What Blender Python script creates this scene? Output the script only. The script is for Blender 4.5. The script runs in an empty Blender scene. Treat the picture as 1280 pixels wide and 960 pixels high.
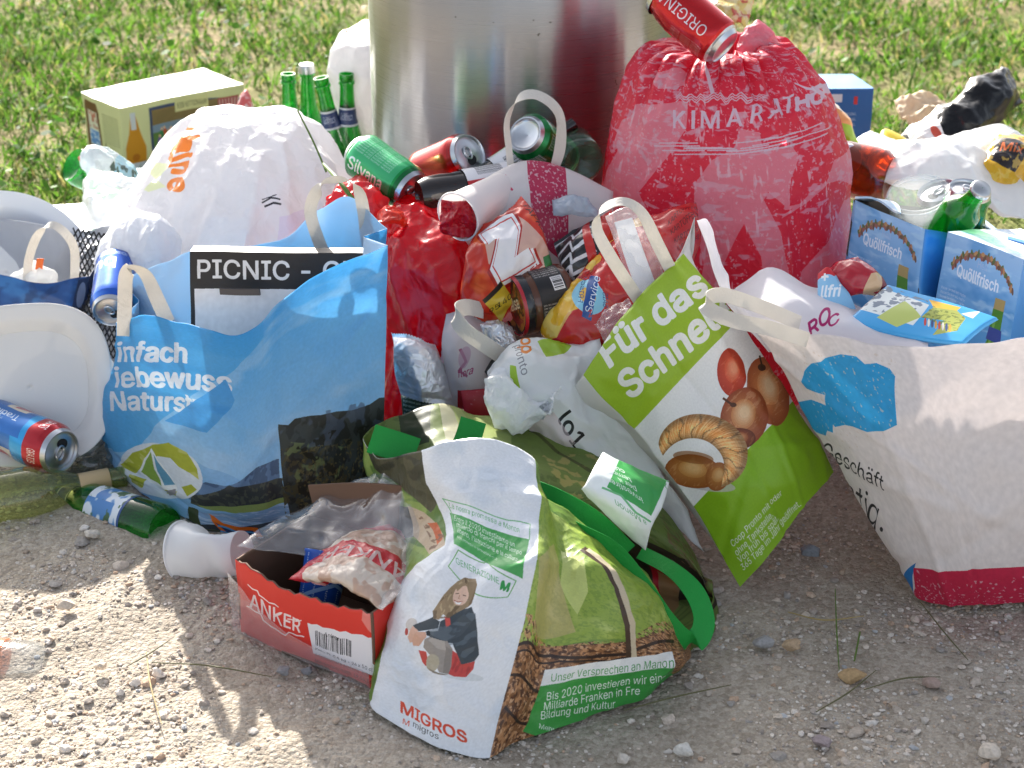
import bpy, math, random
import numpy as np
from mathutils import Matrix, Vector
R = math.radians
C = bpy.context.scene.collection
sc = bpy.context.scene
random.seed(7)
RNG = np.random.default_rng(11)

# ---------------------------------------------------------------- camera, sky, sun, exposure
CAM_H, PITCH, FPX = 1.12, R(25.5), 2200.0      # lens height, downward tilt, focal length in pixels of a 1280 wide frame
cam = bpy.data.cameras.new('camera')
cam_o = bpy.data.objects.new('camera', cam); C.objects.link(cam_o)
cam_o.location = (0, 0, CAM_H); cam_o.rotation_euler = (R(90) - PITCH, 0, 0)
cam.sensor_fit = 'HORIZONTAL'; cam.sensor_width = 36.0; cam.lens = 36.0 * FPX / 1280
cam.clip_start = 0.05; cam.clip_end = 500
cam.dof.use_dof = True; cam.dof.focus_distance = 2.08; cam.dof.aperture_fstop = 9.0
sc.camera = cam_o
SUN_EL, SUN_AZ = R(27.0), R(-18.5)              # behind the pile, a little to the left
w = bpy.data.worlds.new('World'); sc.world = w; w.use_nodes = True
sky = w.node_tree.nodes.new('ShaderNodeTexSky'); sky.sky_type = 'NISHITA'; sky.sun_disc = False
sky.sun_elevation = SUN_EL; sky.sun_rotation = SUN_AZ; sky.dust_density = 3.0; sky.ozone_density = 0.4; sky.air_density = 0.8
bg = w.node_tree.nodes['Background']; bg.inputs['Strength'].default_value = 0.13
hs = w.node_tree.nodes.new('ShaderNodeHueSaturation'); hs.inputs['Saturation'].default_value = 0.5
w.node_tree.links.new(sky.outputs[0], hs.inputs['Color']); w.node_tree.links.new(hs.outputs[0], bg.inputs[0])
sun = bpy.data.lights.new('sun', 'SUN'); sun.energy = 5.0; sun.angle = R(0.53); sun.color = (1.0, 0.95, 0.87)
sun_o = bpy.data.objects.new('sun', sun); C.objects.link(sun_o)
sdir = Vector((math.sin(SUN_AZ) * math.cos(SUN_EL), math.cos(SUN_AZ) * math.cos(SUN_EL), math.sin(SUN_EL)))
sun_o.rotation_euler = sdir.to_track_quat('Z', 'Y').to_euler(); sun_o.location = sdir * 20
sc.view_settings.view_transform = 'Standard'; sc.view_settings.look = 'None'
sc.view_settings.exposure = 1.3; sc.view_settings.gamma = 1.0
sc.cycles.max_bounces = 10; sc.cycles.transparent_max_bounces = 24; sc.cycles.diffuse_bounces = 5
sc.cycles.caustics_reflective = False; sc.cycles.caustics_refractive = False
sc.cycles.use_denoising = True

# ---------------------------------------------------------------- points measured in the photograph
CP, SP = math.cos(PITCH), math.sin(PITCH)
CAM = np.array([0, 0, CAM_H])
def _ray(px, py):
    dx, dy = (px - 640) / FPX, (480 - py) / FPX
    return np.array([dx, CP + dy * SP, -SP + dy * CP])
def PY(px, py, Y):                              # the point at distance Y from the lens plane's foot
    d = _ray(px, py); return CAM + d * (Y / d[1])
def PZ(px, py, z=0.0):                          # the point at height z
    d = _ray(px, py); return CAM + d * ((z - CAM_H) / d[2])
def proj(P):
    P = np.asarray(P, float) - CAM
    f = P[..., 1] * CP - P[..., 2] * SP; u = P[..., 1] * SP + P[..., 2] * CP
    return np.stack([640 + FPX * P[..., 0] / f, 480 - FPX * u / f], -1)
def G(rows):                                    # rows of (px, py, Y) -> control grid
    return np.array([[PY(*p) for p in r] for r in rows])

# ---------------------------------------------------------------- noise
_perm = np.random.default_rng(3).permutation(256); _perm = np.concatenate([_perm, _perm, _perm])
_grad = np.random.default_rng(4).normal(size=(256, 3)); _grad /= np.linalg.norm(_grad, axis=1)[:, None]
def noise3(P, seed=0):
    P = np.asarray(P, float) + seed * 17.31
    i = np.floor(P).astype(int); f = P - i; i &= 255; t = f * f * f * (f * (f * 6 - 15) + 10)
    out = 0
    for a in (0, 1):
        for b in (0, 1):
            for c in (0, 1):
                h = _perm[_perm[_perm[i[..., 0] + a] + i[..., 1] + b] + i[..., 2] + c]
                g = (_grad[h] * (f - np.array([a, b, c]))).sum(-1)
                wgt = (t[..., 0] if a else 1 - t[..., 0]) * (t[..., 1] if b else 1 - t[..., 1]) * (t[..., 2] if c else 1 - t[..., 2])
                out = out + wgt * g
    return out * 1.6
def crease(P, freq, seed=0, oct=3, sharp=1.0):  # folded, faceted paper and film: ridges with flat flanks
    s, a, tot = 0, 1.0, 0
    for k in range(oct):
        n = noise3(P * freq * 2 ** k, seed + k)
        s = s + a * (1 - 2 * np.abs(n) ** sharp * 1.7); tot += a; a *= 0.45
    return s / tot
def fbm2(h, wd, scale, seed=0, oct=4):
    y, x = np.mgrid[0:h, 0:wd]
    P = np.stack([x / wd * scale, y / wd * scale, np.zeros((h, wd)) + seed * 3.7], -1)
    s, a = 0, 1.0
    for k in range(oct):
        s = s + a * noise3(P * 2 ** k, seed + k); a *= 0.5
    return s

# ---------------------------------------------------------------- printed artwork
_txt = {}
try:
    import os
    FONT = bpy.data.fonts.load(os.path.join(bpy.utils.system_resource('DATAFILES', path='fonts'), 'Inter.woff2'))   # Blender's own interface font
except Exception:
    FONT = None
def glyphs(s):                                  # outlines of a line of text, one em high
    if s not in _txt:
        c = bpy.data.curves.new('t', 'FONT'); c.body = s
        if FONT: c.font = FONT
        o = bpy.data.objects.new('t', c); C.objects.link(o)
        dg = bpy.context.evaluated_depsgraph_get(); cu = o.to_curve(dg); out = []
        for sp in cu.splines:
            bp = sp.bezier_points; n = len(bp); pts = []
            for k in range(n):
                p0, p1, p2, p3 = (np.array(q[:2]) for q in (bp[k].co, bp[k].handle_right, bp[(k + 1) % n].handle_left, bp[(k + 1) % n].co))
                straight = abs(np.cross(p1 - p0, p3 - p0)) + abs(np.cross(p2 - p0, p3 - p0)) < 1e-6
                for t in ((0,) if straight else (0, .25, .5, .75)): pts.append(p0 * (1 - t) ** 3 + 3 * p1 * t * (1 - t) ** 2 + 3 * p2 * t * t * (1 - t) + p3 * t ** 3)
            if len(pts) > 2: out.append(np.array(pts))
        o.to_curve_clear(); bpy.data.objects.remove(o); bpy.data.curves.remove(c)
        if FONT and out:
            k = 1.0 if s == 'H' else 0.74 / np.ptp(np.concatenate(glyphs('H'))[:, 1]); out = [q * k for q in out]
        _txt[s] = out
    return _txt[s]
def srgb(h):
    return np.array([int(h[i:i + 2], 16) / 255 for i in (0, 2, 4)])
def col(c):
    return srgb(c) if isinstance(c, str) else np.array(c, float)
class Art:
    """A print: polygons, lettering and noise drawn on a panel. pts go through self.map to the panel's own u, v."""
    def __init__(s, wd, ht, bg, mp=None):
        s.w, s.h = wd, ht; s.a = np.ones((ht, wd, 3)) * col(bg); s.map = mp or (lambda p: np.asarray(p, float)); s.clip = None
    def _t(s, pts):
        return s.map(np.asarray(pts, float)) * np.array([s.w, s.h]) - 0.5
    def _mask(s, q):
        x0, y0 = np.floor(q.min(0)).astype(int); x1, y1 = np.ceil(q.max(0)).astype(int) + 1
        x0, y0, x1, y1 = max(x0, 0), max(y0, 0), min(x1, s.w), min(y1, s.h)
        if x1 <= x0 or y1 <= y0: return None
        Y, X = np.mgrid[y0:y1, x0:x1]; ins = np.zeros(X.shape, bool)
        for k in range(len(q)):
            (ax, ay), (bx, by) = q[k - 1], q[k]
            if ay == by: continue
            c = (ay > Y) != (by > Y)
            ins ^= c & (X < (bx - ax) * (Y - ay) / (by - ay) + ax)
        return (slice(y0, y1), slice(x0, x1)), ins
    def _put(s, r, m, c, al=1.0):
        v = s.a[r]; al = np.asarray(al) * m
        if s.clip is not None: al = al * s.clip[r]
        c = np.asarray(c); v += (c - v) * (al[..., None] if al.ndim else al)
    def poly(s, pts, c, al=1.0, dense=0):
        pts = np.asarray(pts, float)
        if dense:
            pts = np.concatenate([pts[k - 1] + (pts[k] - pts[k - 1]) * np.linspace(0, 1, dense, endpoint=False)[:, None] for k in range(len(pts))])
        r = s._mask(s._t(pts))
        if r: s._put(r[0], r[1].astype(float), col(c), al)
    def mask_of(s, pts):
        m = np.zeros((s.h, s.w)); r = s._mask(s._t(pts))
        if r: m[r[0]] = r[1]
        return m
    def tex(s, pts, c, scale=20, thr=0.0, seed=0, al=1.0, soft=0.15, stretch=(1, 1)):   # blotches of colour inside an outline
        r = s._mask(s._t(pts))
        if not r: return
        y, x = np.mgrid[r[0][0].start:r[0][0].stop, r[0][1].start:r[0][1].stop]
        P = np.stack([x / s.w * scale * stretch[0], y / s.w * scale * stretch[1], np.zeros(x.shape) + seed], -1)
        n = noise3(P, seed) + 0.5 * noise3(P * 2, seed + 1) + 0.25 * noise3(P * 4, seed + 2)
        s._put(r[0], r[1].astype(float), col(c), np.clip((n - thr) / soft, 0, 1) * al)
    def grad(s, pts, c0, c1, p0, p1, al=1.0):
        r = s._mask(s._t(pts))
        if not r: return
        q = s._t([p0, p1]); d = q[1] - q[0]
        y, x = np.mgrid[r[0][0].start:r[0][0].stop, r[0][1].start:r[0][1].stop]
        t = np.clip(((x - q[0][0]) * d[0] + (y - q[0][1]) * d[1]) / (d @ d), 0, 1)[..., None]
        s._put(r[0], r[1].astype(float), col(c0) * (1 - t) + col(c1) * t, al)
    def ell(s, cx, cy, rx, ry, c, ang=0, al=1.0, n=28):
        t = np.linspace(0, 2 * np.pi, n, endpoint=False); ca, sa = math.cos(R(ang)), math.sin(R(ang))
        x, y = rx * np.cos(t), ry * np.sin(t)
        s.poly(np.stack([cx + x * ca - y * sa, cy + x * sa + y * ca], -1), c, al)
    def line(s, pts, wd, c, al=1.0):
        pts = np.asarray(pts, float)
        for a, b in zip(pts[:-1], pts[1:]):
            d = b - a; L = np.hypot(*d)
            if L == 0: continue
            n = np.array([-d[1], d[0]]) / L * wd / 2; e = d / L * wd * 0.3
            s.poly([a + n - e, b + n + e, b - n + e, a - n - e], c, al)
    def text(s, t, p, ex, ey, c, bold=0.0, al=1.0, arc=None):   # p: start of the base line; ex, ey: one em along and up
        out = glyphs(t)
        if not out: return
        p, ex, ey = np.array(p, float), np.array(ex, float), np.array(ey, float); n = np.cumsum([0] + [len(q) for q in out])
        V = np.concatenate(out); Q = p + V[:, :1] * ex + V[:, 1:] * ey
        if arc is not None: Q = Q + (arc(V[:, 0]))[:, None] * ey
        Q = s._t(Q); lo = np.maximum(np.floor(Q.min(0)).astype(int) - 12, 0); hi = np.minimum(np.ceil(Q.max(0)).astype(int) + 13, [s.w, s.h])
        if (hi <= lo).any() or np.prod(hi - lo) > 6e6: return
        W = np.zeros((hi[1] - lo[1], hi[0] - lo[0]), np.int16)
        for k in range(len(out)):
            q = Q[n[k]:n[k + 1]] - lo; x0, y0 = np.maximum(np.floor(q.min(0)).astype(int), 0); x1, y1 = np.minimum(np.ceil(q.max(0)).astype(int) + 1, W.shape[::-1])
            if x1 <= x0 or y1 <= y0: continue
            A_, B_ = np.roll(q, 1, 0)[:, :, None, None], q[:, :, None, None]; X, Y = np.arange(x0, x1)[None, None, :], np.arange(y0, y1)[None, :, None]
            up = (A_[:, 1] <= Y) & (B_[:, 1] > Y); dn = (A_[:, 1] > Y) & (B_[:, 1] <= Y); dy = B_[:, 1] - A_[:, 1]; dy = np.where(np.abs(dy) < 1e-9, 1e-9, dy)
            lf = X < A_[:, 0] + (Y - A_[:, 1]) * (B_[:, 0] - A_[:, 0]) / dy
            W[y0:y1, x0:x1] += ((up & lf).sum(0) - (dn & lf).sum(0)).astype(np.int16)
        m = W != 0
        if bold:                                # heavier strokes: grow the shape
            r = bold * .55 * min(np.hypot(*(s._t([p + ex, p])[0] - s._t([p])[0])), 400); k = int(round(min(r, 11)))
            g = m.copy()
            for dx in range(-k, k + 1):
                for dy in range(-k, k + 1):
                    if dx * dx + dy * dy <= (r + .3) ** 2 and (dx or dy):
                        g[max(dy, 0):m.shape[0] + min(dy, 0), max(dx, 0):m.shape[1] + min(dx, 0)] |= m[max(-dy, 0):m.shape[0] + min(-dy, 0), max(-dx, 0):m.shape[1] + min(-dx, 0)]
            m = g
        s._put((slice(lo[1], hi[1]), slice(lo[0], hi[0])), m.astype(float), col(c), al)
    def fit(s, t, p0, p1, up, c, bold=0.0):     # a line of text stretched between two points
        p0, p1 = np.array(p0, float), np.array(p1, float); V = np.concatenate(glyphs(t)); k = (p1 - p0) / V[:, 0].max()
        s.text(t, p0, k, up, c, bold)
    def bars(s, p, ex, ey, n, c, seed=1):       # a barcode
        r = random.Random(seed); p, ex, ey = np.array(p, float), np.array(ex, float), np.array(ey, float); t = 0
        while t < 1:
            b = r.choice((.012, .02, .03)); s.poly([p + ex * t, p + ex * (t + b), p + ex * (t + b) + ey, p + ex * t + ey], c); t += b + r.choice((.014, .02, .035))
    def grain(s, amt, scale=60, seed=0):
        s.a *= 1 + amt * fbm2(s.h, s.w, scale, seed, 2)[..., None]
    def scuff(s, c, scale=40, thr=0.35, al=0.7, seed=0, pts=None):
        s.tex(pts if pts is not None else _full(s), c, scale, thr, seed, al)
    def image(s, name):
        im = bpy.data.images.new(name, s.w, s.h); px = np.ones((s.h, s.w, 4), np.float32)
        px[..., :3] = np.clip(s.a, 0, 1); im.pixels.foreach_set(px.ravel()); im.update(); im.pack(); return im
def _full(s):
    return _Uv([(0, 0), (1, 0), (1, 1), (0, 1)])
class _Uv(list):
    pass
_old_t = Art._t
Art._t = lambda s, pts: (np.asarray(list(pts), float) * np.array([s.w, s.h]) - 0.5) if isinstance(pts, _Uv) else _old_t(s, pts)
def panel_map(V, uv):                           # photograph measure -> u, v of the panel it was measured on
    g = proj(V); h, wd = g.shape[:2]
    def f(p):
        p = np.asarray(p, float); d = ((g.reshape(-1, 1, 2) - p[None]) ** 2).sum(-1); k = d.argmin(0)
        fi, fj = (k // wd).astype(float), (k % wd).astype(float)
        for it in range(6):
            i = np.clip(np.floor(fi).astype(int), 0, h - 2); j = np.clip(np.floor(fj).astype(int), 0, wd - 2); a, b = (fi - i)[:, None], (fj - j)[:, None]
            p00, p01, p10, p11 = g[i, j], g[i, j + 1], g[i + 1, j], g[i + 1, j + 1]
            r = p - (p00 * (1 - a) * (1 - b) + p01 * (1 - a) * b + p10 * a * (1 - b) + p11 * a * b)
            dv = (p10 - p00) * (1 - b) + (p11 - p01) * b; du = (p01 - p00) * (1 - a) + (p11 - p10) * a
            det = du[:, 0] * dv[:, 1] - du[:, 1] * dv[:, 0]; det = np.where(np.abs(det) < 1e-6, 1e-6, det)
            fj = np.clip(fj + np.clip((r[:, 0] * dv[:, 1] - r[:, 1] * dv[:, 0]) / det, -2, 2), -1.5, wd + .5); fi = np.clip(fi + np.clip((du[:, 0] * r[:, 1] - du[:, 1] * r[:, 0]) / det, -2, 2), -1.5, h + .5)
        i = np.clip(np.floor(fi).astype(int), 0, h - 2); j = np.clip(np.floor(fj).astype(int), 0, wd - 2)
        return uv[i, j] + (fj - j)[:, None] * (uv[i, j + 1] - uv[i, j]) + (fi - i)[:, None] * (uv[i + 1, j] - uv[i, j])
    return f

# ---------------------------------------------------------------- materials
def lin(c):
    c = col(c); return tuple(np.where(c <= 0.04045, c / 12.92, ((c + 0.055) / 1.055) ** 2.4)) + (1.0,)
_mats = {}
def mat(name, base='ffffff', img=None, rough=0.5, trans=0.0, metal=0.0, spec=0.5, bump=None, var=0.0, varscale=8.0, coat=0.0, wear=None, tint=1.0, aniso=0.0):
    """Procedural surface: base colour or print, mottling, bump of several sizes, thin translucency, worn specks."""
    m = bpy.data.materials.new(name); m.use_nodes = True; nt = m.node_tree; N, L = nt.nodes, nt.links
    b = N['Principled BSDF']; out = N['Material Output']
    tc = N.new('ShaderNodeTexCoord')
    if img is not None:
        t = N.new('ShaderNodeTexImage'); t.image = img; t.extension = 'EXTEND'; L.new(tc.outputs['UV'], t.inputs[0]); cs = t.outputs[0]
    else:
        rgb = N.new('ShaderNodeRGB'); rgb.outputs[0].default_value = lin(base); cs = rgb.outputs[0]
    if var:
        nz = N.new('ShaderNodeTexNoise'); nz.inputs['Scale'].default_value = varscale; nz.inputs['Detail'].default_value = 5; L.new(tc.outputs['Object'], nz.inputs[0])
        mr = N.new('ShaderNodeMapRange'); mr.inputs[1].default_value = 0.25; mr.inputs[2].default_value = 0.75
        mr.inputs[3].default_value = 1 - var; mr.inputs[4].default_value = 1 + var * 0.4; L.new(nz.outputs[0], mr.inputs[0])
        mx = N.new('ShaderNodeVectorMath'); mx.operation = 'SCALE'; L.new(cs, mx.inputs[0]); L.new(mr.outputs[0], mx.inputs['Scale']); cs = mx.outputs[0]
    if wear:
        wc, wscale, wthr, wamt = wear
        nz = N.new('ShaderNodeTexNoise'); nz.inputs['Scale'].default_value = wscale; nz.inputs['Detail'].default_value = 8; nz.inputs['Roughness'].default_value = 0.75; L.new(tc.outputs['Object'], nz.inputs[0])
        mr = N.new('ShaderNodeMapRange'); mr.inputs[1].default_value = wthr; mr.inputs[2].default_value = wthr + 0.06; mr.inputs[4].default_value = wamt; L.new(nz.outputs[0], mr.inputs[0])
        mx = N.new('ShaderNodeMix'); mx.data_type = 'RGBA'; L.new(mr.outputs[0], mx.inputs[0]); L.new(cs, mx.inputs[6]); mx.inputs[7].default_value = lin(wc); cs = mx.outputs[2]
    L.new(cs, b.inputs['Base Color'])
    b.inputs['Roughness'].default_value = rough; b.inputs['Metallic'].default_value = metal; b.inputs['Specular IOR Level'].default_value = spec
    b.inputs['Coat Weight'].default_value = coat; b.inputs['Coat Roughness'].default_value = 0.08; b.inputs['Anisotropic'].default_value = aniso
    nrm = None
    for k, (kind, scale, strength) in enumerate(bump or []):
        if kind == 'noise':
            nz = N.new('ShaderNodeTexNoise'); nz.inputs['Scale'].default_value = scale; nz.inputs['Detail'].default_value = 6; L.new(tc.outputs['Object'], nz.inputs[0]); h = nz.outputs[0]
        elif kind == 'crumple':
            w_ = N.new('ShaderNodeTexNoise'); w_.inputs['Scale'].default_value = scale * 0.6; L.new(tc.outputs['Object'], w_.inputs[0])
            ad = N.new('ShaderNodeVectorMath'); ad.operation = 'MULTIPLY_ADD'; ad.inputs[1].default_value = (.25, .25, .25); L.new(w_.outputs[1], ad.inputs[0]); L.new(tc.outputs['Object'], ad.inputs[2])
            v = N.new('ShaderNodeTexVoronoi'); v.feature = 'F1'; v.distance = 'EUCLIDEAN'; v.inputs['Scale'].default_value = scale; L.new(ad.outputs[0], v.inputs[0]); h = v.outputs[0]
        elif kind == 'weave':
            wv = N.new('ShaderNodeTexChecker'); wv.inputs['Scale'].default_value = scale; L.new(tc.outputs['UV'], wv.inputs[0]); h = wv.outputs[1]
        bp = N.new('ShaderNodeBump'); bp.inputs['Strength'].default_value = strength; bp.inputs['Distance'].default_value = 0.004
        L.new(h, bp.inputs['Height'])
        if nrm: L.new(nrm, bp.inputs['Normal'])
        nrm = bp.outputs[0]
    if nrm: L.new(nrm, b.inputs['Normal'])
    if trans:
        tr = N.new('ShaderNodeBsdfTranslucent'); L.new(cs, tr.inputs[0])
        if nrm: L.new(nrm, tr.inputs['Normal'])
        mx = N.new('ShaderNodeMixShader'); mx.inputs[0].default_value = trans; L.new(b.outputs[0], mx.inputs[1]); L.new(tr.outputs[0], mx.inputs[2]); L.new(mx.outputs[0], out.inputs[0])
    return m
def film(name, c='ffffff', clear=0.75, rough=0.12, milky=0.1, bump=None, ior=1.5):
    """Thin clear film or bottle wall: transmits tinted light, reflects by Fresnel, a little milky."""
    m = bpy.data.materials.new(name); m.use_nodes = True; nt = m.node_tree; N, L = nt.nodes, nt.links
    N.remove(N['Principled BSDF']); out = N['Material Output']
    t = N.new('ShaderNodeBsdfTransparent'); t.inputs[0].default_value = lin(c)
    g = N.new('ShaderNodeBsdfGlossy'); g.inputs['Roughness'].default_value = rough; g.inputs[0].default_value = (1, 1, 1, 1)
    d = N.new('ShaderNodeBsdfDiffuse'); d.inputs[0].default_value = lin(c); tl = N.new('ShaderNodeBsdfTranslucent'); tl.inputs[0].default_value = lin(c)
    md = N.new('ShaderNodeMixShader'); md.inputs[0].default_value = 0.5; L.new(d.outputs[0], md.inputs[1]); L.new(tl.outputs[0], md.inputs[2])
    m1 = N.new('ShaderNodeMixShader'); m1.inputs[0].default_value = milky; L.new(t.outputs[0], m1.inputs[1]); L.new(md.outputs[0], m1.inputs[2])
    fr = N.new('ShaderNodeLayerWeight'); fr.inputs[0].default_value = 0.5
    pw = N.new('ShaderNodeMath'); pw.operation = 'POWER'; pw.inputs[1].default_value = 4.0; L.new(fr.outputs['Facing'], pw.inputs[0])
    ma = N.new('ShaderNodeMath'); ma.operation = 'MULTIPLY_ADD'; ma.inputs[1].default_value = 0.75; ma.inputs[2].default_value = 0.045; L.new(pw.outputs[0], ma.inputs[0])
    m2 = N.new('ShaderNodeMixShader'); L.new(ma.outputs[0], m2.inputs[0]); L.new(m1.outputs[0], m2.inputs[1]); L.new(g.outputs[0], m2.inputs[2]); L.new(m2.outputs[0], out.inputs[0])
    if bump:
        tc = N.new('ShaderNodeTexCoord'); nz = N.new('ShaderNodeTexNoise'); nz.inputs['Scale'].default_value = bump[0]; nz.inputs['Detail'].default_value = 4; nz.inputs['Distortion'].default_value = 1.5; L.new(tc.outputs['Object'], nz.inputs[0])
        bp = N.new('ShaderNodeBump'); bp.inputs['Strength'].default_value = bump[1]; bp.inputs['Distance'].default_value = 0.004; L.new(nz.outputs[0], bp.inputs['Height'])
        for q in (g, d, fr): L.new(bp.outputs[0], q.inputs['Normal'])
    return m

# ---------------------------------------------------------------- objects
ORG = {}
def tag(o, label=None, cat=None, group=None, kind=None):
    if label: o['label'] = label
    if cat: o['category'] = cat
    if group: o['group'] = group
    if kind: o['kind'] = kind
    return o
def thing(name, label, cat, loc, group=None):
    o = bpy.data.objects.new(name, None); C.objects.link(o); o.empty_display_size = 0.03; o.location = loc
    ORG[o.name] = np.array(loc, float); return tag(o, label, cat, group)
def build(name, V, F, mats, parent=None, mi=None, uv=None, smooth=True, loc=None, vcol=None, label=None, sharp=55):
    """One mesh object from world-space vertices. F: list/array of faces; uv: per vertex; mi: material index per face."""
    V = np.asarray(V, float).reshape(-1, 3)
    org = ORG[parent.name] if parent else (np.array(loc, float) if loc is not None else np.array([*V[:, :2].mean(0), V[:, 2].min()]))
    me = bpy.data.meshes.new(name); me.from_pydata((V - org).tolist(), [], F.tolist() if isinstance(F, np.ndarray) else F); 
    for m in (mats if isinstance(mats, (list, tuple)) else [mats]): me.materials.append(m)
    if mi is not None: me.polygons.foreach_set('material_index', np.asarray(mi, np.int32))
    if uv is not None:
        l = me.uv_layers.new(name='UVMap'); vi = np.zeros(len(me.loops), np.int32); me.loops.foreach_get('vertex_index', vi)
        l.data.foreach_set('uv', np.asarray(uv, np.float32).reshape(-1, 2)[vi].ravel())
    if vcol is not None:
        a = me.color_attributes.new('tint', 'FLOAT_COLOR', 'POINT'); a.data.foreach_set('color', np.concatenate([vcol, np.ones((len(vcol), 1))], 1).astype(np.float32).ravel())
    if smooth: me.polygons.foreach_set('use_smooth', np.ones(len(me.polygons), bool))
    me.update()
    if smooth and sharp: me.set_sharp_from_angle(angle=R(sharp))
    o = bpy.data.objects.new(name, me); C.objects.link(o)
    if parent: o.parent = parent
    else: o.location = org
    ORG[o.name] = org
    if label: o['label'] = label
    return o
def cr(P, n, axis=0, loop=False):               # Catmull-Rom along one axis
    P = np.moveaxis(np.asarray(P, float), axis, 0); k = len(P)
    if loop: Q = np.concatenate([P[-1:], P, P[:2]]); m = k
    else: Q = np.concatenate([2 * P[:1] - P[1:2], P, 2 * P[-1:] - P[-2:-1]]); m = k - 1
    t = np.linspace(0, m, n, endpoint=not loop); i = np.minimum(t.astype(int), m - 1); f = (t - i).reshape((-1,) + (1,) * (P.ndim - 1))
    a, b, c, d = Q[i], Q[i + 1], Q[i + 2], Q[i + 3]
    out = 0.5 * (2 * b + (c - a) * f + (2 * a - 5 * b + 4 * c - d) * f ** 2 + (3 * b - a - 3 * c + d) * f ** 3)
    return np.moveaxis(out, 0, axis)
def dense(ctrl, nu, nv):
    return cr(cr(ctrl, nv, 0), nu, 1)
def uvgrid(nv, nu):                             # row 0 is the top: v = 1
    v, u = np.mgrid[0:nv, 0:nu]; return np.stack([u / (nu - 1), 1 - v / (nv - 1)], -1)
def qfaces(nv, nu, off=0, loop=False, flip=False):
    i, j = np.mgrid[0:nv - 1, 0:(nu if loop else nu - 1)]; j2 = (j + 1) % nu
    f = np.stack([i * nu + j, (i + 1) * nu + j, (i + 1) * nu + j2, i * nu + j2], -1).reshape(-1, 4) + off
    return f[:, ::-1] if flip else f
def normals(V):
    du = np.gradient(V, axis=1); dv = np.gradient(V, axis=0); n = np.cross(dv, du); return n / (np.linalg.norm(n, axis=-1, keepdims=True) + 1e-12)
def solid(o, t, off=1.0, moff=0, rim=0):
    m = o.modifiers.new('thickness', 'SOLIDIFY'); m.thickness = t; m.offset = off; m.material_offset = moff; m.material_offset_rim = rim; m.use_even_offset = False; return m
def crumple(V, amp, freq, seed=0, n=None, oct=3, fade=None, ani=(1, 1, 1)):
    n = normals(V) if n is None else n; W = V * np.array(ani)
    d = crease(W, freq, seed, oct) * amp + noise3(V * freq * 0.35, seed + 9) * amp * 1.2
    if fade is not None: d = d * fade
    return V + n * d[..., None]
def open_bag(name, front, back, mats, parent, nu=90, nv=90, ns=14, amp=0.004, freq=9, seed=0, gusset=0.0, thick=0.0006, label=None, rimwave=0.0, folds=()):
    """Carrier bag standing open: printed front sheet, back sheet, two gusseted sides, a bottom. mats: [print, plain, inside, inside]."""
    Vf, Vb = dense(front, nu, nv), dense(back, nu, nv)
    nf = normals(Vf); Vf = crumple(Vf, amp, freq, seed, nf); Vb = crumple(Vb, amp, freq, seed + 5, normals(Vb))
    u_, v_ = np.meshgrid(np.linspace(0, 1, nu), np.linspace(0, 1, nv))
    for (fu, fv, f0, dep) in folds:             # pressed fold lines: fu*u + fv*v = f0
        s_ = np.abs(fu * u_ + fv * v_ - f0 + .006 * noise3(Vf * 15, 2)); Vf = Vf + nf * (dep * np.maximum(0, 1 - s_ / .035))[..., None]
    if rimwave:
        k = np.linspace(0, 1, nv)[:, None] ** 0.5
        for Q in (Vf, Vb): Q[..., 2] += (1 - k) ** 3 * rimwave * noise3(Q * 22, seed + 3)
    def side(a, b, s):
        t = np.linspace(0, 1, ns + 2)[1:-1]; S = a[:, None] * (1 - t)[None, :, None] + b[:, None] * t[None, :, None]
        S = S + np.array([s, 0, 0]) * (gusset * (1 - np.abs(2 * t - 1)))[None, :, None]; return S
    Sl, Sr = side(Vb[:, 0], Vf[:, 0], 1), side(Vf[:, -1], Vb[:, -1], -1)
    ring = np.concatenate([Vf, Sr, Vb[:, ::-1], Sl], 1); K = ring.shape[1]
    F = qfaces(nv, K, loop=True); col_ = np.tile(np.arange(K), nv - 1); mi = np.where(col_ < nu - 1, 0, 1)
    uv = np.zeros((nv, K, 2)); uv[:, :nu] = uvgrid(nv, nu); uv[:, nu:, 0] = 1
    V = ring.reshape(-1, 3); uvf = uv.reshape(-1, 2)
    c = ring[-1].mean(0); V = np.concatenate([V, [c]]); uvf = np.concatenate([uvf, [[.5, 0]]]); ci = len(V) - 1; b0 = (nv - 1) * K
    tri = [(b0 + k, ci, b0 + (k + 1) % K) for k in range(K)]
    o = build(name, V, F.tolist() + tri, mats, parent, np.concatenate([mi, np.ones(K, int)]), uvf, label=label)
    solid(o, thick, -1.0, 2, 2); return o, Vf, nf
def front_map(front, nu=60, nv=60):
    return panel_map(dense(front, nu, nv), uvgrid(nv, nu))
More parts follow.
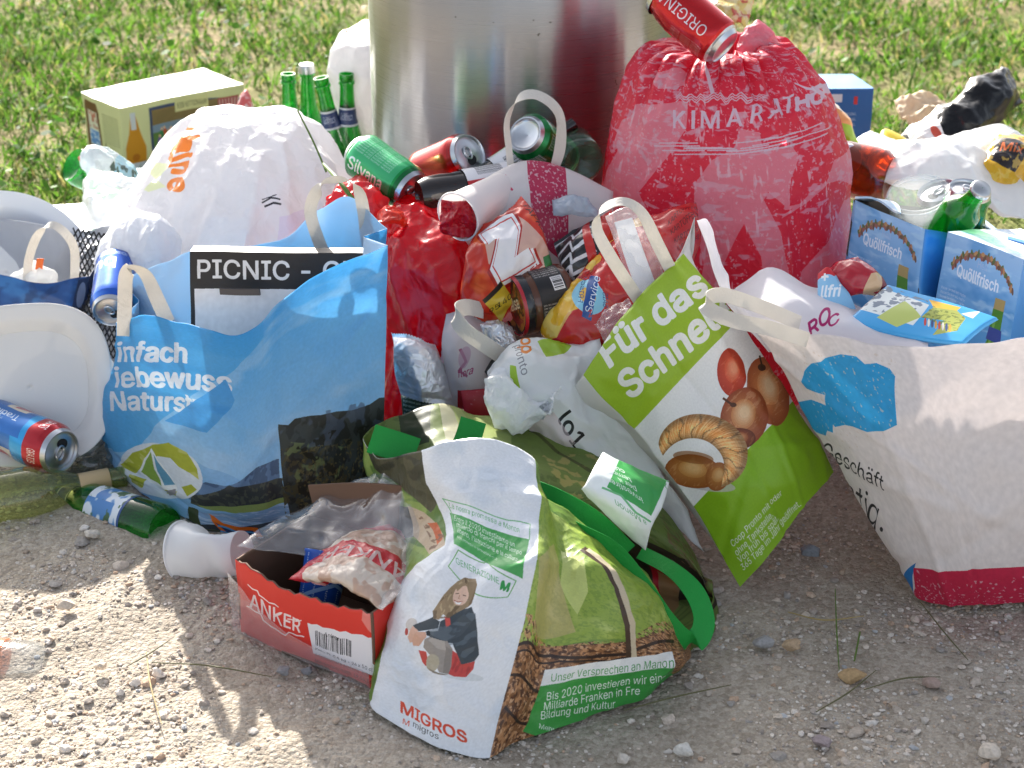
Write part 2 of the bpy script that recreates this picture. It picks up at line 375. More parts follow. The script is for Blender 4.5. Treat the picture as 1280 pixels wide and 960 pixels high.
def pouch(name, ctrl, mats, parent=None, th=0.02, nu=56, nv=56, amp=0.003, freq=14, seed=0, seal=0.0, pu=0.5, pv=0.5, back=1.0, oct=3, label=None, toothed=0, loc=None, ani=(1, 1, 1)):
    """Closed packet: two skins that meet along the outline, swollen between. mats: [front print, back]."""
    M = dense(ctrl, nu, nv); n = normals(M); uv = uvgrid(nv, nu)
    u, v = uv[..., 0], uv[..., 1]
    vv = np.clip((v - seal) / max(1e-6, 1 - 2 * seal), 0, 1)
    prof = (4 * u * (1 - u)) ** pu * (4 * vv * (1 - vv)) ** pv
    edge = np.minimum(1, 12 * np.minimum.reduce([u, 1 - u, v, 1 - v])); n_ = n * edge[..., None]
    A = crumple(M + n * (th * prof)[..., None], amp, freq, seed, n, oct, None, ani); B = crumple(M - n * (th * back * prof)[..., None], amp, freq, seed, n, oct, None, ani) - n * (0.0004 + 0.0006 * edge)[..., None]
    if toothed:
        t = (np.abs(((np.arange(nu) * toothed / nu) % 1) - .5) * .005)[None, :, None]
        for Q in (A, B):
            Q[0] += (Q[0] - Q[1]) / np.linalg.norm(Q[0] - Q[1], axis=-1, keepdims=True) * t[0]; Q[-1] += (Q[-1] - Q[-2]) / np.linalg.norm(Q[-1] - Q[-2], axis=-1, keepdims=True) * t[0]
    k = nu * nv; F = np.concatenate([qfaces(nv, nu), qfaces(nv, nu, k, flip=True)])
    mi = np.concatenate([np.zeros((nu - 1) * (nv - 1), int), np.ones((nu - 1) * (nv - 1), int)])
    e = [i * nu for i in range(nv)] + [(nv - 1) * nu + j for j in range(1, nu)] + [i * nu + nu - 1 for i in range(nv - 2, -1, -1)] + [j for j in range(nu - 2, 0, -1)]
    S = [(e[q], e[q] + k, e[(q + 1) % len(e)] + k, e[(q + 1) % len(e)]) for q in range(len(e))]
    return build(name, np.concatenate([A.reshape(-1, 3), B.reshape(-1, 3)]), F.tolist() + S, mats, parent, np.concatenate([mi, np.zeros(len(S), int)]), np.concatenate([uv.reshape(-1, 2)] * 2), label=label, loc=loc)
def sack_rings(rows, n=96, nv=90, back=1.0, sq=1.0):
    """rows: (pxl, pxr, py, Y, half depth) from the top down -> rings, front half first (left to right)."""
    t = np.linspace(0, 2 * np.pi, n, endpoint=False); c, s = np.cos(t), np.sin(t)
    c, s = np.sign(c) * np.abs(c) ** sq, np.sign(s) * np.abs(s) ** sq
    out = []
    for (l, r, py, Y, hd) in rows:
        a, b = PY(l, py, Y), PY(r, py, Y); m, h = (a + b) / 2, (b[0] - a[0]) / 2
        out.append(np.stack([m[0] - h * c, m[1] - hd * s, m[2] + 0 * c], -1))
    return cr(np.array(out), nv, 0)
def sack(name, V, mats, parent=None, closed=True, label=None, top=False, amp=0.004, freq=9, seed=0, fade=None, oct=3, loc=None, ani=(1, 1, 1)):
    nv, n = V.shape[:2]
    Vp = np.concatenate([V[:, -2:], V, V[:, :2]], 1); nr = normals(Vp)[:, 2:-2]
    if amp: V = crumple(V, amp, freq, seed, nr, oct, fade, ani)
    F = qfaces(nv, n, loop=True); mi = np.where(np.tile(np.arange(n), nv - 1) < n // 2, 0, 1)
    uv = np.zeros((nv, n, 2)); t = np.arange(n) / (n / 2); uv[..., 0] = np.where(t <= 1, t, 2 - t)[None]; uv[..., 1] = 1 - (np.arange(nv) / (nv - 1))[:, None]
    P = V.reshape(-1, 3); u = uv.reshape(-1, 2); T = []
    P = np.concatenate([P, [V[-1].mean(0)]]); u = np.concatenate([u, [[.5, 0]]]); b0 = (nv - 1) * n; ci = len(P) - 1
    T += [(b0 + k, ci, b0 + (k + 1) % n) for k in range(n)]; mi = np.concatenate([mi, np.zeros(n, int)])
    if top:
        P = np.concatenate([P, [V[0].mean(0)]]); u = np.concatenate([u, [[.5, 1]]]); ci = len(P) - 1
        T += [(ci, k, (k + 1) % n) for k in range(n)]; mi = np.concatenate([mi, np.zeros(n, int)])
    return build(name, P, F.tolist() + T, mats, parent, mi, u, label=label, loc=loc)
def sack_map(V):
    h = V.shape[1] // 2 + 1; nv = V.shape[0]; uv = uvgrid(nv, h); st = slice(None, None, 2)
    return panel_map(V[st, :h][:, st], uv[st][:, st])
def ribbon(name, pts, wd, m, parent, side=(1, 0, 0), th=0.0008, n=40, label=None, twist=None, loc=None, uvs=None):
    """Flat band swept along points (world); side: direction(s) of its width."""
    P = cr(np.array(pts, float), n); S = np.array(side, float)
    S = cr(S, n) if S.ndim == 2 else np.tile(S, (n, 1))
    T = np.gradient(P, axis=0); T /= np.linalg.norm(T, axis=1)[:, None]; S = S - (S * T).sum(1)[:, None] * T; S /= np.linalg.norm(S, axis=1)[:, None]
    N_ = np.cross(T, S); wd_ = cr(np.array(wd, float)[:, None], n)[:, 0] if np.ndim(wd) else np.full(n, wd)
    k = np.linspace(-1, 1, 5); cross = [P + S * (a * wd_ / 2)[:, None] + N_ * (th / 2) for a in k] + [P + S * (a * wd_ / 2)[:, None] - N_ * (th / 2) for a in k[::-1]]
    V = np.stack(cross, 1); q = V.shape[1]
    F = qfaces(n, q, loop=True).tolist() + [tuple(range(q)), tuple((n - 1) * q + i for i in range(q))[::-1]]
    uu = np.concatenate([(k + 1) / 2, (k[::-1] + 1) / 2]); uv = np.stack(np.broadcast_arrays(uu[None, :], np.linspace(0, 1, n)[:, None]), -1)
    return build(name, V.reshape(-1, 3), F, m, parent, uv=uv.reshape(-1, 2), label=label, loc=loc)
def tube(name, pts, r, m, parent=None, n=40, k=8, loc=None):
    P = cr(np.array(pts, float), n); T = np.gradient(P, axis=0); T /= np.linalg.norm(T, axis=1)[:, None]
    up = np.array([0, 0, 1.0]) if abs(T[:, 2]).mean() < .8 else np.array([1.0, 0, 0]); S = np.cross(T, up); S /= np.linalg.norm(S, axis=1)[:, None]; U = np.cross(S, T)
    rr = cr(np.array(r, float)[:, None], n)[:, 0] if np.ndim(r) else np.full(n, r); a = np.linspace(0, 2 * np.pi, k, endpoint=False)
    V = P[:, None] + S[:, None] * (np.cos(a)[None, :] * rr[:, None])[..., None] + U[:, None] * (np.sin(a)[None, :] * rr[:, None])[..., None]
    F = qfaces(n, k, loop=True).tolist() + [tuple(range(k)), tuple((n - 1) * k + i for i in range(k))[::-1]]
    return build(name, V.reshape(-1, 3), F, m, parent, loc=loc)
def frame(p0, p1, roll=0.0):                    # matrix: origin p0, z towards p1
    z = Vector(p1) - Vector(p0); q = z.to_track_quat('Z', 'Y'); return np.array(Matrix.Translation(Vector(p0)) @ q.to_matrix().to_4x4() @ Matrix.Rotation(R(roll), 4, 'Z'))
def xf(M, V):
    return V @ M[:3, :3].T + M[:3, 3]
def lathe(name, prof, m, M, parent, n=56, dent=None, v01=None, label=None, cap=(False, False), sub=1):
    """Turned shape: prof of (radius, z); u round, v along the profile's length."""
    pr = np.array(prof, float)
    if sub > 1: 
        pr = np.concatenate([np.linspace(pr[k], pr[k + 1], sub, endpoint=False) for k in range(len(pr) - 1)] + [pr[-1:]])
    t = np.linspace(0, 2 * np.pi, n + 1); V = np.stack([pr[:, :1] * np.cos(t), pr[:, :1] * np.sin(t), np.repeat(pr[:, 1:], n + 1, 1)], -1)
    if dent is not None: V = dent(V)
    z0, z1 = v01 or (pr[:, 1].min(), pr[:, 1].max())
    uv = np.stack([np.broadcast_to(t / (2 * np.pi), V.shape[:2]), np.broadcast_to(((pr[:, 1] - z0) / (z1 - z0 + 1e-9))[:, None], V.shape[:2])], -1)
    F = qfaces(len(pr), n + 1, flip=True).tolist()
    if cap[0]: F.append(tuple(range(n))[::-1])
    if cap[1]: F.append(tuple((len(pr) - 1) * (n + 1) + i for i in range(n)))
    return build(name, xf(M, V.reshape(-1, 3)), F, m, parent, uv=uv.reshape(-1, 2), label=label)
def carton(name, o, A, B, H, mats, parent=None, slots=(0, 0, 0, 0, 0, 0), n=14, amp=0.0015, skip=(), label=None, seed=0, thick=0.0025, taper=None, loc=None):
    """Cardboard box from a corner o and edges A (along the front), B (backwards), H (up). slots: front, right, back, left, top, bottom."""
    o, A, B, H = (np.array(q, float) for q in (o, A, B, H)); z = np.zeros(3)
    fs = [(o, A, H), (o + A, B, H), (o + A + B, -A, H), (o + B, -B, H), (o + H, A, B), (o + B, A, -B)]
    V, F, mi, uv, off = [], [], [], [], 0
    g = np.linspace(0, 1, n)
    for k, (p, a, b) in enumerate(fs):
        if k in skip: continue
        q = p + a * g[None, :, None] + b * g[:, None, None]
        q = q + 0.5 * np.stack([noise3(q * 7, seed + i) for i in range(3)], -1) * amp * 2 + np.stack([noise3(q * 22, seed + 4 + i) for i in range(3)], -1) * amp * 0.5
        V.append(q.reshape(-1, 3)); F.append(qfaces(n, n, off, flip=True)); mi += [slots[k]] * (n - 1) ** 2
        uv.append(np.stack(np.meshgrid(g, g), -1).reshape(-1, 2)); off += n * n
    ob = build(name, np.concatenate(V), np.concatenate(F), mats, parent, mi, np.concatenate(uv), smooth=True, label=label, loc=loc)
    if skip:
        solid(ob, thick, -1.0, len(ob.data.materials) - 1, len(ob.data.materials) - 1)
    return ob
def face_map(p, a, b, n=8):
    g = np.linspace(0, 1, n); p, a, b = (np.array(q, float) for q in (p, a, b))
    V = p + a * g[None, :, None] + b * g[:, None, None]; return panel_map(V, np.stack(np.meshgrid(g, g), -1))
# ---------------------------------------------------------------- ground: one sheet, gravel path in front, turf behind
def axis(a, b, fine, far, step):
    c = np.arange(a, b + 1e-6, step); k = np.geomspace(step, far, fine)
    return np.concatenate([a - np.cumsum(k)[::-1], c, b + np.cumsum(k)])
gx, gy = axis(-1.0, 1.0, 22, 12, .008), axis(1.2, 2.7, 22, 12, .007)
X, Y = np.meshgrid(gx, gy); Pn = np.stack([X, Y, 0 * X], -1)
fadeg = np.clip(1 - np.maximum(np.maximum(np.abs(X) - 1.1, 1.15 - Y), Y - 2.8) / .5, 0, 1)
Z = fadeg * (0.010 * noise3(Pn * 3.1, 1) + 0.0035 * noise3(Pn * 17, 2) + 0.0022 * noise3(Pn * 55, 3)) - 0.006
gm = bpy.data.materials.new('ground'); gm.use_nodes = True; N, L = gm.node_tree.nodes, gm.node_tree.links
b = N['Principled BSDF']; b.inputs['Roughness'].default_value = 0.95; b.inputs['Specular IOR Level'].default_value = 0.2
tc = N.new('ShaderNodeTexCoord'); sep = N.new('ShaderNodeSeparateXYZ'); L.new(tc.outputs['Object'], sep.inputs[0])
def nnode(sc_, det=6, ro=0.6):
    n = N.new('ShaderNodeTexNoise'); n.inputs['Scale'].default_value = sc_; n.inputs['Detail'].default_value = det; n.inputs['Roughness'].default_value = ro; L.new(tc.outputs['Object'], n.inputs[0]); return n
def ramp(src, stops):
    r = N.new('ShaderNodeValToRGB'); e = r.color_ramp.elements
    while len(e) < len(stops): e.new(0.5)
    for q, (p, c) in zip(e, stops): q.position = p; q.color = lin(c)
    L.new(src, r.inputs[0]); return r.outputs[0]
def mixc(f, a, b_, mode='MIX'):
    m = N.new('ShaderNodeMix'); m.data_type = 'RGBA'; m.blend_type = mode
    for k, v in ((0, f), (6, a), (7, b_)):
        if isinstance(v, float): m.inputs[k].default_value = v
        else: L.new(v, m.inputs[k])
    return m.outputs[2]
grit = ramp(nnode(260, 3, .7).outputs[0], [(.3, '877c6e'), (.5, 'aa9f90'), (.72, 'c5bbad')])
patch = ramp(nnode(9, 6).outputs[0], [(.35, '998d7e'), (.6, 'b1a697'), (.8, 'c0b6a8')])
vor = N.new('ShaderNodeTexVoronoi'); vor.inputs['Scale'].default_value = 150; L.new(tc.outputs['Object'], vor.inputs[0])
vor2 = N.new('ShaderNodeTexVoronoi'); vor2.inputs['Scale'].default_value = 420; L.new(tc.outputs['Object'], vor2.inputs[0])
bw = N.new('ShaderNodeRGBToBW'); L.new(vor.outputs['Color'], bw.inputs[0])
stone = mixc(.35, mixc(.55, patch, grit), bw.outputs[0], 'SOFT_LIGHT')
soil = ramp(nnode(34, 8, .7).outputs[0], [(.3, '5d5136'), (.5, '90805c'), (.7, 'b8a684')])
turf = ramp(nnode(14, 8, .7).outputs[0], [(.35, '5a5a2e'), (.55, '707a3c'), (.75, '948c5e')])
mxx = mixc(ramp(nnode(3, 4).outputs[0], [(.42, '000000'), (.58, 'ffffff')]), soil, turf)
ad = N.new('ShaderNodeMath'); ad.operation = 'MULTIPLY_ADD'; ad.inputs[1].default_value = 0.5; L.new(nnode(5, 6).outputs[0], ad.inputs[0]); L.new(sep.outputs[1], ad.inputs[2])
# object origin of the ground sits at y = GY0
st = N.new('ShaderNodeMapRange'); st.inputs[1].default_value = 3.02; st.inputs[2].default_value = 3.16; L.new(ad.outputs[0], st.inputs[0])
L.new(mixc(st.outputs[0], stone, mxx), b.inputs['Base Color'])
b1 = N.new('ShaderNodeBump'); b1.inputs['Strength'].default_value = 0.55; b1.inputs['Distance'].default_value = 0.004; L.new(vor.outputs['Distance'], b1.inputs['Height']); b1.invert = True
b2 = N.new('ShaderNodeBump'); b2.inputs['Strength'].default_value = 0.5; b2.inputs['Distance'].default_value = 0.002; b2.invert = True; L.new(vor2.outputs['Distance'], b2.inputs['Height']); L.new(b1.outputs[0], b2.inputs['Normal'])
b3 = N.new('ShaderNodeBump'); b3.inputs['Strength'].default_value = 0.4; b3.inputs['Distance'].default_value = 0.004; L.new(nnode(90, 5).outputs[0], b3.inputs['Height']); L.new(b2.outputs[0], b3.inputs['Normal']); L.new(b3.outputs[0], b.inputs['Normal'])
gr = build('ground', np.stack([X, Y, Z], -1), qfaces(len(gy), len(gx), flip=True), gm, loc=(0, 0, 0)); tag(gr, kind='structure')

def ico(sub):
    import bmesh
    bm = bmesh.new(); bmesh.ops.create_icosphere(bm, subdivisions=sub, radius=1.0)
    V = np.array([v.co[:] for v in bm.verts]); F = np.array([[v.index for v in f.verts] for f in bm.faces]); bm.free(); return V, F
ICO = {1: ico(1), 2: ico(2), 3: ico(3)}
def vmat(name, rough=0.9, trans=0.0, spec=0.3, bump=0.0, bscale=300):
    m = bpy.data.materials.new(name); m.use_nodes = True; N, L = m.node_tree.nodes, m.node_tree.links; b = N['Principled BSDF']
    a = N.new('ShaderNodeVertexColor'); a.layer_name = 'tint'; tcn = N.new('ShaderNodeTexCoord')
    nz = N.new('ShaderNodeTexNoise'); nz.inputs['Scale'].default_value = bscale; nz.inputs['Detail'].default_value = 5; L.new(tcn.outputs['Object'], nz.inputs[0])
    mr = N.new('ShaderNodeMapRange'); mr.inputs[1].default_value = .25; mr.inputs[2].default_value = .75; mr.inputs[3].default_value = .72; mr.inputs[4].default_value = 1.15; L.new(nz.outputs[0], mr.inputs[0])
    sc_ = N.new('ShaderNodeVectorMath'); sc_.operation = 'SCALE'; L.new(a.outputs[0], sc_.inputs[0]); L.new(mr.outputs[0], sc_.inputs['Scale'])
    L.new(sc_.outputs[0], b.inputs['Base Color']); b.inputs['Roughness'].default_value = rough; b.inputs['Specular IOR Level'].default_value = spec
    if bump:
        bp = N.new('ShaderNodeBump'); bp.inputs['Strength'].default_value = bump; bp.inputs['Distance'].default_value = .002; L.new(nz.outputs[0], bp.inputs['Height']); L.new(bp.outputs[0], b.inputs['Normal'])
    if trans:
        t = N.new('ShaderNodeBsdfTranslucent'); L.new(sc_.outputs[0], t.inputs[0]); mx = N.new('ShaderNodeMixShader'); mx.inputs[0].default_value = trans
        L.new(b.outputs[0], mx.inputs[1]); L.new(t.outputs[0], mx.inputs[2]); L.new(mx.outputs[0], N['Material Output'].inputs[0])
    return m
M_STONE = vmat('stone', bump=.5)
def rocks(n, size, sub, xr, yr, rng, sink=0.3, flat=(.32, .65), dens=None):
    V0, F0 = ICO[sub]; Vs, Fs, Cs = [], [], []; off = 0
    pal = np.array([lin(c)[:3] for c in ('cdbfb0', 'bcafa1', 'dad0c4', 'a79c92', 'c2ad98', 'e0d8ce', 'a19a93', 'c4a890', 'b4b5b6')])
    k = 0
    while k < n:
        x, y = rng.uniform(*xr), rng.uniform(*yr)
        if dens and rng.random() > dens(x, y): continue
        k += 1
        s = size(rng); D = V0 * (1 + 0.42 * noise3(V0 * 1.3 + rng.uniform(0, 99, 3), 0)[:, None] + .18 * noise3(V0 * 3 + rng.uniform(0, 99, 3), 1)[:, None])
        if sub > 1:                                        # broken faces
            for q in range(5):
                d = rng.normal(size=3); d /= np.linalg.norm(d); h = D @ d; lim = rng.uniform(.5, .85); D = D - d * np.maximum(h - lim, 0)[:, None]
        D = D * np.array([1, rng.uniform(.6, 1), rng.uniform(*flat)]) * s; a = rng.uniform(0, 6.28); c_, s_ = math.cos(a), math.sin(a)
        D = D @ np.array([[c_, s_, 0], [-s_, c_, 0], [0, 0, 1]]) + np.array([x, y, s * (.12 if sub == 1 else .2) + float(gz(x, y))])
        Vs.append(D); Fs.append(F0 + off); off += len(V0); Cs.append(np.tile(pal[rng.choice(len(pal), p=[.24, .16, .2, .1, .1, .08, .05, .04, .03])] * rng.uniform(.8, 1.12), (len(V0), 1)))
    return np.concatenate(Vs), np.concatenate(Fs), np.concatenate(Cs)
def gz(x, y):
    P = np.stack([np.asarray(x, float), np.asarray(y, float), 0 * np.asarray(x, float)], -1)
    return 0.010 * noise3(P * 3.1, 1) + 0.0035 * noise3(P * 17, 2) - 0.006
rg = np.random.default_rng(5)
dn = lambda x, y: np.clip(.35 + 1.3 * noise3(np.array([x * 7, y * 7, 1.0]), 6), .08, 1)
parts = [rocks(20000, lambda r: min(.0016 * math.exp(r.normal(0, .45)), .006), 1, (-.72, .72), (1.28, 2.15), rg, dens=dn),
         rocks(1200, lambda r: min(.0034 * math.exp(r.normal(0, .4)), .009), 2, (-.72, .75), (1.28, 2.1), rg, dens=dn),
         rocks(230, lambda r: .0056 * math.exp(r.normal(0, .3)), 2, (-.72, .75), (1.28, 2.05), rg)]
off = 0; VV, FF, CC = [], [], []
for v, f, c in parts: VV.append(v); FF.append(f + off); CC.append(c); off += len(v)
gravel = build('gravel', np.concatenate(VV), np.concatenate(FF), M_STONE, vcol=np.concatenate(CC), loc=(0, 0, 0), smooth=False); tag(gravel, kind='stuff')

# ---------------------------------------------------------------- grass: blades, clover leaves and straw on the turf behind the pile
def grass():
    rng = np.random.default_rng(21); n = 85000
    y = 2.85 + (rng.random(n) ** 1.35) * 4.2; x = rng.uniform(-1, 1, n) * (.42 + y * .31)
    P = np.stack([x, y, 0 * x], -1); dens = .78 + .9 * noise3(P * 2.6, 4) + .35 * noise3(P * 8, 5)
    edge = np.clip((y - 2.95 - .25 * noise3(P * 3, 8)) * 3, .0, 1)
    keep = rng.random(n) < np.clip(dens, .06, 1) * edge; x, y, P = x[keep], y[keep], P[keep]; n = len(x)
    h = (.014 + .036 * rng.random(n) ** 1.8) * (1 + .6 * noise3(P * 4, 7)); wd = (.0018 + .0026 * rng.random(n)) * (1 + .12 * (y - 3))
    a = rng.uniform(0, 2 * np.pi, n); lean = h * (.25 + 1.0 * rng.random(n)); fa = rng.uniform(0, np.pi, n)
    pal = np.array([lin(c)[:3] for c in ('4c7026', '5c842c', '3b5c20', '70903a', '86964c', 'a0965f')])
    c = pal[rng.choice(6, n, p=[.26, .3, .16, .14, .08, .06])] * rng.uniform(.75, 1.2, (n, 1)); V = []; 
    for t, k in ((0, 1.0), (.4, .95), (.75, .6), (1, .08)):
        cx, cy, cz = x + np.cos(a) * lean * t ** 1.8, y + np.sin(a) * lean * t ** 1.8, h * (t - .28 * t * t * lean / h)
        for s in (-1, 1): V.append(np.stack([cx + s * np.cos(fa) * wd * k / 2 * 1.6, cy + s * np.sin(fa) * wd * k / 2 * 1.6, cz - .004], -1))
    V = np.stack(V, 1).reshape(-1, 3); base = np.arange(n)[:, None] * 8
    F = np.concatenate([base + np.array([q, q + 1, q + 3, q + 2]) for q in (0, 2, 4)]); Cc = np.repeat(c, 8, 0)
    m = 7000; y2 = 2.9 + rng.random(m) ** 1.3 * 4; x2 = rng.uniform(-1, 1, m) * (.42 + y2 * .31); P2 = np.stack([x2, y2, 0 * x2], -1)
    k = (noise3(P2 * 3.3, 12) > -.05) & (y2 > 2.98 + .25 * noise3(P2 * 3, 8)); x2, y2 = x2[k], y2[k]; m = len(x2)
    r = .004 + .009 * rng.random(m) ** 2; ty = np.linspace(0, 2 * np.pi, 6, endpoint=False); tilt = rng.normal(0, .45, (m, 2)); st = rng.uniform(.6, 1.0, m); rot = rng.uniform(0, 6.28, m)
    dx, dy = r[:, None] * np.cos(ty), (r * st)[:, None] * np.sin(ty)
    dx, dy = dx * np.cos(rot)[:, None] - dy * np.sin(rot)[:, None], dx * np.sin(rot)[:, None] + dy * np.cos(rot)[:, None]
    L2 = np.stack([x2[:, None] + dx, y2[:, None] + dy, (.012 + .022 * rng.random(m))[:, None] + dx * tilt[:, :1] + dy * tilt[:, 1:]], -1).reshape(-1, 3)
    F2 = np.arange(m)[:, None] * 6 + np.arange(6); c2 = np.repeat(pal[rng.choice(3, m)] * np.array([.85, 1.05, .9]) * rng.uniform(.8, 1.25, (m, 1)), 6, 0)
    o = build('grass', np.concatenate([V, L2]), F.tolist() + (F2 + len(V)).tolist(), vmat('grass_blade', .55, .55, .25), vcol=np.concatenate([Cc, c2]), loc=(0, 0, 0)); tag(o, kind='stuff')
grass()

# ---------------------------------------------------------------- the steel bin
binc = np.array([.015, 2.70, 0.0]); BR = .236
t = thing('litter_bin', 'tall brushed steel cylinder bin standing behind the heap of rubbish', 'litter bin', binc)
ms = bpy.data.materials.new('brushed_steel'); ms.use_nodes = True; N, L = ms.node_tree.nodes, ms.node_tree.links; b = N['Principled BSDF']
b.inputs['Metallic'].default_value = 1.0; b.inputs['Base Color'].default_value = (.45,.45,.455,1); b.inputs['Roughness'].default_value = 0.3; b.inputs['Anisotropic'].default_value = .7; b.inputs['Anisotropic Rotation'].default_value = .25
tg = N.new('ShaderNodeTangent'); tg.axis = 'Z'; L.new(tg.outputs[0], b.inputs['Tangent'])
tc = N.new('ShaderNodeTexCoord'); mp = N.new('ShaderNodeMapping'); mp.inputs['Scale'].default_value = (3, 900, 1); L.new(tc.outputs['UV'], mp.inputs[0])
nz = N.new('ShaderNodeTexNoise'); nz.inputs['Scale'].default_value = 1; nz.inputs['Detail'].default_value = 3; L.new(mp.outputs[0], nz.inputs[0])
mr = N.new('ShaderNodeMapRange'); mr.inputs[3].default_value = .22; mr.inputs[4].default_value = .36; L.new(nz.outputs[0], mr.inputs[0]); L.new(mr.outputs[0], b.inputs['Roughness'])
sp = N.new('ShaderNodeTexNoise'); sp.inputs['Scale'].default_value = 75; sp.inputs['Detail'].default_value = 2; L.new(tc.outputs['Object'], sp.inputs[0])
rp = N.new('ShaderNodeValToRGB'); rp.color_ramp.elements[0].position = .735; rp.color_ramp.elements[0].color = (.33, .328, .335, 1); rp.color_ramp.elements[1].position = .755; rp.color_ramp.elements[1].color = (.1, .09, .08, 1); L.new(sp.outputs[0], rp.inputs[0]); L.new(rp.outputs[0], b.inputs['Base Color'])
wv = N.new('ShaderNodeTexNoise'); wv.inputs['Scale'].default_value = 9; mp2 = N.new('ShaderNodeMapping'); mp2.inputs['Scale'].default_value = (1, 1, .06); L.new(tc.outputs['Object'], mp2.inputs[0]); L.new(mp2.outputs[0], wv.inputs[0])
bp = N.new('ShaderNodeBump'); bp.inputs['Strength'].default_value = .7; bp.inputs['Distance'].default_value = .02; L.new(wv.outputs[0], bp.inputs['Height']); L.new(bp.outputs[0], b.inputs['Normal'])
Mb = np.eye(4); Mb[:3, 3] = binc
lathe('bin_shell', [(BR, .02), (BR, .3), (BR, .61), (BR - .003, .615), (BR - .006, .61), (BR - .006, .03)], ms, Mb, t, 96, sub=2)
M_DARK = mat('dark_plastic', '1c1c1e', rough=.5)
lathe('base_ring', [(BR - .02, 0), (BR - .012, 0), (BR - .012, .025), (BR - .02, .025)], M_DARK, Mb, t, 64)
lathe('bin_floor', [(.001, .04), (BR - .008, .04)], M_DARK, Mb, t, 64)
lathe('rim', [(BR + .004, .605), (BR + .006, .615), (BR, .625), (BR - .012, .62), (BR - .012, .605)], ms, Mb, t, 96)
# ---------------------------------------------------------------- the big carrier bags
def sheet(top, bot, ks, bulge=0.0, bot_z=None):
    """Rows blended from a top edge to a bottom edge; bulge moves the middle towards the viewer. bot_z: the bottom edge stands at that height."""
    T = np.array([PY(*p) for p in top]); Bm = np.array([PZ(p[0], p[1], bot_z) if bot_z is not None else PY(*p) for p in bot])
    out = []
    for k in ks:
        r = T * (1 - k) + Bm * k; r[:, 1] -= bulge * 4 * k * (1 - k) * np.sin(np.linspace(0, np.pi, len(r))); out.append(r)
    return np.array(out)
PAPER_B = [('crumple', 14, .25), ('noise', 60, .12), ('noise', 500, .05)]
M_WHITE_BAND = mat('white_paper_band', 'e4dfd6', rough=.65, trans=.25, bump=[('noise', 80, .2), ('crumple', 60, .12)], var=.1, varscale=25)

# ---- blue bag with the lake
t = thing('carrier_bag', 'blue paper carrier bag printed with a lake, mountains and white German words', 'bag', PZ(320, 668))
top = [(146, 404, 2.11), (177, 396, 2.06), (234, 404, 2.0), (287, 419, 1.955), (320, 409, 1.945), (354, 373, 1.94), (401, 341, 1.93), (443, 323, 1.92), (485, 308, 1.91)]
bot = [(138, 578), (168, 608), (222, 645), (285, 666), (318, 672), (350, 678), (398, 684), (440, 688), (476, 690)]
fr = sheet(top, bot, (0, .12, .3, .5, .75, .92, 1), .03, 0.002)
fr[3:6, 0] += [(-.012, 0, 0), (-.016, 0, 0), (-.010, 0, .01)]
btop = [(150, 350, 2.22), (195, 333, 2.17), (240, 316, 2.13), (290, 312, 2.11), (330, 305, 2.10), (365, 290, 2.09), (400, 262, 2.08), (440, 247, 2.07), (484, 285, 2.03)]
bk = np.array([r.copy() for r in fr]); bt = np.array([PY(*p) for p in btop]); ks = (0, .12, .3, .5, .75, .92, 1)
for i, k in enumerate(ks): bk[i] = bt * (1 - k) + (fr[-1] + [-.02, .15, 0]) * k
mp = front_map(fr)
A = Art(1100, 1150, '58b0e6', mp); r_ = _full(A)
A.grad(r_, '46a6e2', '9fcdec', (300, 400), (300, 590))
A.tex(r_, '6fb6e4', 5, .1, 3, .5, .6); A.tex(r_, 'b9d6ec', 4, .25, 8, .45, .5, (1, 2.5))
A.poly([(100, 380), (100, 540), (170, 560), (205, 522), (262, 480), (300, 452), (330, 420), (330, 390), (290, 415)], '45a9e2', .7)
for s_, x, y, k in (('infach', 146, 452, 32), ('iebewuss', 143, 484, 33), ('Naturstr', 137, 513, 31)):
    A.text(s_, (x, y), (k * .97, k * .02), (0, -k), 'eaeef3', .055, arc=lambda a: -.02 * (a - 1.6) ** 2 + .05)
A.poly([(206, 526), (280, 474), (290, 500), (262, 540)], '55a8e0')
A.poly([(130, 560), (215, 562), (260, 580), (330, 600), (350, 700), (120, 700)], '7fb2dc', .5)
A.poly([(240, 606), (262, 600), (285, 605), (300, 600), (322, 583), (349, 573), (352, 615), (240, 622)], '6686a8'); A.tex([(240, 606), (262, 600), (285, 605), (300, 600), (322, 583), (349, 573), (352, 615), (240, 622)], '48617f', 22, .0, 2, .8)
dk = [(245, 616), (290, 604), (353, 596), (360, 622), (330, 632), (285, 634), (240, 628)]
A.poly(dk, '343b3c'); A.tex(dk, '5d6350', 40, .1, 4, .6)
A.poly([(250, 628), (300, 631), (358, 621), (360, 627), (320, 639), (270, 637)], '8ca05a')
A.poly([(235, 634), (300, 640), (366, 628), (372, 655), (230, 652)], '86aacb'); A.tex([(235, 634), (300, 640), (366, 628), (372, 655), (230, 652)], 'cfe0ee', 14, .1, 5, .6, .3, (1, 6))
A.poly([(228, 648), (262, 652), (372, 646), (372, 720), (130, 720), (140, 660)], '39424a'); A.tex([(228, 648), (372, 646), (372, 720), (130, 720)], '565c4a', 40, .05, 2)
A.poly([(234, 634), (248, 636), (258, 655), (236, 650)], '3c4a2c')
mt = [(347, 531), (361, 531), (369, 523), (388, 519), (402, 518), (420, 513), (440, 512), (462, 505), (474, 497), (500, 492), (500, 720), (372, 720), (362, 640)]
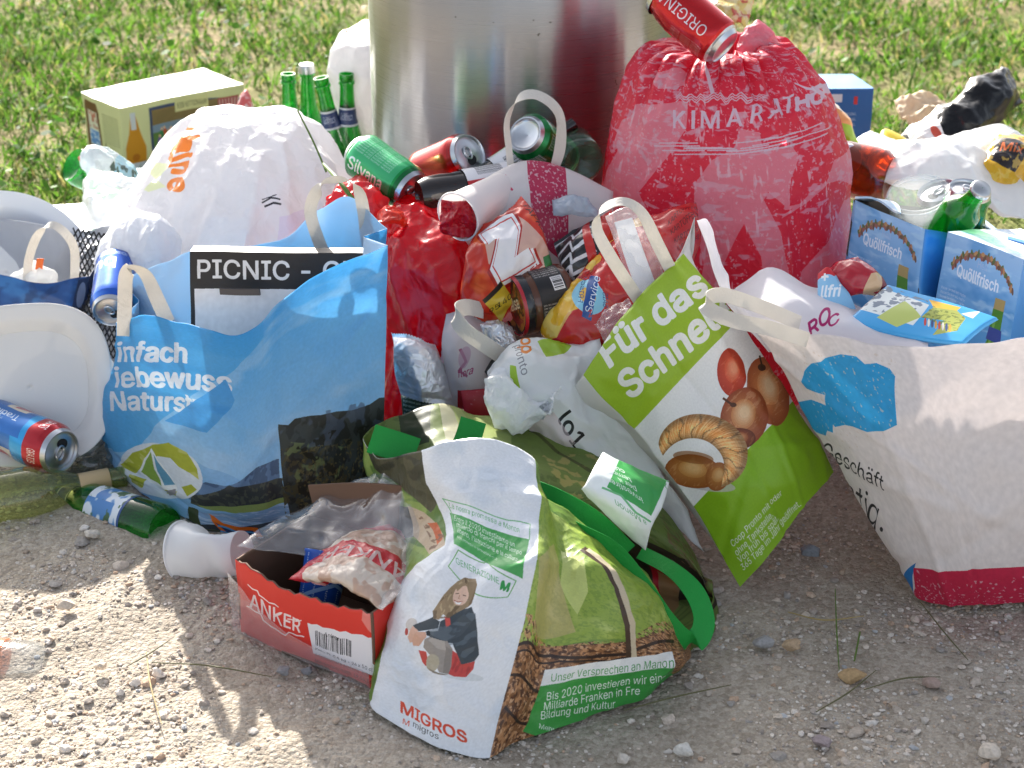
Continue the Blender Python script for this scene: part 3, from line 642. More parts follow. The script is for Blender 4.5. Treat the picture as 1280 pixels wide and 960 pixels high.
A.poly(mt, '3a423f'); A.tex(mt, '2a302c', 26, .0, 6); A.tex([(352, 560), (480, 545), (480, 700), (362, 700)], '4e4a30', 46, .1, 9, .9); A.tex([(350, 550), (430, 560), (420, 610), (360, 600)], '7d8f58', 22, .12, 10, .7); A.tex([(347, 531), (480, 495), (480, 560), (352, 560)], '54647a', 16, .1, 12, .6)
A.tex([(372, 545), (470, 530), (478, 660), (375, 660)], '1f231a', 30, .1, 14, .9); A.tex([(372, 560), (470, 550), (478, 660), (375, 660)], '6b6238', 90, .35, 15, .8)
A.ell(204, 589, 55, 34, 'dfe6ea', 14)
for pts in ([(152, 580), (165, 566), (190, 556), (212, 553), (236, 565), (250, 585), (252, 598), (240, 590), (225, 582), (214, 572), (196, 570), (180, 578), (168, 592)], [(228, 608), (242, 604), (250, 610), (238, 618)], [(165, 592), (180, 600), (178, 610), (166, 602)], [(205, 612), (222, 614), (218, 621), (204, 618)], [(212, 556), (222, 560), (217, 568)]):
    A.poly(pts, 'b3b93c'); A.tex(pts, 'd9d98f', 18, .2, 3, .6)
A.poly([(188, 560), (199, 578), (216, 602), (222, 612), (205, 612), (184, 604), (172, 590), (178, 574)], 'f2f4f0'); A.poly([(187, 564), (189, 588), (200, 608), (184, 600), (175, 590), (180, 576)], '8fae4a'); A.poly([(190, 568), (199, 582), (218, 606), (204, 607), (193, 590)], '6aa5bf'); A.line([(187, 562), (190, 585), (203, 611)], 1.6, 'f2f4f0')
A.poly([(203, 614), (219, 611), (221, 617), (208, 621)], '9d9a9b')
A.poly([(263, 640), (280, 654), (300, 658), (322, 660), (330, 690), (282, 690)], 'ee7a1e'); A.poly([(270, 651), (283, 660), (316, 664), (322, 690), (288, 690)], '22406f'); A.line([(274, 656), (296, 664), (318, 667)], 2, '58a8dd'); A.line([(277, 663), (296, 671), (318, 673)], 2, '58a8dd'); A.text('ALDI', (288, 682), (17, 1), (-1, -16), 'f2f2f2', .04)
A.grain(.03, 90)
im = A.image('lake_print')
blue_in = mat('blue_bag_inside', 'e2eef4', rough=.7, trans=.55, bump=PAPER_B)
open_bag('bag_body', fr, bk, [mat('lake_paper', img=im, rough=.48, trans=.42, bump=PAPER_B), mat('blue_paper', '4aa4dd', rough=.5, trans=.35, bump=PAPER_B), blue_in, blue_in], t, seed=4, amp=.005, freq=7, gusset=.03, rimwave=.004, folds=((1, 0, .33, .003), (1, 0, .62, -.003), (.75, 1, .95, .0035), (.2, 1, .42, -.0025), (-.5, 1, .2, .0025), (0, 1, .82, -.003)))
ribbon('handle', [PY(155, 420, 2.075), PY(156, 375, 2.07), PY(158, 343, 2.065), PY(169, 336, 2.06), PY(183, 345, 2.06), PY(197, 375, 2.05), PY(210, 403, 2.04)], .0185, M_WHITE_BAND, t, [(1, .15, .0), (1, .1, .05), (1, -.2, .3), (.7, -.5, .5), (.9, -.3, .4), (1, .1, .3), (1, .2, .2)])
ribbon('handle', [PY(412, 330, 2.06), PY(398, 300, 2.06), (PY(388, 262, 2.06)), PY(402, 232, 2.055), PY(425, 224, 2.05), PY(445, 232, 2.05), PY(454, 262, 2.055), PY(458, 300, 2.06)], .0155, M_WHITE_BAND, t, [(1, .1, .0), (1, .1, -.3), (1, .3, -.1), (.6, -.5, .6), (.1, -.6, .7), (.7, -.4, -.5), (1, .2, 0), (1, .1, 0)])

# ---- disposable grill box standing in the blue bag
o0 = PY(240, 600, 2.075); Ab = PY(478, 318, 1.975) - PY(238, 313, 2.03); Hb = PY(238, 313, 2.03) - o0; Bb = np.cross(Hb, Ab); Bb = Bb / np.linalg.norm(Bb) * .014
t = thing('grill_box', 'black and white picnic grill box standing inside the blue lake bag', 'box', o0)
fm = face_map(o0, Ab, Hb); A = Art(900, 1000, 'e9eaee', fm)
A.poly([(225, 300), (490, 300), (490, 361), (225, 361)], '28282c', dense=6); A.poly([(225, 350), (243.5, 350), (246, 620), (225, 620)], '28282c')
A.text('PICNIC - GRILL', (245, 347), (31.5, .6), (.2, -31), 'e6e8ec', .03)
A.grain(.03, 30); im = A.image('grill_box_print')
bb = carton('box_body', o0, Ab, Bb, Hb, [mat('grill_box_front', img=im, rough=.55, bump=[('noise', 120, .08)]), mat('black_card', '2a2a2e', rough=.5)], t, slots=(0, 1, 1, 1, 1, 1), seed=3, amp=.002)
q = lambda x, y: PY(x, y, 2.012)
ribbon('closing_tab', [PY(275, 364, 2.006), PY(300, 365, 2.001), PY(325, 365, 1.996)], .008, mat('grey_card', '55504f', rough=.6), t, (0, 0, 1), th=.003, n=12)

# ---- green bag leaning to the right
t = thing('carrier_bag', 'white and lime green paper bag with croissant and apples, leaning to the right', 'bag', PZ(930, 735))
rows = [[(730, 468, 1.895), (760, 422, 1.90), (790, 382, 1.915), (822, 348, 1.94), (853, 320, 1.975)],
        [(756, 500, 1.875), (788, 460, 1.865), (820, 424, 1.87), (852, 392, 1.89), (887, 361, 1.945)],
        [(792, 537, 1.855), (824, 501, 1.845), (855, 469, 1.85), (887, 436, 1.87), (922, 404, 1.925)],
        [(830, 586, 1.835), (862, 549, 1.825), (893, 517, 1.83), (924, 484, 1.85), (957, 452, 1.905)],
        [(866, 634, 1.82), (899, 599, 1.81), (930, 566, 1.815), (961, 533, 1.835), (993, 502, 1.89)],
        [(899, 690, 1.79), (930, 652, 1.79), (960, 615, 1.795), (990, 580, 1.815), (1019, 546, 1.87)],
        [(925, 734, 1.78), (955, 700, 1.785), (985, 665, 1.80), (1012, 628, 1.82), (1041, 590, 1.87)]]
fr = G(rows); of = np.array([(-.062, .085, .0), (-.06, .085, -.01), (-.055, .085, -.01), (-.05, .1, 0), (-.035, .10, 0), (-.02, .09, 0), (-.012, .075, .02)])
bk = fr + of[:, None]; bk[0] += [(.02, -.02, -.10), (.02, -.02, -.12), (.02, -.02, -.12), (.03, 0, -.07), (.0, 0, 0)]; bk[1] += [(0, 0, -.05), (0, 0, -.06), (0, 0, -.06), (0, 0, -.03), (.03, 0, .0)]; bk[0, 4] = PY(874, 274, 2.02); bk[0, 3] = PY(850, 352, 2.0)
mp = front_map(fr); A = Art(900, 1500, 'f2f2f0', mp)
A.poly([(700, 490), (740, 380), (840, 290), (915, 330), (935, 395), (910, 412), (792, 537)], 'a3c52d', dense=8); A.poly([(853, 648), (866, 634), (900, 598), (993, 500), (1060, 570), (1070, 620), (930, 760), (915, 745)], '8fbf22', dense=6)
A.text('Für das', (760, 461), (35, -27), (-23, -38), 'f4f5ef', .08); A.text('Schnelle', (786, 501), (33.5, -27.5), (-23.5, -38), 'f4f5ef', .08)
for s_, q0, q1 in (('Coop Pronto mit oder', (916, 684), (979, 619)), ('ohne Tankstelle.', (921, 695), (968, 646)), ('Von früh bis spät.', (925, 704), (976, 651)), ('365 Tage im Jahr geöffnet.', (929, 714), (1004, 633))): A.fit(s_, q0, q1, (-5.5, -9.5), 'f3f5ea', .015)
# the printed croissant, rolls and fruit: shaded like the studio photograph printed on the bag
def ball(cx, cy, rx, ry, an, c_dark, c_mid, c_hi, seed):
    for k_ in range(14):
        f = k_ / 13; A.ell(cx + 4 * f * f - rx * .12 * f, cy - ry * .18 * f, rx * (1 - .8 * f), ry * (1 - .8 * f), col(c_dark) * (1 - f) + col(c_mid) * f if f < .6 else col(c_mid) * (1 - (f - .6) / .4) + col(c_hi) * ((f - .6) / .4), an)
    t_ = np.linspace(0, 6.28, 24); A.tex(np.stack([cx + rx * .9 * np.cos(t_), cy + ry * .9 * np.sin(t_)], -1), c_hi, 40, .25, seed, .3, .3, (.4, 1.4))
ball(914, 466, 17, 30, -8, 'b83a22', 'dd5a38', 'ef9a74', 3); ball(960, 490, 26, 44, -16, 'a85630', 'd89058', 'f0cfa4', 4); ball(930, 522, 29, 38, 10, '9a4a28', 'd08a54', 'f0cca0', 5); ball(925, 548, 20, 13, 0, '6d3015', 'a8592e', 'c98a58', 6)
A.ell(951, 460, 5, 4, '4a2c1c', 30); A.line([(952, 461), (948, 446)], 2, '3b2a1a'); A.ell(917, 506, 4, 3, '5a3520'); A.line([(905, 498), (916, 506)], 3, '5a3520')
A.ell(876, 604, 44, 9, 'c9c4c4', 8, .8)
ball(866, 590, 36, 21, 6, '9a5826', 'c58a48', 'e2b67c', 8); A.ell(866, 573, 26, 8, '8a4e22', 6, .6); ball(897, 596, 15, 18, 20, '9a5826', 'c58a48', 'dcae74', 9)
ctr = np.array([869, 575.0]); e = lambda a, r_: ctr + np.array([math.cos(a) * r_ * 1.16, math.sin(a) * r_ * .98]); NT, NR = 130, 13
th_ = np.linspace(-3.0, .60, NT + 1); wd_ = np.sin(np.linspace(.16, 3.0, NT + 1)) ** .7; rq = random.Random(2); fl = [rq.random() for _ in range(400)]
for i in range(NT):
    w0, w1 = wd_[i], wd_[i + 1]
    for j in range(NR):
        s0, s1 = j / NR, (j + 1) / NR; tw = .30
        q = [e(th_[i] + tw * s0, 39 - 13 * w0 + 34 * w0 * s0), e(th_[i + 1] + tw * s0, 39 - 13 * w1 + 34 * w1 * s0), e(th_[i + 1] + tw * s1, 39 - 13 * w1 + 34 * w1 * s1), e(th_[i] + tw * s1, 39 - 13 * w0 + 34 * w0 * s1)]
        lay = ((i + 2.5 * math.sin(j * .6)) % 15) / 15; sh = .72 + .5 * math.sin(min(1, s0 * 1.15 + .05) * 3.1) * (.75 + .25 * lay); fk = fl[(i * 3) % 400] * .5 + fl[(i + j * 17) % 400] * .25
        c_ = srgb('b87434') * (1 - fk) + srgb('f4d8a8') * fk; c_ = np.clip(c_ * sh * (1.1 if lay > .12 else .84), 0, 1); A.poly(q, c_)
A.grain(.025, 80); im = A.image('croissant_print')
wp = mat('white_paper', 'e4e2de', rough=.55, trans=.35, bump=PAPER_B)
open_bag('bag_body', fr, bk, [mat('croissant_paper', img=im, rough=.42, trans=.25, bump=PAPER_B), wp, wp, wp], t, seed=12, amp=.004, freq=8, gusset=.0, rimwave=.003, folds=((1, 0, .5, -.002), (0, 1, .3, .0025), (.3, 1, .85, -.0025), (-.4, 1, .45, .002), (1, .2, .9, .002)))
ribbon('handle', [PY(812, 395, 1.935), PY(790, 362, 1.93), PY(764, 322, 1.925), PY(746, 286, 1.93), PY(753, 262, 1.935), PY(778, 252, 1.94), PY(802, 266, 1.95), PY(822, 305, 1.955), PY(842, 345, 1.955)], .0150, M_WHITE_BAND, t, [(1, .2, .3), (1, .2, .5), (1, .3, .5), (.8, .5, -.2), (.1, .9, .3), (.1, .9, .3), (.5, .6, .3), (1, .2, .4), (1, .2, .4)])

# ---- paper bag with the blue cloud at the right edge
t = thing('carrier_bag', 'beige paper bag with a blue cloud print and red bottom band, full of blue cartons', 'bag', PZ(1270, 752))
xs = [945, 985, 1040, 1110, 1180, 1280, 1390]
top = [(945, 419, 1.86), (985, 418, 1.83), (1045, 422, 1.80), (1112, 431, 1.79), (1180, 433, 1.79), (1280, 421, 1.80), (1400, 404, 1.83)]
bot = [(1143, 738), (1152, 748), (1180, 755), (1215, 757), (1250, 756), (1320, 750), (1405, 742)]
fr = sheet(top, bot, (0, .12, .3, .5, .75, .92, 1), .045, 0.002)
btop = [(955, 372, 2.0), (990, 368, 2.03), (1050, 378, 2.06), (1110, 392, 2.08), (1180, 395, 2.09), (1280, 375, 2.1), (1400, 360, 2.1)]
bk = fr.copy(); bt = np.array([PY(*p) for p in btop])
for i, k in enumerate(ks): bk[i] = bt * (1 - k) + (fr[-1] + [.0, .18, 0]) * k
mp = front_map(fr); A = Art(1300, 1000, 'e6dfda', mp)
A.poly([(1001, 478), (1003, 466), (1012, 456), (1024, 454), (1030, 449), (1050, 444), (1070, 446), (1081, 455), (1096, 453), (1112, 460), (1119, 470), (1121, 531), (1105, 538), (1085, 539), (1068, 532), (1058, 530), (1045, 533), (1034, 521), (1030, 495), (1018, 491), (1006, 487)], '2fa0d3')
A.poly([(994, 503), (1012, 501), (1033, 508), (1042, 530), (1043, 540), (1036, 537), (1033, 544), (1022, 540), (1012, 530)], '2fa0d3')
A.tex([(1001, 440), (1125, 440), (1125, 545), (990, 545)], 'd7cabc', 90, .52, 4, .7)
A.text('im Geschäft', (1003, 556), (17.5, 10.5), (1.5, -26), '2e2b2b', .012); A.text('günstig.', (1012, 583), (24.5, 22), (0, -37), '2e2b2b', .012)
A.poly([(1050, 690), (1143, 706), (1141, 720), (1150, 760), (1050, 760)], '2d7fc0'); A.poly([(1141, 711), (1200, 713), (1290, 708), (1410, 700), (1410, 770), (1150, 770)], 'c92a4c', dense=5); A.poly([(1120, 722), (1136, 722), (1138, 738), (1124, 738)], 'e7dccf')
A.tex([(1141, 711), (1410, 700), (1410, 770), (1150, 770)], 'dbb7bd', 60, .45, 7, .8)
A.poly([(1360, 520), (1400, 470), (1420, 560)], 'e8a070', .5); A.grain(.035, 60); im = A.image('cloud_print')
cin = mat('white_liner', 'eeeaec', rough=.6, trans=.4, bump=PAPER_B)
open_bag('bag_body', fr, bk, [mat('cloud_paper', img=im, rough=.55, trans=.3, bump=PAPER_B), mat('beige_paper', 'dcd0c6', rough=.6, trans=.3, bump=PAPER_B), cin, cin], t, seed=22, amp=.005, freq=6, gusset=.02, rimwave=.004, folds=((1, 0, .38, .003), (1, 0, .56, -.002), (-.15, 1, .45, .003), (.3, 1, .8, -.003), (-.6, 1, .15, .0025)))
ribbon('handle', [PY(1010, 425, 1.815), PY(960, 410, 1.80), PY(915, 400, 1.795), PY(886, 386, 1.80), PY(884, 374, 1.81), PY(905, 369, 1.825), PY(950, 383, 1.85), PY(1000, 404, 1.87)], .017, M_WHITE_BAND, t, [(0, .3, 1), (0, .3, 1), (.0, .4, 1), (.3, .5, 1), (.3, .5, 1), (0, .5, 1), (0, .5, 1), (0, .5, 1)])
# the thin white inner bag that stands up out of it, with magenta lettering
ctl = G([[(871, 276, 1.95), (886, 277, 1.95), (898, 325, 1.96), (910, 366, 1.97), (962, 337, 1.98), (1004, 358, 1.99), (1050, 376, 1.98), (1100, 402, 1.94), (1160, 418, 1.90)],
         [(884, 310, 1.93), (894, 312, 1.93), (905, 350, 1.935), (916, 380, 1.935), (965, 362, 1.93), (1010, 378, 1.93), (1055, 392, 1.93), (1100, 414, 1.90), (1160, 430, 1.87)],
         [(905, 372, 1.90), (914, 375, 1.90), (925, 385, 1.895), (940, 396, 1.89), (980, 392, 1.885), (1022, 402, 1.885), (1060, 410, 1.88), (1105, 428, 1.87), (1160, 440, 1.85)],
         [(960, 440, 1.88), (966, 440, 1.88), (974, 440, 1.875), (985, 440, 1.87), (1005, 441, 1.865), (1035, 445, 1.865), (1065, 450, 1.86), (1105, 455, 1.855), (1160, 460, 1.85)]])
A = Art(700, 300, 'f1eff2', front_map(ctl)); A.text('RO', (1010, 421), (20, -13), (-4, -20), 'b8266f', .04); A.text('C', (1034, 412), (20, -8), (-2, -14), 'b8266f', .02); im = A.image('liner_print')
pouch('inner_bag', ctl, [mat('liner_paper', img=im, rough=.5, trans=.45, bump=PAPER_B), cin], t, th=.004, amp=.004, freq=11, seed=31)

# ---- red drawstring sack
t = thing('drawstring_sack', 'large red drawstring sack with pink figures and one line of white capital letters', 'sack', PZ(905, 470))
rows = [(870, 935, 104, 2.33, .03), (858, 955, 70, 2.33, .045), (838, 968, 58, 2.33, .06), (815, 985, 66, 2.33, .085), (792, 1010, 92, 2.33, .115), (772, 1040, 132, 2.33, .14), (760, 1056, 180, 2.33, .157), (754, 1057, 235, 2.33, .165), (756, 1064, 300, 2.32, .165), (760, 1063, 360, 2.32, .16), (775, 1052, 430, 2.31, .15), (800, 1035, 470, 2.31, .12)]
V = sack_rings(rows, 160, 130)
a = np.linspace(0, 2 * np.pi, 160, endpoint=False); k = np.linspace(0, 1, 130)
amp = np.clip(1 - np.abs(k - .2) / .28, 0, 1) * .012 + np.clip(1 - k / .12, 0, 1) * .002
pl = np.sin(a * 17 + 2 * np.sin(a * 3)) + .6 * np.sin(a * 29 + 1)
cen = V.mean(1, keepdims=True); dr = V - cen; V = V + dr / np.linalg.norm(dr, axis=-1, keepdims=True) * (amp[:, None] * pl[None])[..., None]
V[..., 2] += (np.clip(1 - k / .22, 0, 1) ** 1.2)[:, None] * (.028 * np.exp(-((a - 2.75) / .5) ** 2) - .0 * a)[None]
A = Art(1000, 1300, 'df2c48', sack_map(V)); S = _full(A)
PK = 'e58c9c'
for pts in ([(796, 130), (860, 128), (858, 160), (840, 190), (800, 240), (830, 300), (845, 330), (760, 330), (745, 240), (775, 190)],
            [(925, 160), (950, 165), (955, 190), (990, 180), (1000, 195), (985, 230), (985, 262), (960, 240), (955, 250), (975, 290), (985, 340), (980, 420), (960, 420), (950, 320), (930, 280), (905, 330), (890, 420), (862, 420), (880, 330), (868, 260), (868, 230), (890, 200), (918, 185)],
            [(1062, 180), (1040, 200), (1030, 230), (1045, 225), (1064, 230)], [(1064, 245), (1050, 250), (1030, 300), (1000, 340), (985, 400), (1010, 400), (1030, 350), (1066, 310)], [(780, 150), (800, 140), (800, 170), (770, 190)], [(820, 92), (850, 86), (860, 110), (825, 112)]):
    A.poly(pts, PK)
A.line([(985, 225), (980, 260), (1000, 255), (1030, 228)], 4, PK); A.line([(978, 270), (1025, 230)], 3, PK)
A.tex(S, 'd8bcca', 38, .85, 2, .7, .3); A.tex(S, 'e6c6d0', 110, .45, 5, .8, .25); A.tex(S, 'e0bccb', 16, .4, 15, .75, .2, (1, 3.2)); A.tex(S, 'e8d2dc', 50, .55, 17, .8, .2, (1.4, .35)); A.tex([(740, 20), (1080, 20), (1080, 130), (740, 130)], 'd9c2d0', 30, .3, 9, .7, .3)
for ch, x, x1, y, an in (('K', 842, 857, 160, 2), ('I', 865, 869, 160, 2), ('M', 877, 899, 160, 1), ('A', 908, 928, 158, -3), ('R', 938, 953, 154, -7), ('A', 960, 978, 148, -12), ('T', 978, 990, 143, -14), ('H', 993, 1008, 139, -15), ('O', 1010, 1026, 134, -18)):
    if ch == 'I': A.line([(866.5, 160), (866.5, 139)], 4.5, 'dcd8e8'); continue
    V_ = np.concatenate(glyphs(ch)); k_ = (x1 - x) / np.ptp(V_[:, 0]); c_, s_ = math.cos(R(an)), math.sin(R(an)); A.text(ch, (x - V_[:, 0].min() * k_, y), (k_, k_ * s_), (-29 * s_ * .2, -29), 'dcd8e8', .04)
r2 = random.Random(3)
for k_ in range(26):
    x0 = r2.uniform(818, 990); ln = r2.uniform(25, 60); yy = 178 + r2.uniform(0, 17); f = lambda x: yy - max(0, x - 900) ** 2 * .0016
    A.line([(x0, f(x0)), (x0 + ln / 2, f(x0 + ln / 2)), (x0 + ln, f(x0 + ln))], 1.5, 'ddd5e2')
for k_ in range(3):
    xs_ = np.linspace(845, 955, 40); A.line(np.stack([xs_, 120 + k_ * 3 + 2.5 * np.sin(xs_ * .5) + (xs_ > 890) * 2 * np.sin(xs_ * .23)], -1), 1.3, 'dccfdc')
im = A.image('sack_print')
M_SACK = mat('sack_film', img=im, rough=.42, trans=.38, bump=[('crumple', 30, .25), ('noise', 160, .2)])
sack('sack_body', V, [M_SACK, mat('sack_back', 'd8304a', rough=.45, trans=.45, wear=('d9bcca', 30, .52, .7), bump=[('crumple', 30, .25)])], t, amp=.0055, freq=11, seed=3, oct=4, ani=(1, 1, .55))
tube('drawstring', [PY(868, 92, 2.26), PY(880, 84, 2.27), PY(905, 88, 2.27), PY(940, 78, 2.28), PY(950, 60, 2.30)], .0018, mat('pink_cord', 'd98ba0', rough=.7), t)
pouch('loose_collar', G([[(925, 45, 2.33), (945, 24, 2.34), (962, 40, 2.34), (985, 66, 2.34)], [(922, 62, 2.31), (940, 50, 2.31), (965, 62, 2.32), (985, 82, 2.32)], [(930, 84, 2.30), (945, 78, 2.30), (962, 84, 2.3), (980, 98, 2.3)]]), [mat('pink_film', 'd8909f', rough=.4, trans=.5, bump=[('crumple', 60, .3)])] * 2, t, th=.006, amp=.005, freq=25, seed=8)

# ---- woven bag in front
t = thing('carrier_bag', 'woven shopping bag lying open in front, with garden photo print, white panel and green straps', 'bag', PZ(680, 860))
fr0 = [[(457, 548, 1.82), (478, 572, 1.77), (527, 563, 1.71), (595, 549, 1.69), (664, 570, 1.68), (682, 622, 1.675), (742, 668, 1.665), (800, 715, 1.665), (842, 772, 1.66), (872, 785, 1.69)],
       [(466, 600, 1.82), (487, 625, 1.76), (546, 640, 1.655), (610, 640, 1.62), (677, 640, 1.61), (696, 680, 1.615), (748, 706, 1.59), (808, 745, 1.605), (852, 795, 1.64), (880, 792, 1.70)],
       [(474, 670, 1.80), (485, 700, 1.74), (517, 707, 1.61), (590, 735, 1.55), (672, 708, 1.545), (694, 745, 1.555), (752, 765, 1.55), (812, 790, 1.575), (852, 812, 1.62), (885, 797, 1.695)],
       [(478, 740, 1.78), (474, 790, 1.68), (477, 818, 1.575), (560, 838, 1.51), (652, 795, 1.51), (680, 832, 1.515), (752, 826, 1.53), (817, 826, 1.565), (852, 826, 1.61), (888, 794, 1.70)]]
bk0 = [[(887, 735, 1.76), (850, 655, 1.82), (770, 580, 1.87), (700, 547, 1.89), (620, 520, 1.91), (548, 502, 1.91), (495, 518, 1.88)],
       [(892, 752, 1.75), (858, 690, 1.77), (775, 630, 1.765), (700, 612, 1.76), (620, 590, 1.765), (550, 575, 1.79), (500, 575, 1.83)],
       [(893, 764, 1.75), (862, 728, 1.77), (785, 690, 1.76), (700, 680, 1.76), (620, 660, 1.77), (550, 640, 1.79), (502, 640, 1.83)],
       [(893, 772, 1.745), (862, 742, 1.78), (785, 718, 1.79), (700, 715, 1.79), (620, 700, 1.80), (550, 695, 1.82), (502, 700, 1.84)]]
rings = [np.array([PY(*p) for p in a + b_]) for a, b_ in zip(fr0, bk0)]
rings.append(np.array([PZ(*p, .003) for p in [(478, 790), (471, 845), (469, 886), (540, 930), (611, 949), (660, 922), (745, 893), (805, 868), (845, 835), (888, 790), (890, 776), (860, 755), (785, 742), (700, 735), (620, 735), (550, 745), (502, 765)]]))
ctl = np.array(rings); per = 9; nv = 110
def loopgrid(ctl, per, nv, crn):
    D = cr(ctl, nv, 0); n = ctl.shape[1]; return cr(D, n * per, 1, loop=True)
Vg = loopgrid(ctl, per, nv, None); nf_ = 9 * per + 1
uvf = uvgrid(nv, nf_); mp = panel_map(Vg[::2, :nf_][:, ::2], uvf[::2, ::2])
A = Art(1500, 1100, '6f8f3c', mp); S = _full(A)
A.tex(S, '4f7230', 16, 0, 1, .8, .4)
A.poly([(640, 600), (900, 600), (900, 790), (790, 800), (700, 808), (640, 812), (600, 815), (600, 700)], '93ab45'); A.tex([(640, 600), (900, 600), (900, 790), (640, 812)], 'c3cf7c', 10, .12, 3, .7, .5); A.tex([(640, 600), (900, 600), (900, 800), (600, 815)], '6d8b35', 110, .1, 5, .45)
soilp = [(590, 806), (700, 808), (780, 802), (845, 785), (900, 770), (900, 960), (590, 980)]
A.poly(soilp, '8a5f3c', dense=6); A.tex(soilp, 'c39064', 70, .05, 4, .85); A.tex(soilp, '4e3020', 85, .12, 6, .9); A.tex(soilp, 'dcb38c', 150, .4, 8, .8)
A.line([(640, 812), (690, 820), (740, 822), (785, 818), (838, 803)], 4, '33221a'); A.line([(640, 819), (700, 827), (760, 827), (785, 822)], 2.5, '33221a'); A.line([(636, 845), (665, 858), (690, 866)], 4, '33221a'); A.line([(632, 885), (665, 905)], 4, '33221a')
A.line([(730, 690), (752, 708), (768, 735), (782, 780), (787, 830)], 9, '4a3626'); A.line([(735, 690), (757, 710), (772, 737), (787, 780), (792, 830)], 6.5, 'cfc0a2')
A.poly([(672, 700), (690, 680), (705, 740), (720, 790), (668, 790)], 'c8b083', .6); A.poly([(700, 690), (730, 700), (735, 740), (722, 768), (700, 730)], 'd3dc8c', .8)
ls = [(450, 540), (535, 560), (550, 700), (500, 735), (470, 700)]
A.poly(ls, '5f7f38'); A.tex(ls, '9db25e', 14, .1, 3, .8); A.poly([(450, 540), (535, 555), (545, 625), (535, 640), (505, 610), (478, 590)], '4a4a33'); A.tex([(450, 540), (535, 555), (545, 625), (478, 590)], '2c2f20', 22, .1, 4, .8)
A.poly([(484, 628), (514, 634), (516, 668), (500, 676), (488, 660)], '2a2a28'); A.poly([(512, 632), (528, 640), (553, 668), (556, 680), (535, 692), (512, 668)], 'c6b196'); A.poly([(530, 652), (540, 650), (552, 672), (545, 680)], 'c9622f'); A.tex([(512, 632), (556, 670), (535, 692)], '6b4a33', 50, .2, 9, .7); A.line([(478, 600), (492, 612), (494, 628), (482, 636)], 5, 'd5cdbb')
A.poly([(480, 650), (500, 680), (530, 695), (500, 730), (478, 720)], '7f9a4e')
wpn = [(527, 560), (547, 546), (592, 542), (656, 555), (667, 572), (675, 630), (671, 700), (656, 775), (636, 850), (622, 905), (611, 960), (590, 960), (515, 940), (455, 895), (468, 875), (477, 820), (495, 730), (515, 707), (555, 680), (557, 667), (545, 635), (535, 605)]
A.poly(wpn, 'e9edf2', dense=4); A.tex(wpn, 'cdd9e6', 9, .1, 3, .6, .5)
z = lambda pts: [(490 + x / 3.84, 610 + y / 3.84) for x, y in pts]
A.poly(z([(262, 112), (330, 130), (450, 185), (655, 238), (625, 435), (450, 355), (300, 270), (298, 220)]), '4ca557', dense=5); A.line(z([(240, 50), (360, 82), (450, 118), (662, 165), (655, 240)]), 1.3, '7dbb86'); A.line(z([(240, 50), (298, 220), (300, 270)]), 1.3, '7dbb86')
for s_, q0, q1, up, c_, bo in (('La nostra promessa a Manon', (265, 90), (606, 205), (2, -34), '63ac72', .01), ('Entro il 2020 investiremo un', (288, 148), (580, 272), (2, -32), 'f4f8f2', .03), ('miliardo di franchi per il tempo', (303, 180), (618, 318), (2, -32), 'f4f8f2', .03), ("libero, l'istruzione e la cultura.", (312, 212), (606, 358), (2, -31), 'f4f8f2', .03), ('Altre promesse su generazione-m.ch', (315, 243), (498, 340), (1, -18), 'e2f0e2', 0), ('GENERAZIONE', (306, 362), (514, 462), (-4, -42), '5aa86c', .0)):
    A.fit(s_, z([q0])[0], z([q1])[0], (up[0] / 3.84, up[1] / 3.84), c_, bo)
A.fit('M', z([(512, 482)])[0], z([(552, 496)])[0], (4, -14), '2f9a4b', .07); A.line(z([(320, 300), (440, 355), (450, 335), (465, 362), (592, 445), (552, 522), (272, 375), (320, 300)]), 1.3, '6fae66')
# printed photograph: a girl sitting on the floor, hugging her knees
A.ell(*z([(345, 905)])[0], 24, 5, 'd3d9dc', 8, .8)
A.ell(*z([(97, 655)])[0], 7, 8, 'cfcac6', 15); A.ell(*z([(72, 690)])[0], 2.6, 4.5, 'b8423c', 10)
A.poly(z([(105, 660), (150, 640), (195, 618), (230, 640), (225, 672), (130, 688)]), '3c444a')
A.poly(z([(285, 770), (320, 800), (332, 845), (395, 832), (385, 870), (350, 907), (300, 905), (274, 890)]), 'c8453f'); A.tex(z([(285, 770), (332, 845), (395, 832), (350, 907), (274, 890)]), '9c2f30', 50, .1, 3, .6, .2, (2.5, .6))
A.poly(z([(328, 580), (380, 568), (404, 610), (411, 700), (416, 800), (392, 832), (330, 846), (312, 795), (292, 742), (240, 738), (225, 690), (232, 640), (280, 610)]), '39434b'); A.tex(z([(328, 580), (404, 600), (416, 810), (330, 846), (240, 738)]), '5d6a74', 34, .1, 6, .7)
A.poly(z([(252, 618), (276, 612), (284, 690), (262, 680)]), 'cf5148')
A.poly(z([(165, 725), (205, 705), (262, 722), (292, 770), (284, 850), (274, 890), (232, 884), (205, 820), (152, 762)]), '9d958d'); A.poly(z([(180, 728), (210, 712), (255, 735), (262, 780), (225, 770)]), 'b9b1a8', .8); A.poly(z([(262, 760), (290, 775), (276, 888), (250, 885)]), '7f7770', .6)
A.poly(z([(128, 778), (165, 785), (172, 835), (158, 855), (140, 835)]), 'c8453f'); A.ell(*z([(196, 838)])[0], 9.5, 11, 'b3ab96', 20); A.poly(z([(165, 860), (210, 880), (275, 892), (250, 896), (195, 885)]), '8a8276')
A.poly(z([(166, 688), (240, 684), (300, 640), (345, 600), (385, 640), (330, 705), (262, 735), (186, 714)]), '434d55'); A.tex(z([(166, 688), (300, 640), (385, 640), (262, 735)]), '66727c', 40, .15, 8, .6); A.ell(*z([(180, 697)])[0], 2.4, 3.4, '23262a', 0)
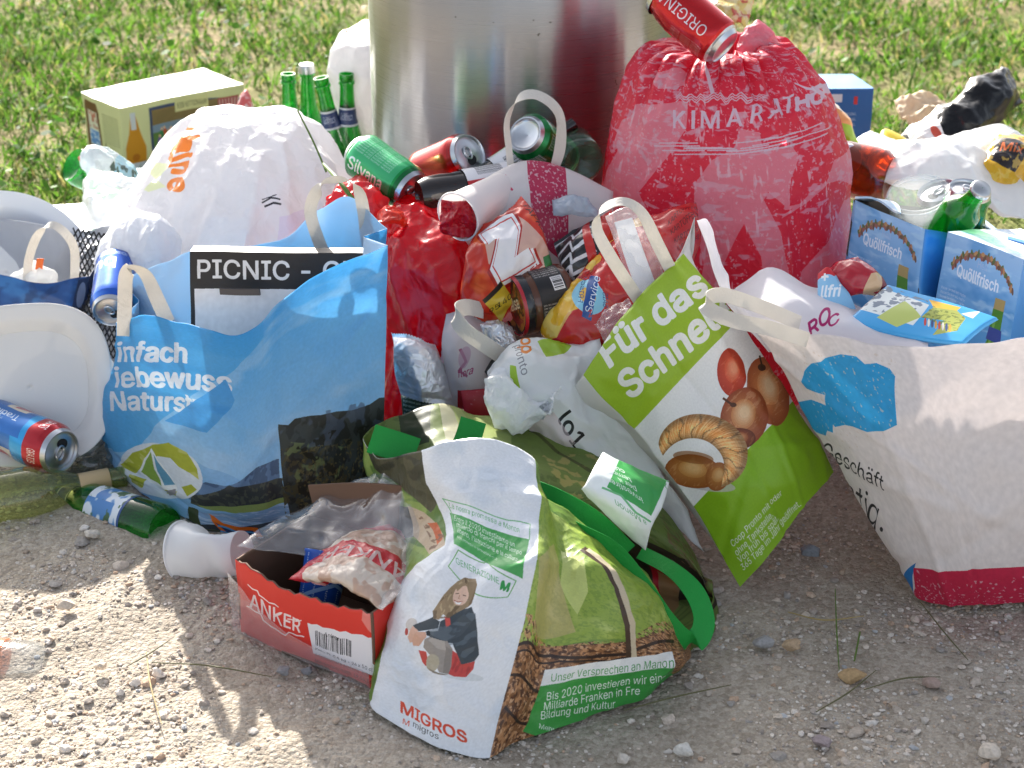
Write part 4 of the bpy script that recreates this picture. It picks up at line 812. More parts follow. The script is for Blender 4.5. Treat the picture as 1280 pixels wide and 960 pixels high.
A.poly(z([(104, 662), (132, 684), (112, 735), (84, 742), (76, 715)]), 'dcb29c'); A.poly(z([(122, 690), (168, 690), (172, 716), (130, 758), (98, 756), (96, 735)]), 'd6a890')
A.poly(z([(345, 424), (398, 430), (408, 462), (396, 512), (380, 552), (345, 575), (300, 602), (272, 622), (243, 604), (226, 632), (196, 626), (190, 590), (215, 558), (245, 518), (275, 478), (310, 444)]), '9a8465'); A.tex(z([(345, 424), (408, 462), (380, 552), (272, 622), (196, 626), (190, 590), (310, 444)]), '5f4d36', 60, .1, 5, .7, .2, (1.6, .6)); A.tex(z([(345, 424), (408, 462), (300, 590), (196, 626), (275, 478)]), 'c9b48e', 70, .3, 9, .7, .2, (1.6, .6))
A.ell(*z([(326, 512)])[0], 9.5, 13.5, 'dfbda8', 22); A.poly(z([(352, 450), (398, 440), (404, 470), (384, 520), (360, 560), (366, 510)]), '8b7658'); A.poly(z([(300, 470), (340, 448), (362, 462), (335, 468), (308, 492)]), '9a8465')
A.line(z([(300, 503), (313, 502)]), 1.0, '4a382c'); A.line(z([(333, 510), (347, 514)]), 1.0, '4a382c'); A.line(z([(318, 510), (312, 528), (320, 530)]), .8, 'b98d76'); A.poly(z([(294, 537), (310, 546), (328, 544), (318, 558), (303, 555)]), 'f6f0ec'); A.line(z([(292, 535), (310, 545), (330, 542)]), .9, 'a85a4c')
A.text('MIGROS', (497, 890), (20.5, 9.6), (-1, -19), 'd8421f', .06); A.text('M', (501, 904), (11, 5), (0, -9), 'd8421f', .03); A.text('migros', (514, 908), (11, 5), (0, -10), '3a3a38', .03)
A.poly([(683, 838), (837, 815), (838, 832), (677, 858)], 'eef0ee', dense=8); A.poly([(677, 858), (838, 831), (838, 850), (790, 890), (700, 928), (655, 915)], '3f9c45', dense=8)
A.fit('Unser Versprechen an Manon', (689, 853), (836, 831), (1.5, -13), '4b9d50', .02)
for s_, q0, q1 in (('Bis 2020 investieren wir eine', (683, 876), (829, 847)), ('Milliarde Franken in Fre', (679, 888), (797, 866)), ('Bildung und Kultur', (675, 899), (768, 884))): A.fit(s_, q0, q1, (1.3, -13), 'f2f6f0', .035)
A.text('Mehr Versprechen auf', (672, 909), (8, 2), (1, -8), 'e5efe4'); A.poly([(672, 926), (690, 930), (675, 940), (668, 940)], 'e8efe8')
A.grain(.03, 200); im = A.image('garden_print')
ub = np.zeros((nv, 8 * per + 1, 2)); 
Vb_ = np.concatenate([Vg[:, 9 * per:], Vg[:, :1]], 1); ub = uvgrid(nv, Vb_.shape[1]); mpb = panel_map(Vb_[::2, ::2], ub[::2, ::2])
A = Art(1000, 700, '8a9c56', mpb); S = _full(A); A.tex(S, '6a8040', 3, 0, 2, .6, .8); A.tex(S, 'b4c07a', 3, .2, 11, .6, .7); A.tex(S, '5c6e3a', 60, .2, 12, .35)
A.poly([(560, 500), (600, 515), (700, 546), (770, 580), (760, 620), (690, 590), (620, 565)], '8fa356', .8, 6); A.poly([(548, 500), (575, 505), (620, 560), (560, 560)], 'd8d2c0', .8); A.poly([(500, 515), (540, 500), (535, 550), (500, 560)], '3a4a28'); A.tex([(690, 560), (780, 580), (770, 640), (640, 590)], 'd2c27a', 40, .2, 8, .8); A.line([(640, 520), (700, 560), (760, 600)], 3, '5a5a34', .7)
A.poly([(560, 500), (640, 525), (640, 560), (590, 550)], 'c3cf86', .8); A.poly([(775, 668), (850, 700), (880, 770), (830, 750), (760, 690)], '4a4034'); A.poly([(800, 690), (815, 695), (838, 740), (828, 748)], 'c9303f'); A.poly([(820, 720), (850, 735), (848, 762), (832, 760)], 'b99468'); A.tex([(745, 640), (890, 720), (890, 800), (740, 690)], 'b0a08a', 26, .4, 4, .6); A.tex([(830, 640), (895, 640), (895, 760), (840, 700)], '8a6f50', 60, .1, 5, .8)
im2 = A.image('garden_print_inside')
K = Vg.shape[1]; Vc = crumple(Vg, .0062, 9, 41, None, 4)
F = qfaces(nv, K, loop=True); cc = np.tile(np.arange(K), nv - 1); mi = np.where(cc < 9 * per, 0, 1)
uv = np.zeros((nv, K, 2)); uv[:, :nf_] = uvf; uv[:, nf_:] = ub[:, 1:-1][:, :K - nf_]
Vall = np.concatenate([Vc.reshape(-1, 3), [Vc[-1].mean(0)]]); b0 = (nv - 1) * K
o = build('bag_body', Vall, F.tolist() + [(b0 + k_, len(Vall) - 1, b0 + (k_ + 1) % K) for k_ in range(K)], [
    mat('garden_woven', img=im, rough=.36, trans=.16, bump=[('crumple', 26, .45), ('noise', 60, .15), ('noise', 400, .06)]), mat('garden_back', img=im2, rough=.45, trans=.55, bump=[('crumple', 22, .25)]),
    mat('woven_inside', 'b9b9ac', rough=.5, trans=.15, bump=[('noise', 300, .1)]), mat('garden_inside', img=im2, rough=.45, trans=.55, bump=[('crumple', 22, .25)])],
    t, np.concatenate([mi, np.ones(K, int)]), np.concatenate([uv.reshape(-1, 2), [[.5, 0]]])); solid(o, .0008, -1, 2, 2)
M_WEB = mat('green_webbing', '13a03c', rough=.55, trans=.1, bump=[('weave', 60, .6), ('noise', 300, .2)], var=.1)
ribbon('strap', [PY(672, 640, 1.70), PY(720, 665, 1.655), PY(765, 690, 1.64), PY(800, 735, 1.625), PY(830, 778, 1.615), PY(856, 802, 1.615), PY(874, 796, 1.625), PY(880, 772, 1.645), PY(868, 740, 1.665), PY(840, 712, 1.69), PY(800, 690, 1.73)], [.02, .022, .024, .027, .028, .027, .026, .026, .024, .018, .016], M_WEB, t, [(.3, .1, 1), (.4, .1, 1), (.55, .1, 1), (.9, .1, .6), (1, .1, .5), (.95, .2, .3), (.9, .4, -.2), (.85, .5, 0), (.8, .6, .3), (.7, .5, .5), (.5, .5, .7)], n=70)
ribbon('strap', [PY(664, 610, 1.72), PY(700, 625, 1.70), PY(745, 652, 1.70), PY(785, 690, 1.71)], .022, M_WEB, t, [(.2, .2, 1), (.3, .2, 1), (.4, .2, 1), (.5, .2, 1)], n=40)
ribbon('strap_tab', [PY(464, 548, 1.80), PY(490, 556, 1.795), PY(520, 566, 1.79)], .034, M_WEB, t, (.2, .6, .8), n=20, th=.003)
ribbon('strap_tab', [PY(592, 525, 1.795), PY(585, 548, 1.785), PY(575, 570, 1.775)], .03, M_WEB, t, (1, .1, .15), n=20, th=.003)
ctl = G([[(754, 564, 1.735), (775, 574, 1.73), (800, 586, 1.73), (836, 602, 1.735)], [(742, 585, 1.70), (765, 598, 1.695), (793, 612, 1.69), (829, 630, 1.70)], [(731, 606, 1.68), (757, 622, 1.67), (785, 640, 1.665), (815, 660, 1.675)], [(726, 612, 1.685), (752, 640, 1.68), (785, 672, 1.68), (807, 690, 1.685)]])
A = Art(500, 500, 'eef2f3', front_map(ctl)); A.poly([(775, 572), (833, 600), (812, 645), (757, 612)], '43a455', dense=5); A.line([(770, 572), (835, 603)], 2, '6fb980'); A.line([(752, 612), (775, 622), (792, 640), (812, 652)], 2, '6fb980')
for k_, s_ in enumerate(('cultura.', 'tempo la', 'per il', 'investiremo')): A.text(s_, (790 + k_ * 7 - 12, 591 + k_ * 11), (-9.5, -5.2), (4, 9), 'eef5ee', .02)
A.text('a Manon', (806, 651), (-9.5, -6.5), (4, 9), '5aa86c'); A.text('ZIONE M', (832, 606), (-10, -5), (4, 9), '4a9f60'); im = A.image('flap_print')
ob = pouch('folded_panel', ctl, [mat('flap_woven', img=im, rough=.4, trans=.2, bump=[('crumple', 30, .2)]), mat('flap_back', 'f0f2f3', rough=.4, trans=.2)], t, th=.006, amp=.002, freq=16, seed=51)
# ---------------------------------------------------------------- cans, bottles, jars, cups
M_ALU = mat('aluminium', 'c9cbce', rough=.28, metal=1.0, bump=[('noise', 200, .05)])
M_ALU_D = mat('can_mouth', '151516', rough=.7)
def dent(seed, amt, r=.033):
    def f(V):
        n = noise3(V * 22, seed) + .6 * noise3(V * 45, seed + 1); c = V[..., :2]; k = np.hypot(c[..., 0], c[..., 1]); sc_ = 1 - amt * np.clip(n, 0, 1) / np.maximum(k, 1e-4) * (k > r * .85)
        V = V.copy(); V[..., 0] *= sc_; V[..., 1] *= sc_; return V
    return f
def can(label, near, far, art, group=None, r=.033, L=.115, dents=0.0, seed=0, roll=0, lid_near=True, cat='can', rough=.25):
    a, b = PY(*near), PY(*far); d = (b - a) / np.linalg.norm(b - a)
    p0, p1 = (a + d * L, a) if lid_near else (a, a + d * L)           # base, lid
    t = thing('drink_can', label, cat, np.minimum(p0, p1), group); M = frame(p0, p1, roll)
    m = mat('can_print', img=art.image('can_print'), rough=rough, metal=.55, coat=.3, bump=[('noise', 90, .03)]); q = r / .033
    dn_ = dent(seed, dents, r) if dents else None
    lathe('can_body', [(.024 * q, .0045), (.0275 * q, .006), (r, .013), (r, L - .017), (.0295 * q, L - .006)], m, M, t, 64, dn_, (.004, L - .005), sub=8)
    lathe('base', [(.0005, .008), (.017 * q, .0045), (.022 * q, .0022), (.0225 * q, .0003), (.024 * q, .0), (.0252 * q, .002), (.0275 * q, .006)], M_ALU, M, t, 48)
    lid = lathe('lid', [(.0295 * q, L - .0065), (.0275 * q, L - .001), (.0268 * q, L + .0005), (.0255 * q, L), (.0245 * q, L - .004), (.022 * q, L - .0045), (.020 * q, L - .0035), (.0005, L - .0035)], M_ALU, M, t, 48)
    th_ = np.linspace(0, 2 * np.pi, 24, endpoint=False)
    build('mouth', xf(M, np.stack([.0085 * q * np.cos(th_), -.0098 * q + .0068 * q * np.sin(th_), 0 * th_ + L - .0031], -1)), [tuple(range(24))], M_ALU_D, lid)
    ring = [(.0055 * q * math.cos(x) * 1.0, .002 + (.009 * q) * math.sin(x), L - .0018 + .001 * math.sin(x)) for x in np.linspace(0, 2 * np.pi, 20)]
    tube('pull_tab', xf(M, np.array(ring)), .0016 * q, M_ALU, lid, n=50, k=6); return t
def can_art(c, cs=(), seed=0): 
    A = Art(600, 360, c); A.grain(.02, 20, seed); return A
# red can on top of the sack
A = can_art('c4151c'); A.poly([(0, 0), (1, 0), (1, .05), (0, .05)], 'd8d3d0'); 
for o_ in (.03, .53):
    A.text('ORIGINAL', (o_ + .02, .18), (0, .17), (-.10, 0), 'e6dada', .02); A.line([(o_ + .2, .2), (o_ + .26, .4), (o_ + .24, .62), (o_ + .17, .8), (o_ + .22, .9)], .028, 'ece6e4')
    for k_ in range(6): A.text('zutaten wasser zucker', (o_ + .29 + .018 * k_, .12), (0, .045), (-.018, 0), 'e0b4b0')
can('dented red drink can lying on top of the red drawstring sack', (906, 60, 2.235), (836, 0, 2.285), A, 'empty drink cans', dents=.006, seed=4, roll=200, lid_near=False)
A = can_art('0e9a45'); 
for o_ in (0., .5):
    A.poly([(o_, .05), (o_ + .3, .05), (o_ + .36, .9), (o_ + .04, .9)], '58c68a', .7); A.text('Silvana', (o_ + .36, .12), (0, .19), (-.12, 0), 'e8f5ea', .04)
    for k_ in range(9): A.text('wasser malz hopfen naturell', (o_ + .06 + .02 * k_, .12), (0, .05), (-.02, 0), 'bfead0')
A.poly([(0, .93), (1, .93), (1, 1), (0, 1)], '0a6d33')
can('bright green drink can with silver opened lid left of the red can by the bin', (516, 240, 2.275), (455, 196, 2.34), A, 'empty drink cans', roll=60, dents=.002, seed=2)
A = can_art('b81a14'); A.tex(_full(A), 'd8562a', 6, .2, 2, .5, .5, (1, .3)); A.poly([(0, .93), (1, .93), (1, 1), (0, 1)], 'a01010')
can('plain red drink can with opened silver lid leaning against the bin', (587, 192, 2.325), (530, 217, 2.39), A, 'empty drink cans', roll=20)
A = can_art('0c7a38')
for o_ in (0., .33, .66):
    A.poly([(o_ + .02, .1), (o_ + .14, .1), (o_ + .14, .9), (o_ + .02, .9)], '2f7d22')
    for k_ in range(6): A.text('bier birra biere alc', (o_ + .045 + .018 * k_, .14), (0, .07), (-.022, 0), 'dfeee0')
    A.bars((o_ + .2, .08), (.1, 0), (0, .22), 1, 'f0f0f0', 3); A.text('naturell', (o_ + .2, .4), (0, .14), (-.09, 0), 'b9dcc0', .02)
can('green beer can with silver end seen through the white handle loop by the bin', (656, 167, 2.315), (700, 197, 2.39), A, 'empty drink cans', lid_near=False, roll=30)
A = can_art('1254b8')
for o_ in (.0, .33, .66): A.text('bull', (o_ + .1, .25), (.18, 0), (0, .3), 'e6eef8', .05); A.text('NIKOTINFREI', (o_ + .03, .12), (.03, 0), (0, .07), 'd8e4f4')
A.tex(_full(A), '3c7fd6', 5, .2, 2, .5, .5)
can('small blue drink can wedged beside the handle of the blue lake bag', (138, 390, 2.16), (145, 334, 2.26), A, 'empty drink cans', r=.028, L=.12, roll=40)
A = can_art('2d6fb8'); A.poly([(0, .78), (1, .78), (1, 1), (0, 1)], 'b3202a'); A.poly([(0, .62), (1, .72), (1, .78), (0, .78)], '2a9ad6')
for o_ in (0., .5):
    [A.text('GRATIS', (o_ + q_, .84), (.026, 0), (0, .12), 'f1eeee', .03) for q_ in (.03, .28)]; A.poly([(o_ + .1, .3), (o_ + .32, .35), (o_ + .32, .6), (o_ + .1, .62)], 'e4d6c2'); A.poly([(o_ + .12, .38), (o_ + .3, .42), (o_ + .27, .58), (o_ + .15, .56)], 'c0303a'); A.text('Tradition', (o_ + .36, .6), (0, -.1), (.06, 0), 'e6ecf4', .02)
    for k_ in range(4): A.text('75 cl  alc 4.8 vol', (o_ + .38 + .03 * k_, .45), (0, -.05), (.02, 0), 'd4e0ee')
    for k_ in range(3): A.ell(o_ + .3 + .025 * k_, .87, .009, .014, 'e8dede')
can('long blue can with red GRATIS band lying at the left edge on the wine bottle', (77, 565, 2.03), (-16, 526, 2.12), A, 'empty drink cans', r=.0345, L=.165, dents=.004, seed=9, roll=150)
# crumpled green cans in the opened carton
for lb, n_, f_, sd in (('crumpled green can in the opened blue carton, next to the clear cups', (1172, 238, 2.24), (1182, 280, 2.25), 3), ('crushed pointed green can in the opened blue carton, right of the other', (1212, 236, 2.22), (1200, 280, 2.23), 6)):
    A = can_art('12823c'); A.line([(0, .3), (.5, .6), (1, .3)], .06, 'dfe8df'); A.tex(_full(A), '0a5a28', 8, .1, 3, .6)
    can(lb, n_, f_, A, 'empty drink cans', dents=.011, seed=sd)
GLASS_G = film('green_glass', '45c85e', rough=.03, milky=.10, ior=1.5)
GLASS_W = film('olive_glass', 'dbe3b0', rough=.04, milky=.10, ior=1.5)
GLASS_C = film('clear_glass', 'eaf1ee', rough=.04, milky=.05, ior=1.5)
PET = film('clear_plastic', 'eef1f3', rough=.07, milky=.15, ior=1.45, bump=(40, .5))
AMBER = film('amber_plastic', 'b0602a', rough=.06, milky=.12, ior=1.5)
COLA = mat('dark_bottle', '1d1410', rough=.12, spec=.6, coat=.4)
def bottle(label, p0, p1, m, kind='beer', L=.27, r=.03, group=None, lab=None, neck=None, name='beer_bottle', roll=0, cap=None, cat='bottle', foil=None):
    """p0: base centre, p1: a point towards the mouth."""
    p0, p1 = np.array(p0), np.array(p1); d = (p1 - p0) / np.linalg.norm(p1 - p0); t = thing(name, label, cat, np.minimum(p0, p0 + d * L), group); M = frame(p0, p0 + d * L, roll)
    if kind == 'beer': pr = [(.001, .012), (r * .7, .006), (r * .9, .0), (r, .008), (r, L * .52), (r * .97, L * .58), (r * .75, L * .66), (r * .52, L * .74), (r * .44, L * .86), (r * .42, L * .935), (r * .5, L * .94), (r * .5, L * .955), (r * .44, L * .96), (r * .46, L * .965), (r * .46, L), (r * .36, L), (r * .36, L * .95)]
    elif kind == 'wine': pr = [(.001, .02), (r * .8, .004), (r, .01), (r, L * .58), (r * .93, L * .65), (r * .62, L * .74), (r * .4, L * .8), (r * .37, L * .93), (r * .37, L), (r * .3, L)]
    else: pr = [(.001, .012), (r * .55, .006), (r * .8, .0), (r * .97, .012), (r, .03), (r * .94, L * .3), (r, L * .42), (r, L * .62), (r * .8, L * .76), (r * .42, L * .88), (r * .36, L * .92), (r * .36, L), (r * .3, L)]
    lathe('glass', pr, m, M, t, 48, sub=2)
    if lab: lathe('body_label', [(r + .0004, L * lab[1]), (r + .0004, L * lab[2])], lab[0], M, t, 48)
    if neck: lathe('neck_label', [(r * .66 + .0008, L * .69), (r * .53 + .0008, L * .735), (r * .48 + .0008, L * .80)], neck, M, t, 40)
    if foil: lathe('neck_foil', [(r * .41, L * .8), (r * .405, L * .93), (r * .39, L * .932)], foil, M, t, 40); lathe('screw_thread', [(r * .385, L * .935)] + [(r * (.385 if k_ % 2 else .36), L * (.94 + .006 * k_)) for k_ in range(9)] + [(r * .3, L)], m, M, t, 40)
    if cap: lathe('bottle_cap', [(r * .54, L * .955), (r * .53, L * .985), (r * .45, L * 1.01), (.0005, L * 1.012)], cap, M, t, 32)
    return t
A = Art(400, 90, '1f3566'); A.poly([(0, .0), (1, 0), (1, .1), (0, .1)], 'd6dae0'); A.poly([(0, .9), (1, .9), (1, 1), (0, 1)], 'd6dae0'); A.text('Quöllfrisch', (.1, .35), (.045, 0), (0, .5), 'cfd6e2'); A.text('Quöllfrisch', (.6, .35), (.045, 0), (0, .5), 'cfd6e2'); M_NECK = mat('neck_band', img=A.image('neck_band'), rough=.4)
A = Art(400, 200, 'd8dfe6'); A.tex(_full(A), '3c78b8', 5, .0, 2, .9); A.tex(_full(A), '3e5c34', 9, .15, 5, .9); A.poly([(0, 0), (1, 0), (1, .06), (0, .06)], '2a4f86'); M_LAB = mat('bottle_label', img=A.image('bottle_label'), rough=.4)
M_CAP = mat('crown_cap', 'b9bbbd', rough=.3, metal=.9)
for lb, px, py, Y, lab, cp in (('green beer bottle standing behind the white bag, leftmost of the four', 360, 92, 3.05, None, None), ('tall green beer bottle with its silver cap still on', 383, 82, 3.10, None, M_CAP), ('green beer bottle with slanting blue neck label in front of the capped one', 401, 97, 2.98, 1, None), ('green beer bottle with blue neck label and body label nearest the bin', 433, 92, 2.99, 1, None)):
    top_ = PY(px, py, Y); b_ = np.array([top_[0], top_[1], 0]); 
    if px == 401: b_[0] += .05
    if px == 433: b_[0] -= .005
    bottle(lb, b_, top_, GLASS_G, 'beer', float(np.linalg.norm(top_ - b_)), .0285, 'green beer bottles standing by the bin', (M_LAB, .2, .5) if lab else None, M_NECK if lab else None, roll=-80, cap=cp)
b_ = PY(206, 662, 1.93); bottle('green beer bottle lying on the gravel, its base towards the viewer', b_, PY(100, 628, 2.02), GLASS_G, 'beer', .235, .031, None, (M_LAB, .22, .5), M_NECK, roll=60)
bottle('pale green wine bottle with cream neck sleeve lying at the left edge', PY(-140, 652, 1.93), PY(146, 597, 2.045), GLASS_W, 'wine', .30, .037, None, None, None, 'wine_bottle', foil=mat('cream_foil', 'cfb284', rough=.4, var=.06))
bottle('green bottle end poking out of the pale wrapper beside the patterned box', PY(92, 206, 2.72), PY(185, 250, 2.80), GLASS_G, 'beer', .24, .031, None, None, None)
bottle('amber plastic bottle, round base showing right of the red sack', PY(1112, 224, 2.42), PY(1020, 200, 2.47), AMBER, 'pet', .26, .041, None, None, None, 'plastic_bottle')
bottle('clear plastic bottle lying on the gravel at the lower left edge', PY(58, 848, 1.655), PY(-60, 838, 1.66), PET, 'pet', .22, .041, None, (film('orange_label', 'f0a078', rough=.2, milky=.45), .22, .34), None, 'plastic_bottle')
A = Art(500, 200, 'e9e8ea'); A.bars((.1, .25), (.16, 0), (0, .55), 1, '26262a', 4); A.poly([(.3, .1), (.5, .1), (.5, .9), (.3, .9)], 'c8dcbc'); A.bars((.6, .25), (.16, 0), (0, .55), 1, '26262a', 8); A.poly([(.8, 0), (1, 0), (1, 1), (.8, 1)], 'c22a30')
for k_ in range(6): A.text('wasser zucker', (.31, .78 - .11 * k_), (.02, 0), (0, .1), '5a5a5e')
M_BARL = mat('barcode_label', img=A.image('barcode_label'), rough=.4)
bottle('dark cola bottle with white barcode label lying behind the paper cup', PY(524, 246, 2.235), PY(660, 222, 2.29), COLA, 'pet', .21, .026, 'dark bottles lying by the bin', (M_BARL, .30, .62), None, 'plastic_bottle', roll=210)
bottle('second dark bottle with white label, lying just above the cola bottle', PY(578, 246, 2.30), PY(655, 196, 2.34), COLA, 'pet', .19, .025, 'dark bottles lying by the bin', (M_BARL, .30, .62), None, 'plastic_bottle', roll=260)
bottle('greenish clear bottle, its ribbed round base facing out beside the red sack', PY(729, 204, 2.31), PY(705, 170, 2.44), film('green_tint_glass', 'a8d4bd', rough=.04, milky=.14), 'wine', .13, .031, None, None, None, 'glass_bottle')
bottle('clear rounded glass bottle base wedged under the white plate', PY(118, 560, 2.08), PY(108, 610, 2.11), film('smoke_glass', 'c9cfd0', rough=.03, milky=.1), 'wine', .12, .03, None, None, None, 'glass_bottle')
# jar
p0, p1 = PY(708, 366, 2.075), PY(632, 385, 2.04); d = (p1 - p0) / np.linalg.norm(p1 - p0); JL = .078; t = thing('glass_jar', 'brown sauce jar with red rimmed lid lying on the packets', 'jar', np.minimum(p0, p1)); M = frame(p0, p0 + d * JL, 30)
A = Art(700, 200, '1d1b1c')
for o_ in np.arange(0, 1, .25):
    A.bars((o_ + .03, .06), (.0, .36), (.07, 0), 1, '1a1a1a', 5); A.poly([(o_ + .015, .05), (o_ + .09, .05), (o_ + .09, .45), (o_ + .015, .45)], 'eceaea'); A.bars((o_ + .02, .08), (.066, 0), (0, .34), 1, '1a1a1a', 7)
    for k_ in range(7): A.text('zutaten tomaten oel salz', (o_ + .11 + .016 * k_, .08), (0, .075), (-.014, 0), 'd8d2cc')
lathe('jar_label', [(.0412, .014), (.0412, .052)], mat('jar_label', img=A.image('jar_label'), rough=.35), M, t, 48)
lathe('jar_glass', [(.001, .003), (.034, .001), (.039, .005), (.0405, .012), (.0405, .053), (.038, .06), (.036, .062)], film('jar_glass', 'a56a48', rough=.05, milky=.5), M, t, 48, sub=2)
lid = lathe('lid', [(.0385, .06), (.0395, .0605), (.0398, .072), (.0385, .074), (.036, .0745), (.0355, .0735), (.001, .0735)], [mat('dark_lid', '18181c', rough=.25, coat=.4)], M, t, 56)
lathe('lid_rim', [(.0365, .0742), (.0385, .0752), (.040, .0735), (.0403, .071)], mat('red_lid_rim', 'b01c26', rough=.25, coat=.4), M, lid, 56)
A = Art(300, 300, '2a1512'); A.tex(_full(A), 'c07a28', 5, .0, 2, .9); A.tex(_full(A), '8c1f1c', 6, .1, 4, .9); A.text('salsa', (.2, .42), (.24, 0), (0, .3), 'e8d8b8', .03)
th_ = np.linspace(0, 2 * np.pi, 40, endpoint=False); build('lid_picture', xf(M, np.stack([.0345 * np.cos(th_), .0345 * np.sin(th_), 0 * th_ + .0739], -1)), [tuple(range(40))], mat('lid_picture', img=A.image('lid_picture'), rough=.3), lid, uv=np.stack([.5 + .5 * np.cos(th_), .5 + .5 * np.sin(th_)], -1))
# cups
def cup(label, rim, base, m, r0=.036, r1=.025, L=.09, crush=None, group=None, name='plastic_cup', ribs=0):
    a, b_ = PY(*base), PY(*rim); d = (b_ - a) / np.linalg.norm(b_ - a); t = thing(name, label, 'cup', np.minimum(a, b_), group); M = frame(b_ - d * L, b_)
    pr = [(.001, .003), (r1 * .9, .003), (r1, .0)] + [(r1 + (r0 - r1) * k_ / 30 + (.0006 if ribs and k_ % 2 and k_ < 24 else 0), L * k_ / 30) for k_ in range(1, 31)] + [(r0 + .002, L + .0005), (r0 + .0025, L - .001), (r0 + .0015, L - .002)]
    o = lathe('cup_wall', pr, m, M, t, 64, crush); return t, M
def crush(V):
    V = V.copy(); k = np.exp(-((V[..., 2] - .035) / .02) ** 2); V[..., 0] *= 1 - .45 * k; V[..., 1] += .006 * k * np.sin(V[..., 0] * 150); V[..., 0] += .008 * np.sin(V[..., 2] * 55); return V
M_CUPW = mat('white_cup', 'eceef0', rough=.35, trans=.35)
cup('crushed white plastic cup on the gravel beside the red biscuit box', (222, 692, 1.835), (312, 690, 1.80), M_CUPW, .0345, .026, .092, crush, None, 'plastic_cup', 1)
t, M = cup('white paper cup with crumpled red wrapper stuffed inside', (572, 271, 2.12), (632, 236, 2.20), mat('paper_cup', 'e9e4e2', rough=.55, trans=.25), .031, .024, .095, None, None, 'paper_cup')
pz = PY(574, 273, 2.125)
pouch('red_wrapper', np.array([[pz + np.array([x, .01 * abs(x) * 40 + y_ * .3, z]) for x in (-.022, -.008, .008, .022)] for z, y_ in ((.02, .02), (.006, -.0), (-.008, -.0), (-.019, .01))]), [mat('red_wrapper', 'c3172b', rough=.3, trans=.25)] * 2, None, th=.012, amp=.007, freq=45, seed=5)
tag(bpy.context.scene.objects['red_wrapper'], 'crumpled dark red wrapper stuffed in the white paper cup', 'wrapper')
for k_, lb in enumerate(('clear plastic cup in the opened blue carton, outermost of the nested cups', 'clear plastic cup nested second in the stack in the blue carton')):
    cup(lb, (1146 + 2 * k_, 246 - 5 * k_, 2.165), (1150 + 2 * k_, 292 - 5 * k_, 2.18), PET, .038, .028, .08, None, 'nested clear cups in the carton', 'plastic_cup', 1)
# plates
def plate(label, c, nrm, r, m, flute=0, group=None, sq=1.0):
    o = PY(*c); n = np.array(nrm, float); n /= np.linalg.norm(n); M = frame(o, o + n); t = np.linspace(0, 2 * np.pi, 120, endpoint=False)
    prof = [(.001, 0), (.35, 0), (.68, .0), (.72, .002), (.80, .014), (.86, .019), (1, .023), (1.01, .021)]
    C_, S_ = np.sign(np.cos(t)) * np.abs(np.cos(t)) ** sq, np.sign(np.sin(t)) * np.abs(np.sin(t)) ** sq
    V = np.stack([np.stack([C_ * a * r, S_ * a * r, 0 * t + z + (flute * np.sin(t * 60) * (a > .78))], -1) for a, z in prof])
    ob = build('paper_plate', xf(M, cr(V, 40, 0).reshape(-1, 3)), qfaces(40, 120, loop=True, flip=True), m); solid(ob, .0008, -1); tag(ob, label, 'plate', group); return ob
M_PLATE = mat('plate_card', 'eceae6', rough=.6, trans=.12, wear=('b08a62', 22, .68, .45), bump=[('noise', 40, .06), ('noise', 500, .05)])
plate('large white paper plate propped up in front of the dark blue bag', (38, 484, 2.135), (.12, -.74, .52), .108, M_PLATE, sq=.72)
plate('white paper plate with fluted rim half hidden behind the larger plate', (78, 500, 2.165), (.2, -.76, .5), .082, M_PLATE, .0008)
plate('glossy white dish lying inside the dark blue bag at the left', (8, 340, 2.43), (.35, -.55, .75), .125, mat('white_dish', 'eef0f0', rough=.25))
# ---------------------------------------------------------------- left side: cartons, sacks, film
def place(name, ctl, mats, label, cat, group=None, **k):
    o = pouch(name, ctl, mats, **k); tag(o, label, cat, group); return o
# patterned beer carton on the grass
o0 = PZ(159, 224, .0); Aw = PZ(296, 190, 0) - o0; Aw = np.array([.212, .172, 0]); Bw = np.array([-.098, .114, 0])
zt = .143
t = thing('beer_carton', 'pale green beer carton with a painted procession and a bottle, lying on the grass', 'carton', o0)
A = Art(900, 450, 'd3d39c'); A.poly([(.22, .06), (.97, .06), (.97, .82), (.62, .92), (.22, .92)], '3a4668')
A.tex(Q_ := [(.24, .08), (.95, .08), (.95, .84), (.24, .88)], '5c7a3c', 5, -.6, 2, 1); A.poly([(.24, .55), (.95, .55), (.95, .86), (.24, .88)], '7b8fa0'); A.poly([(.24, .66), (.95, .7), (.95, .86), (.24, .88)], '8a7448'); A.poly([(.78, .6), (.95, .6), (.95, .86), (.78, .86)], 'b8434a')
rr = random.Random(4)
for k_ in range(9): A.line([(.25, .68 + .02 * k_), (.95, .7 + .018 * k_)], .006, '4c4434', .6)
for k_ in range(7): A.poly([(.79 + .025 * k_, .62), (.80 + .025 * k_, .62), (.80 + .025 * k_, .84), (.79 + .025 * k_, .84)], 'e6dcd0', .7)
for k_ in range(46):
    x, y = rr.uniform(.27, .93), rr.choice((.42, .5, .36, .3)) + rr.uniform(-.03, .03); c_ = rr.choice(('c98a3c', 'e0a84a', 'b9502c', '3f66a8', '7a5aa8', 'd88aa8', 'e8e0cc', '2f7a4a', 'c23a3a'))
    A.ell(x, y, .016, .06, c_, rr.uniform(-20, 20)); A.ell(x, y + .075, .009, .02, 'e0b48c')
A.tex([(.24, .08), (.95, .08), (.95, .28), (.24, .28)], '3f6230', 9, .0, 6, .9); A.poly([(.24, .06), (.45, .06), (.36, .16), (.24, .18)], '9cc4e0')
A.poly([(.42, .78), (.70, .78), (.70, .96), (.42, .96)], 'd2cf94'); A.text('APPENZELLER BIER', (.69, .90), (-.026, 0), (0, -.10), '3a3a20', .02)
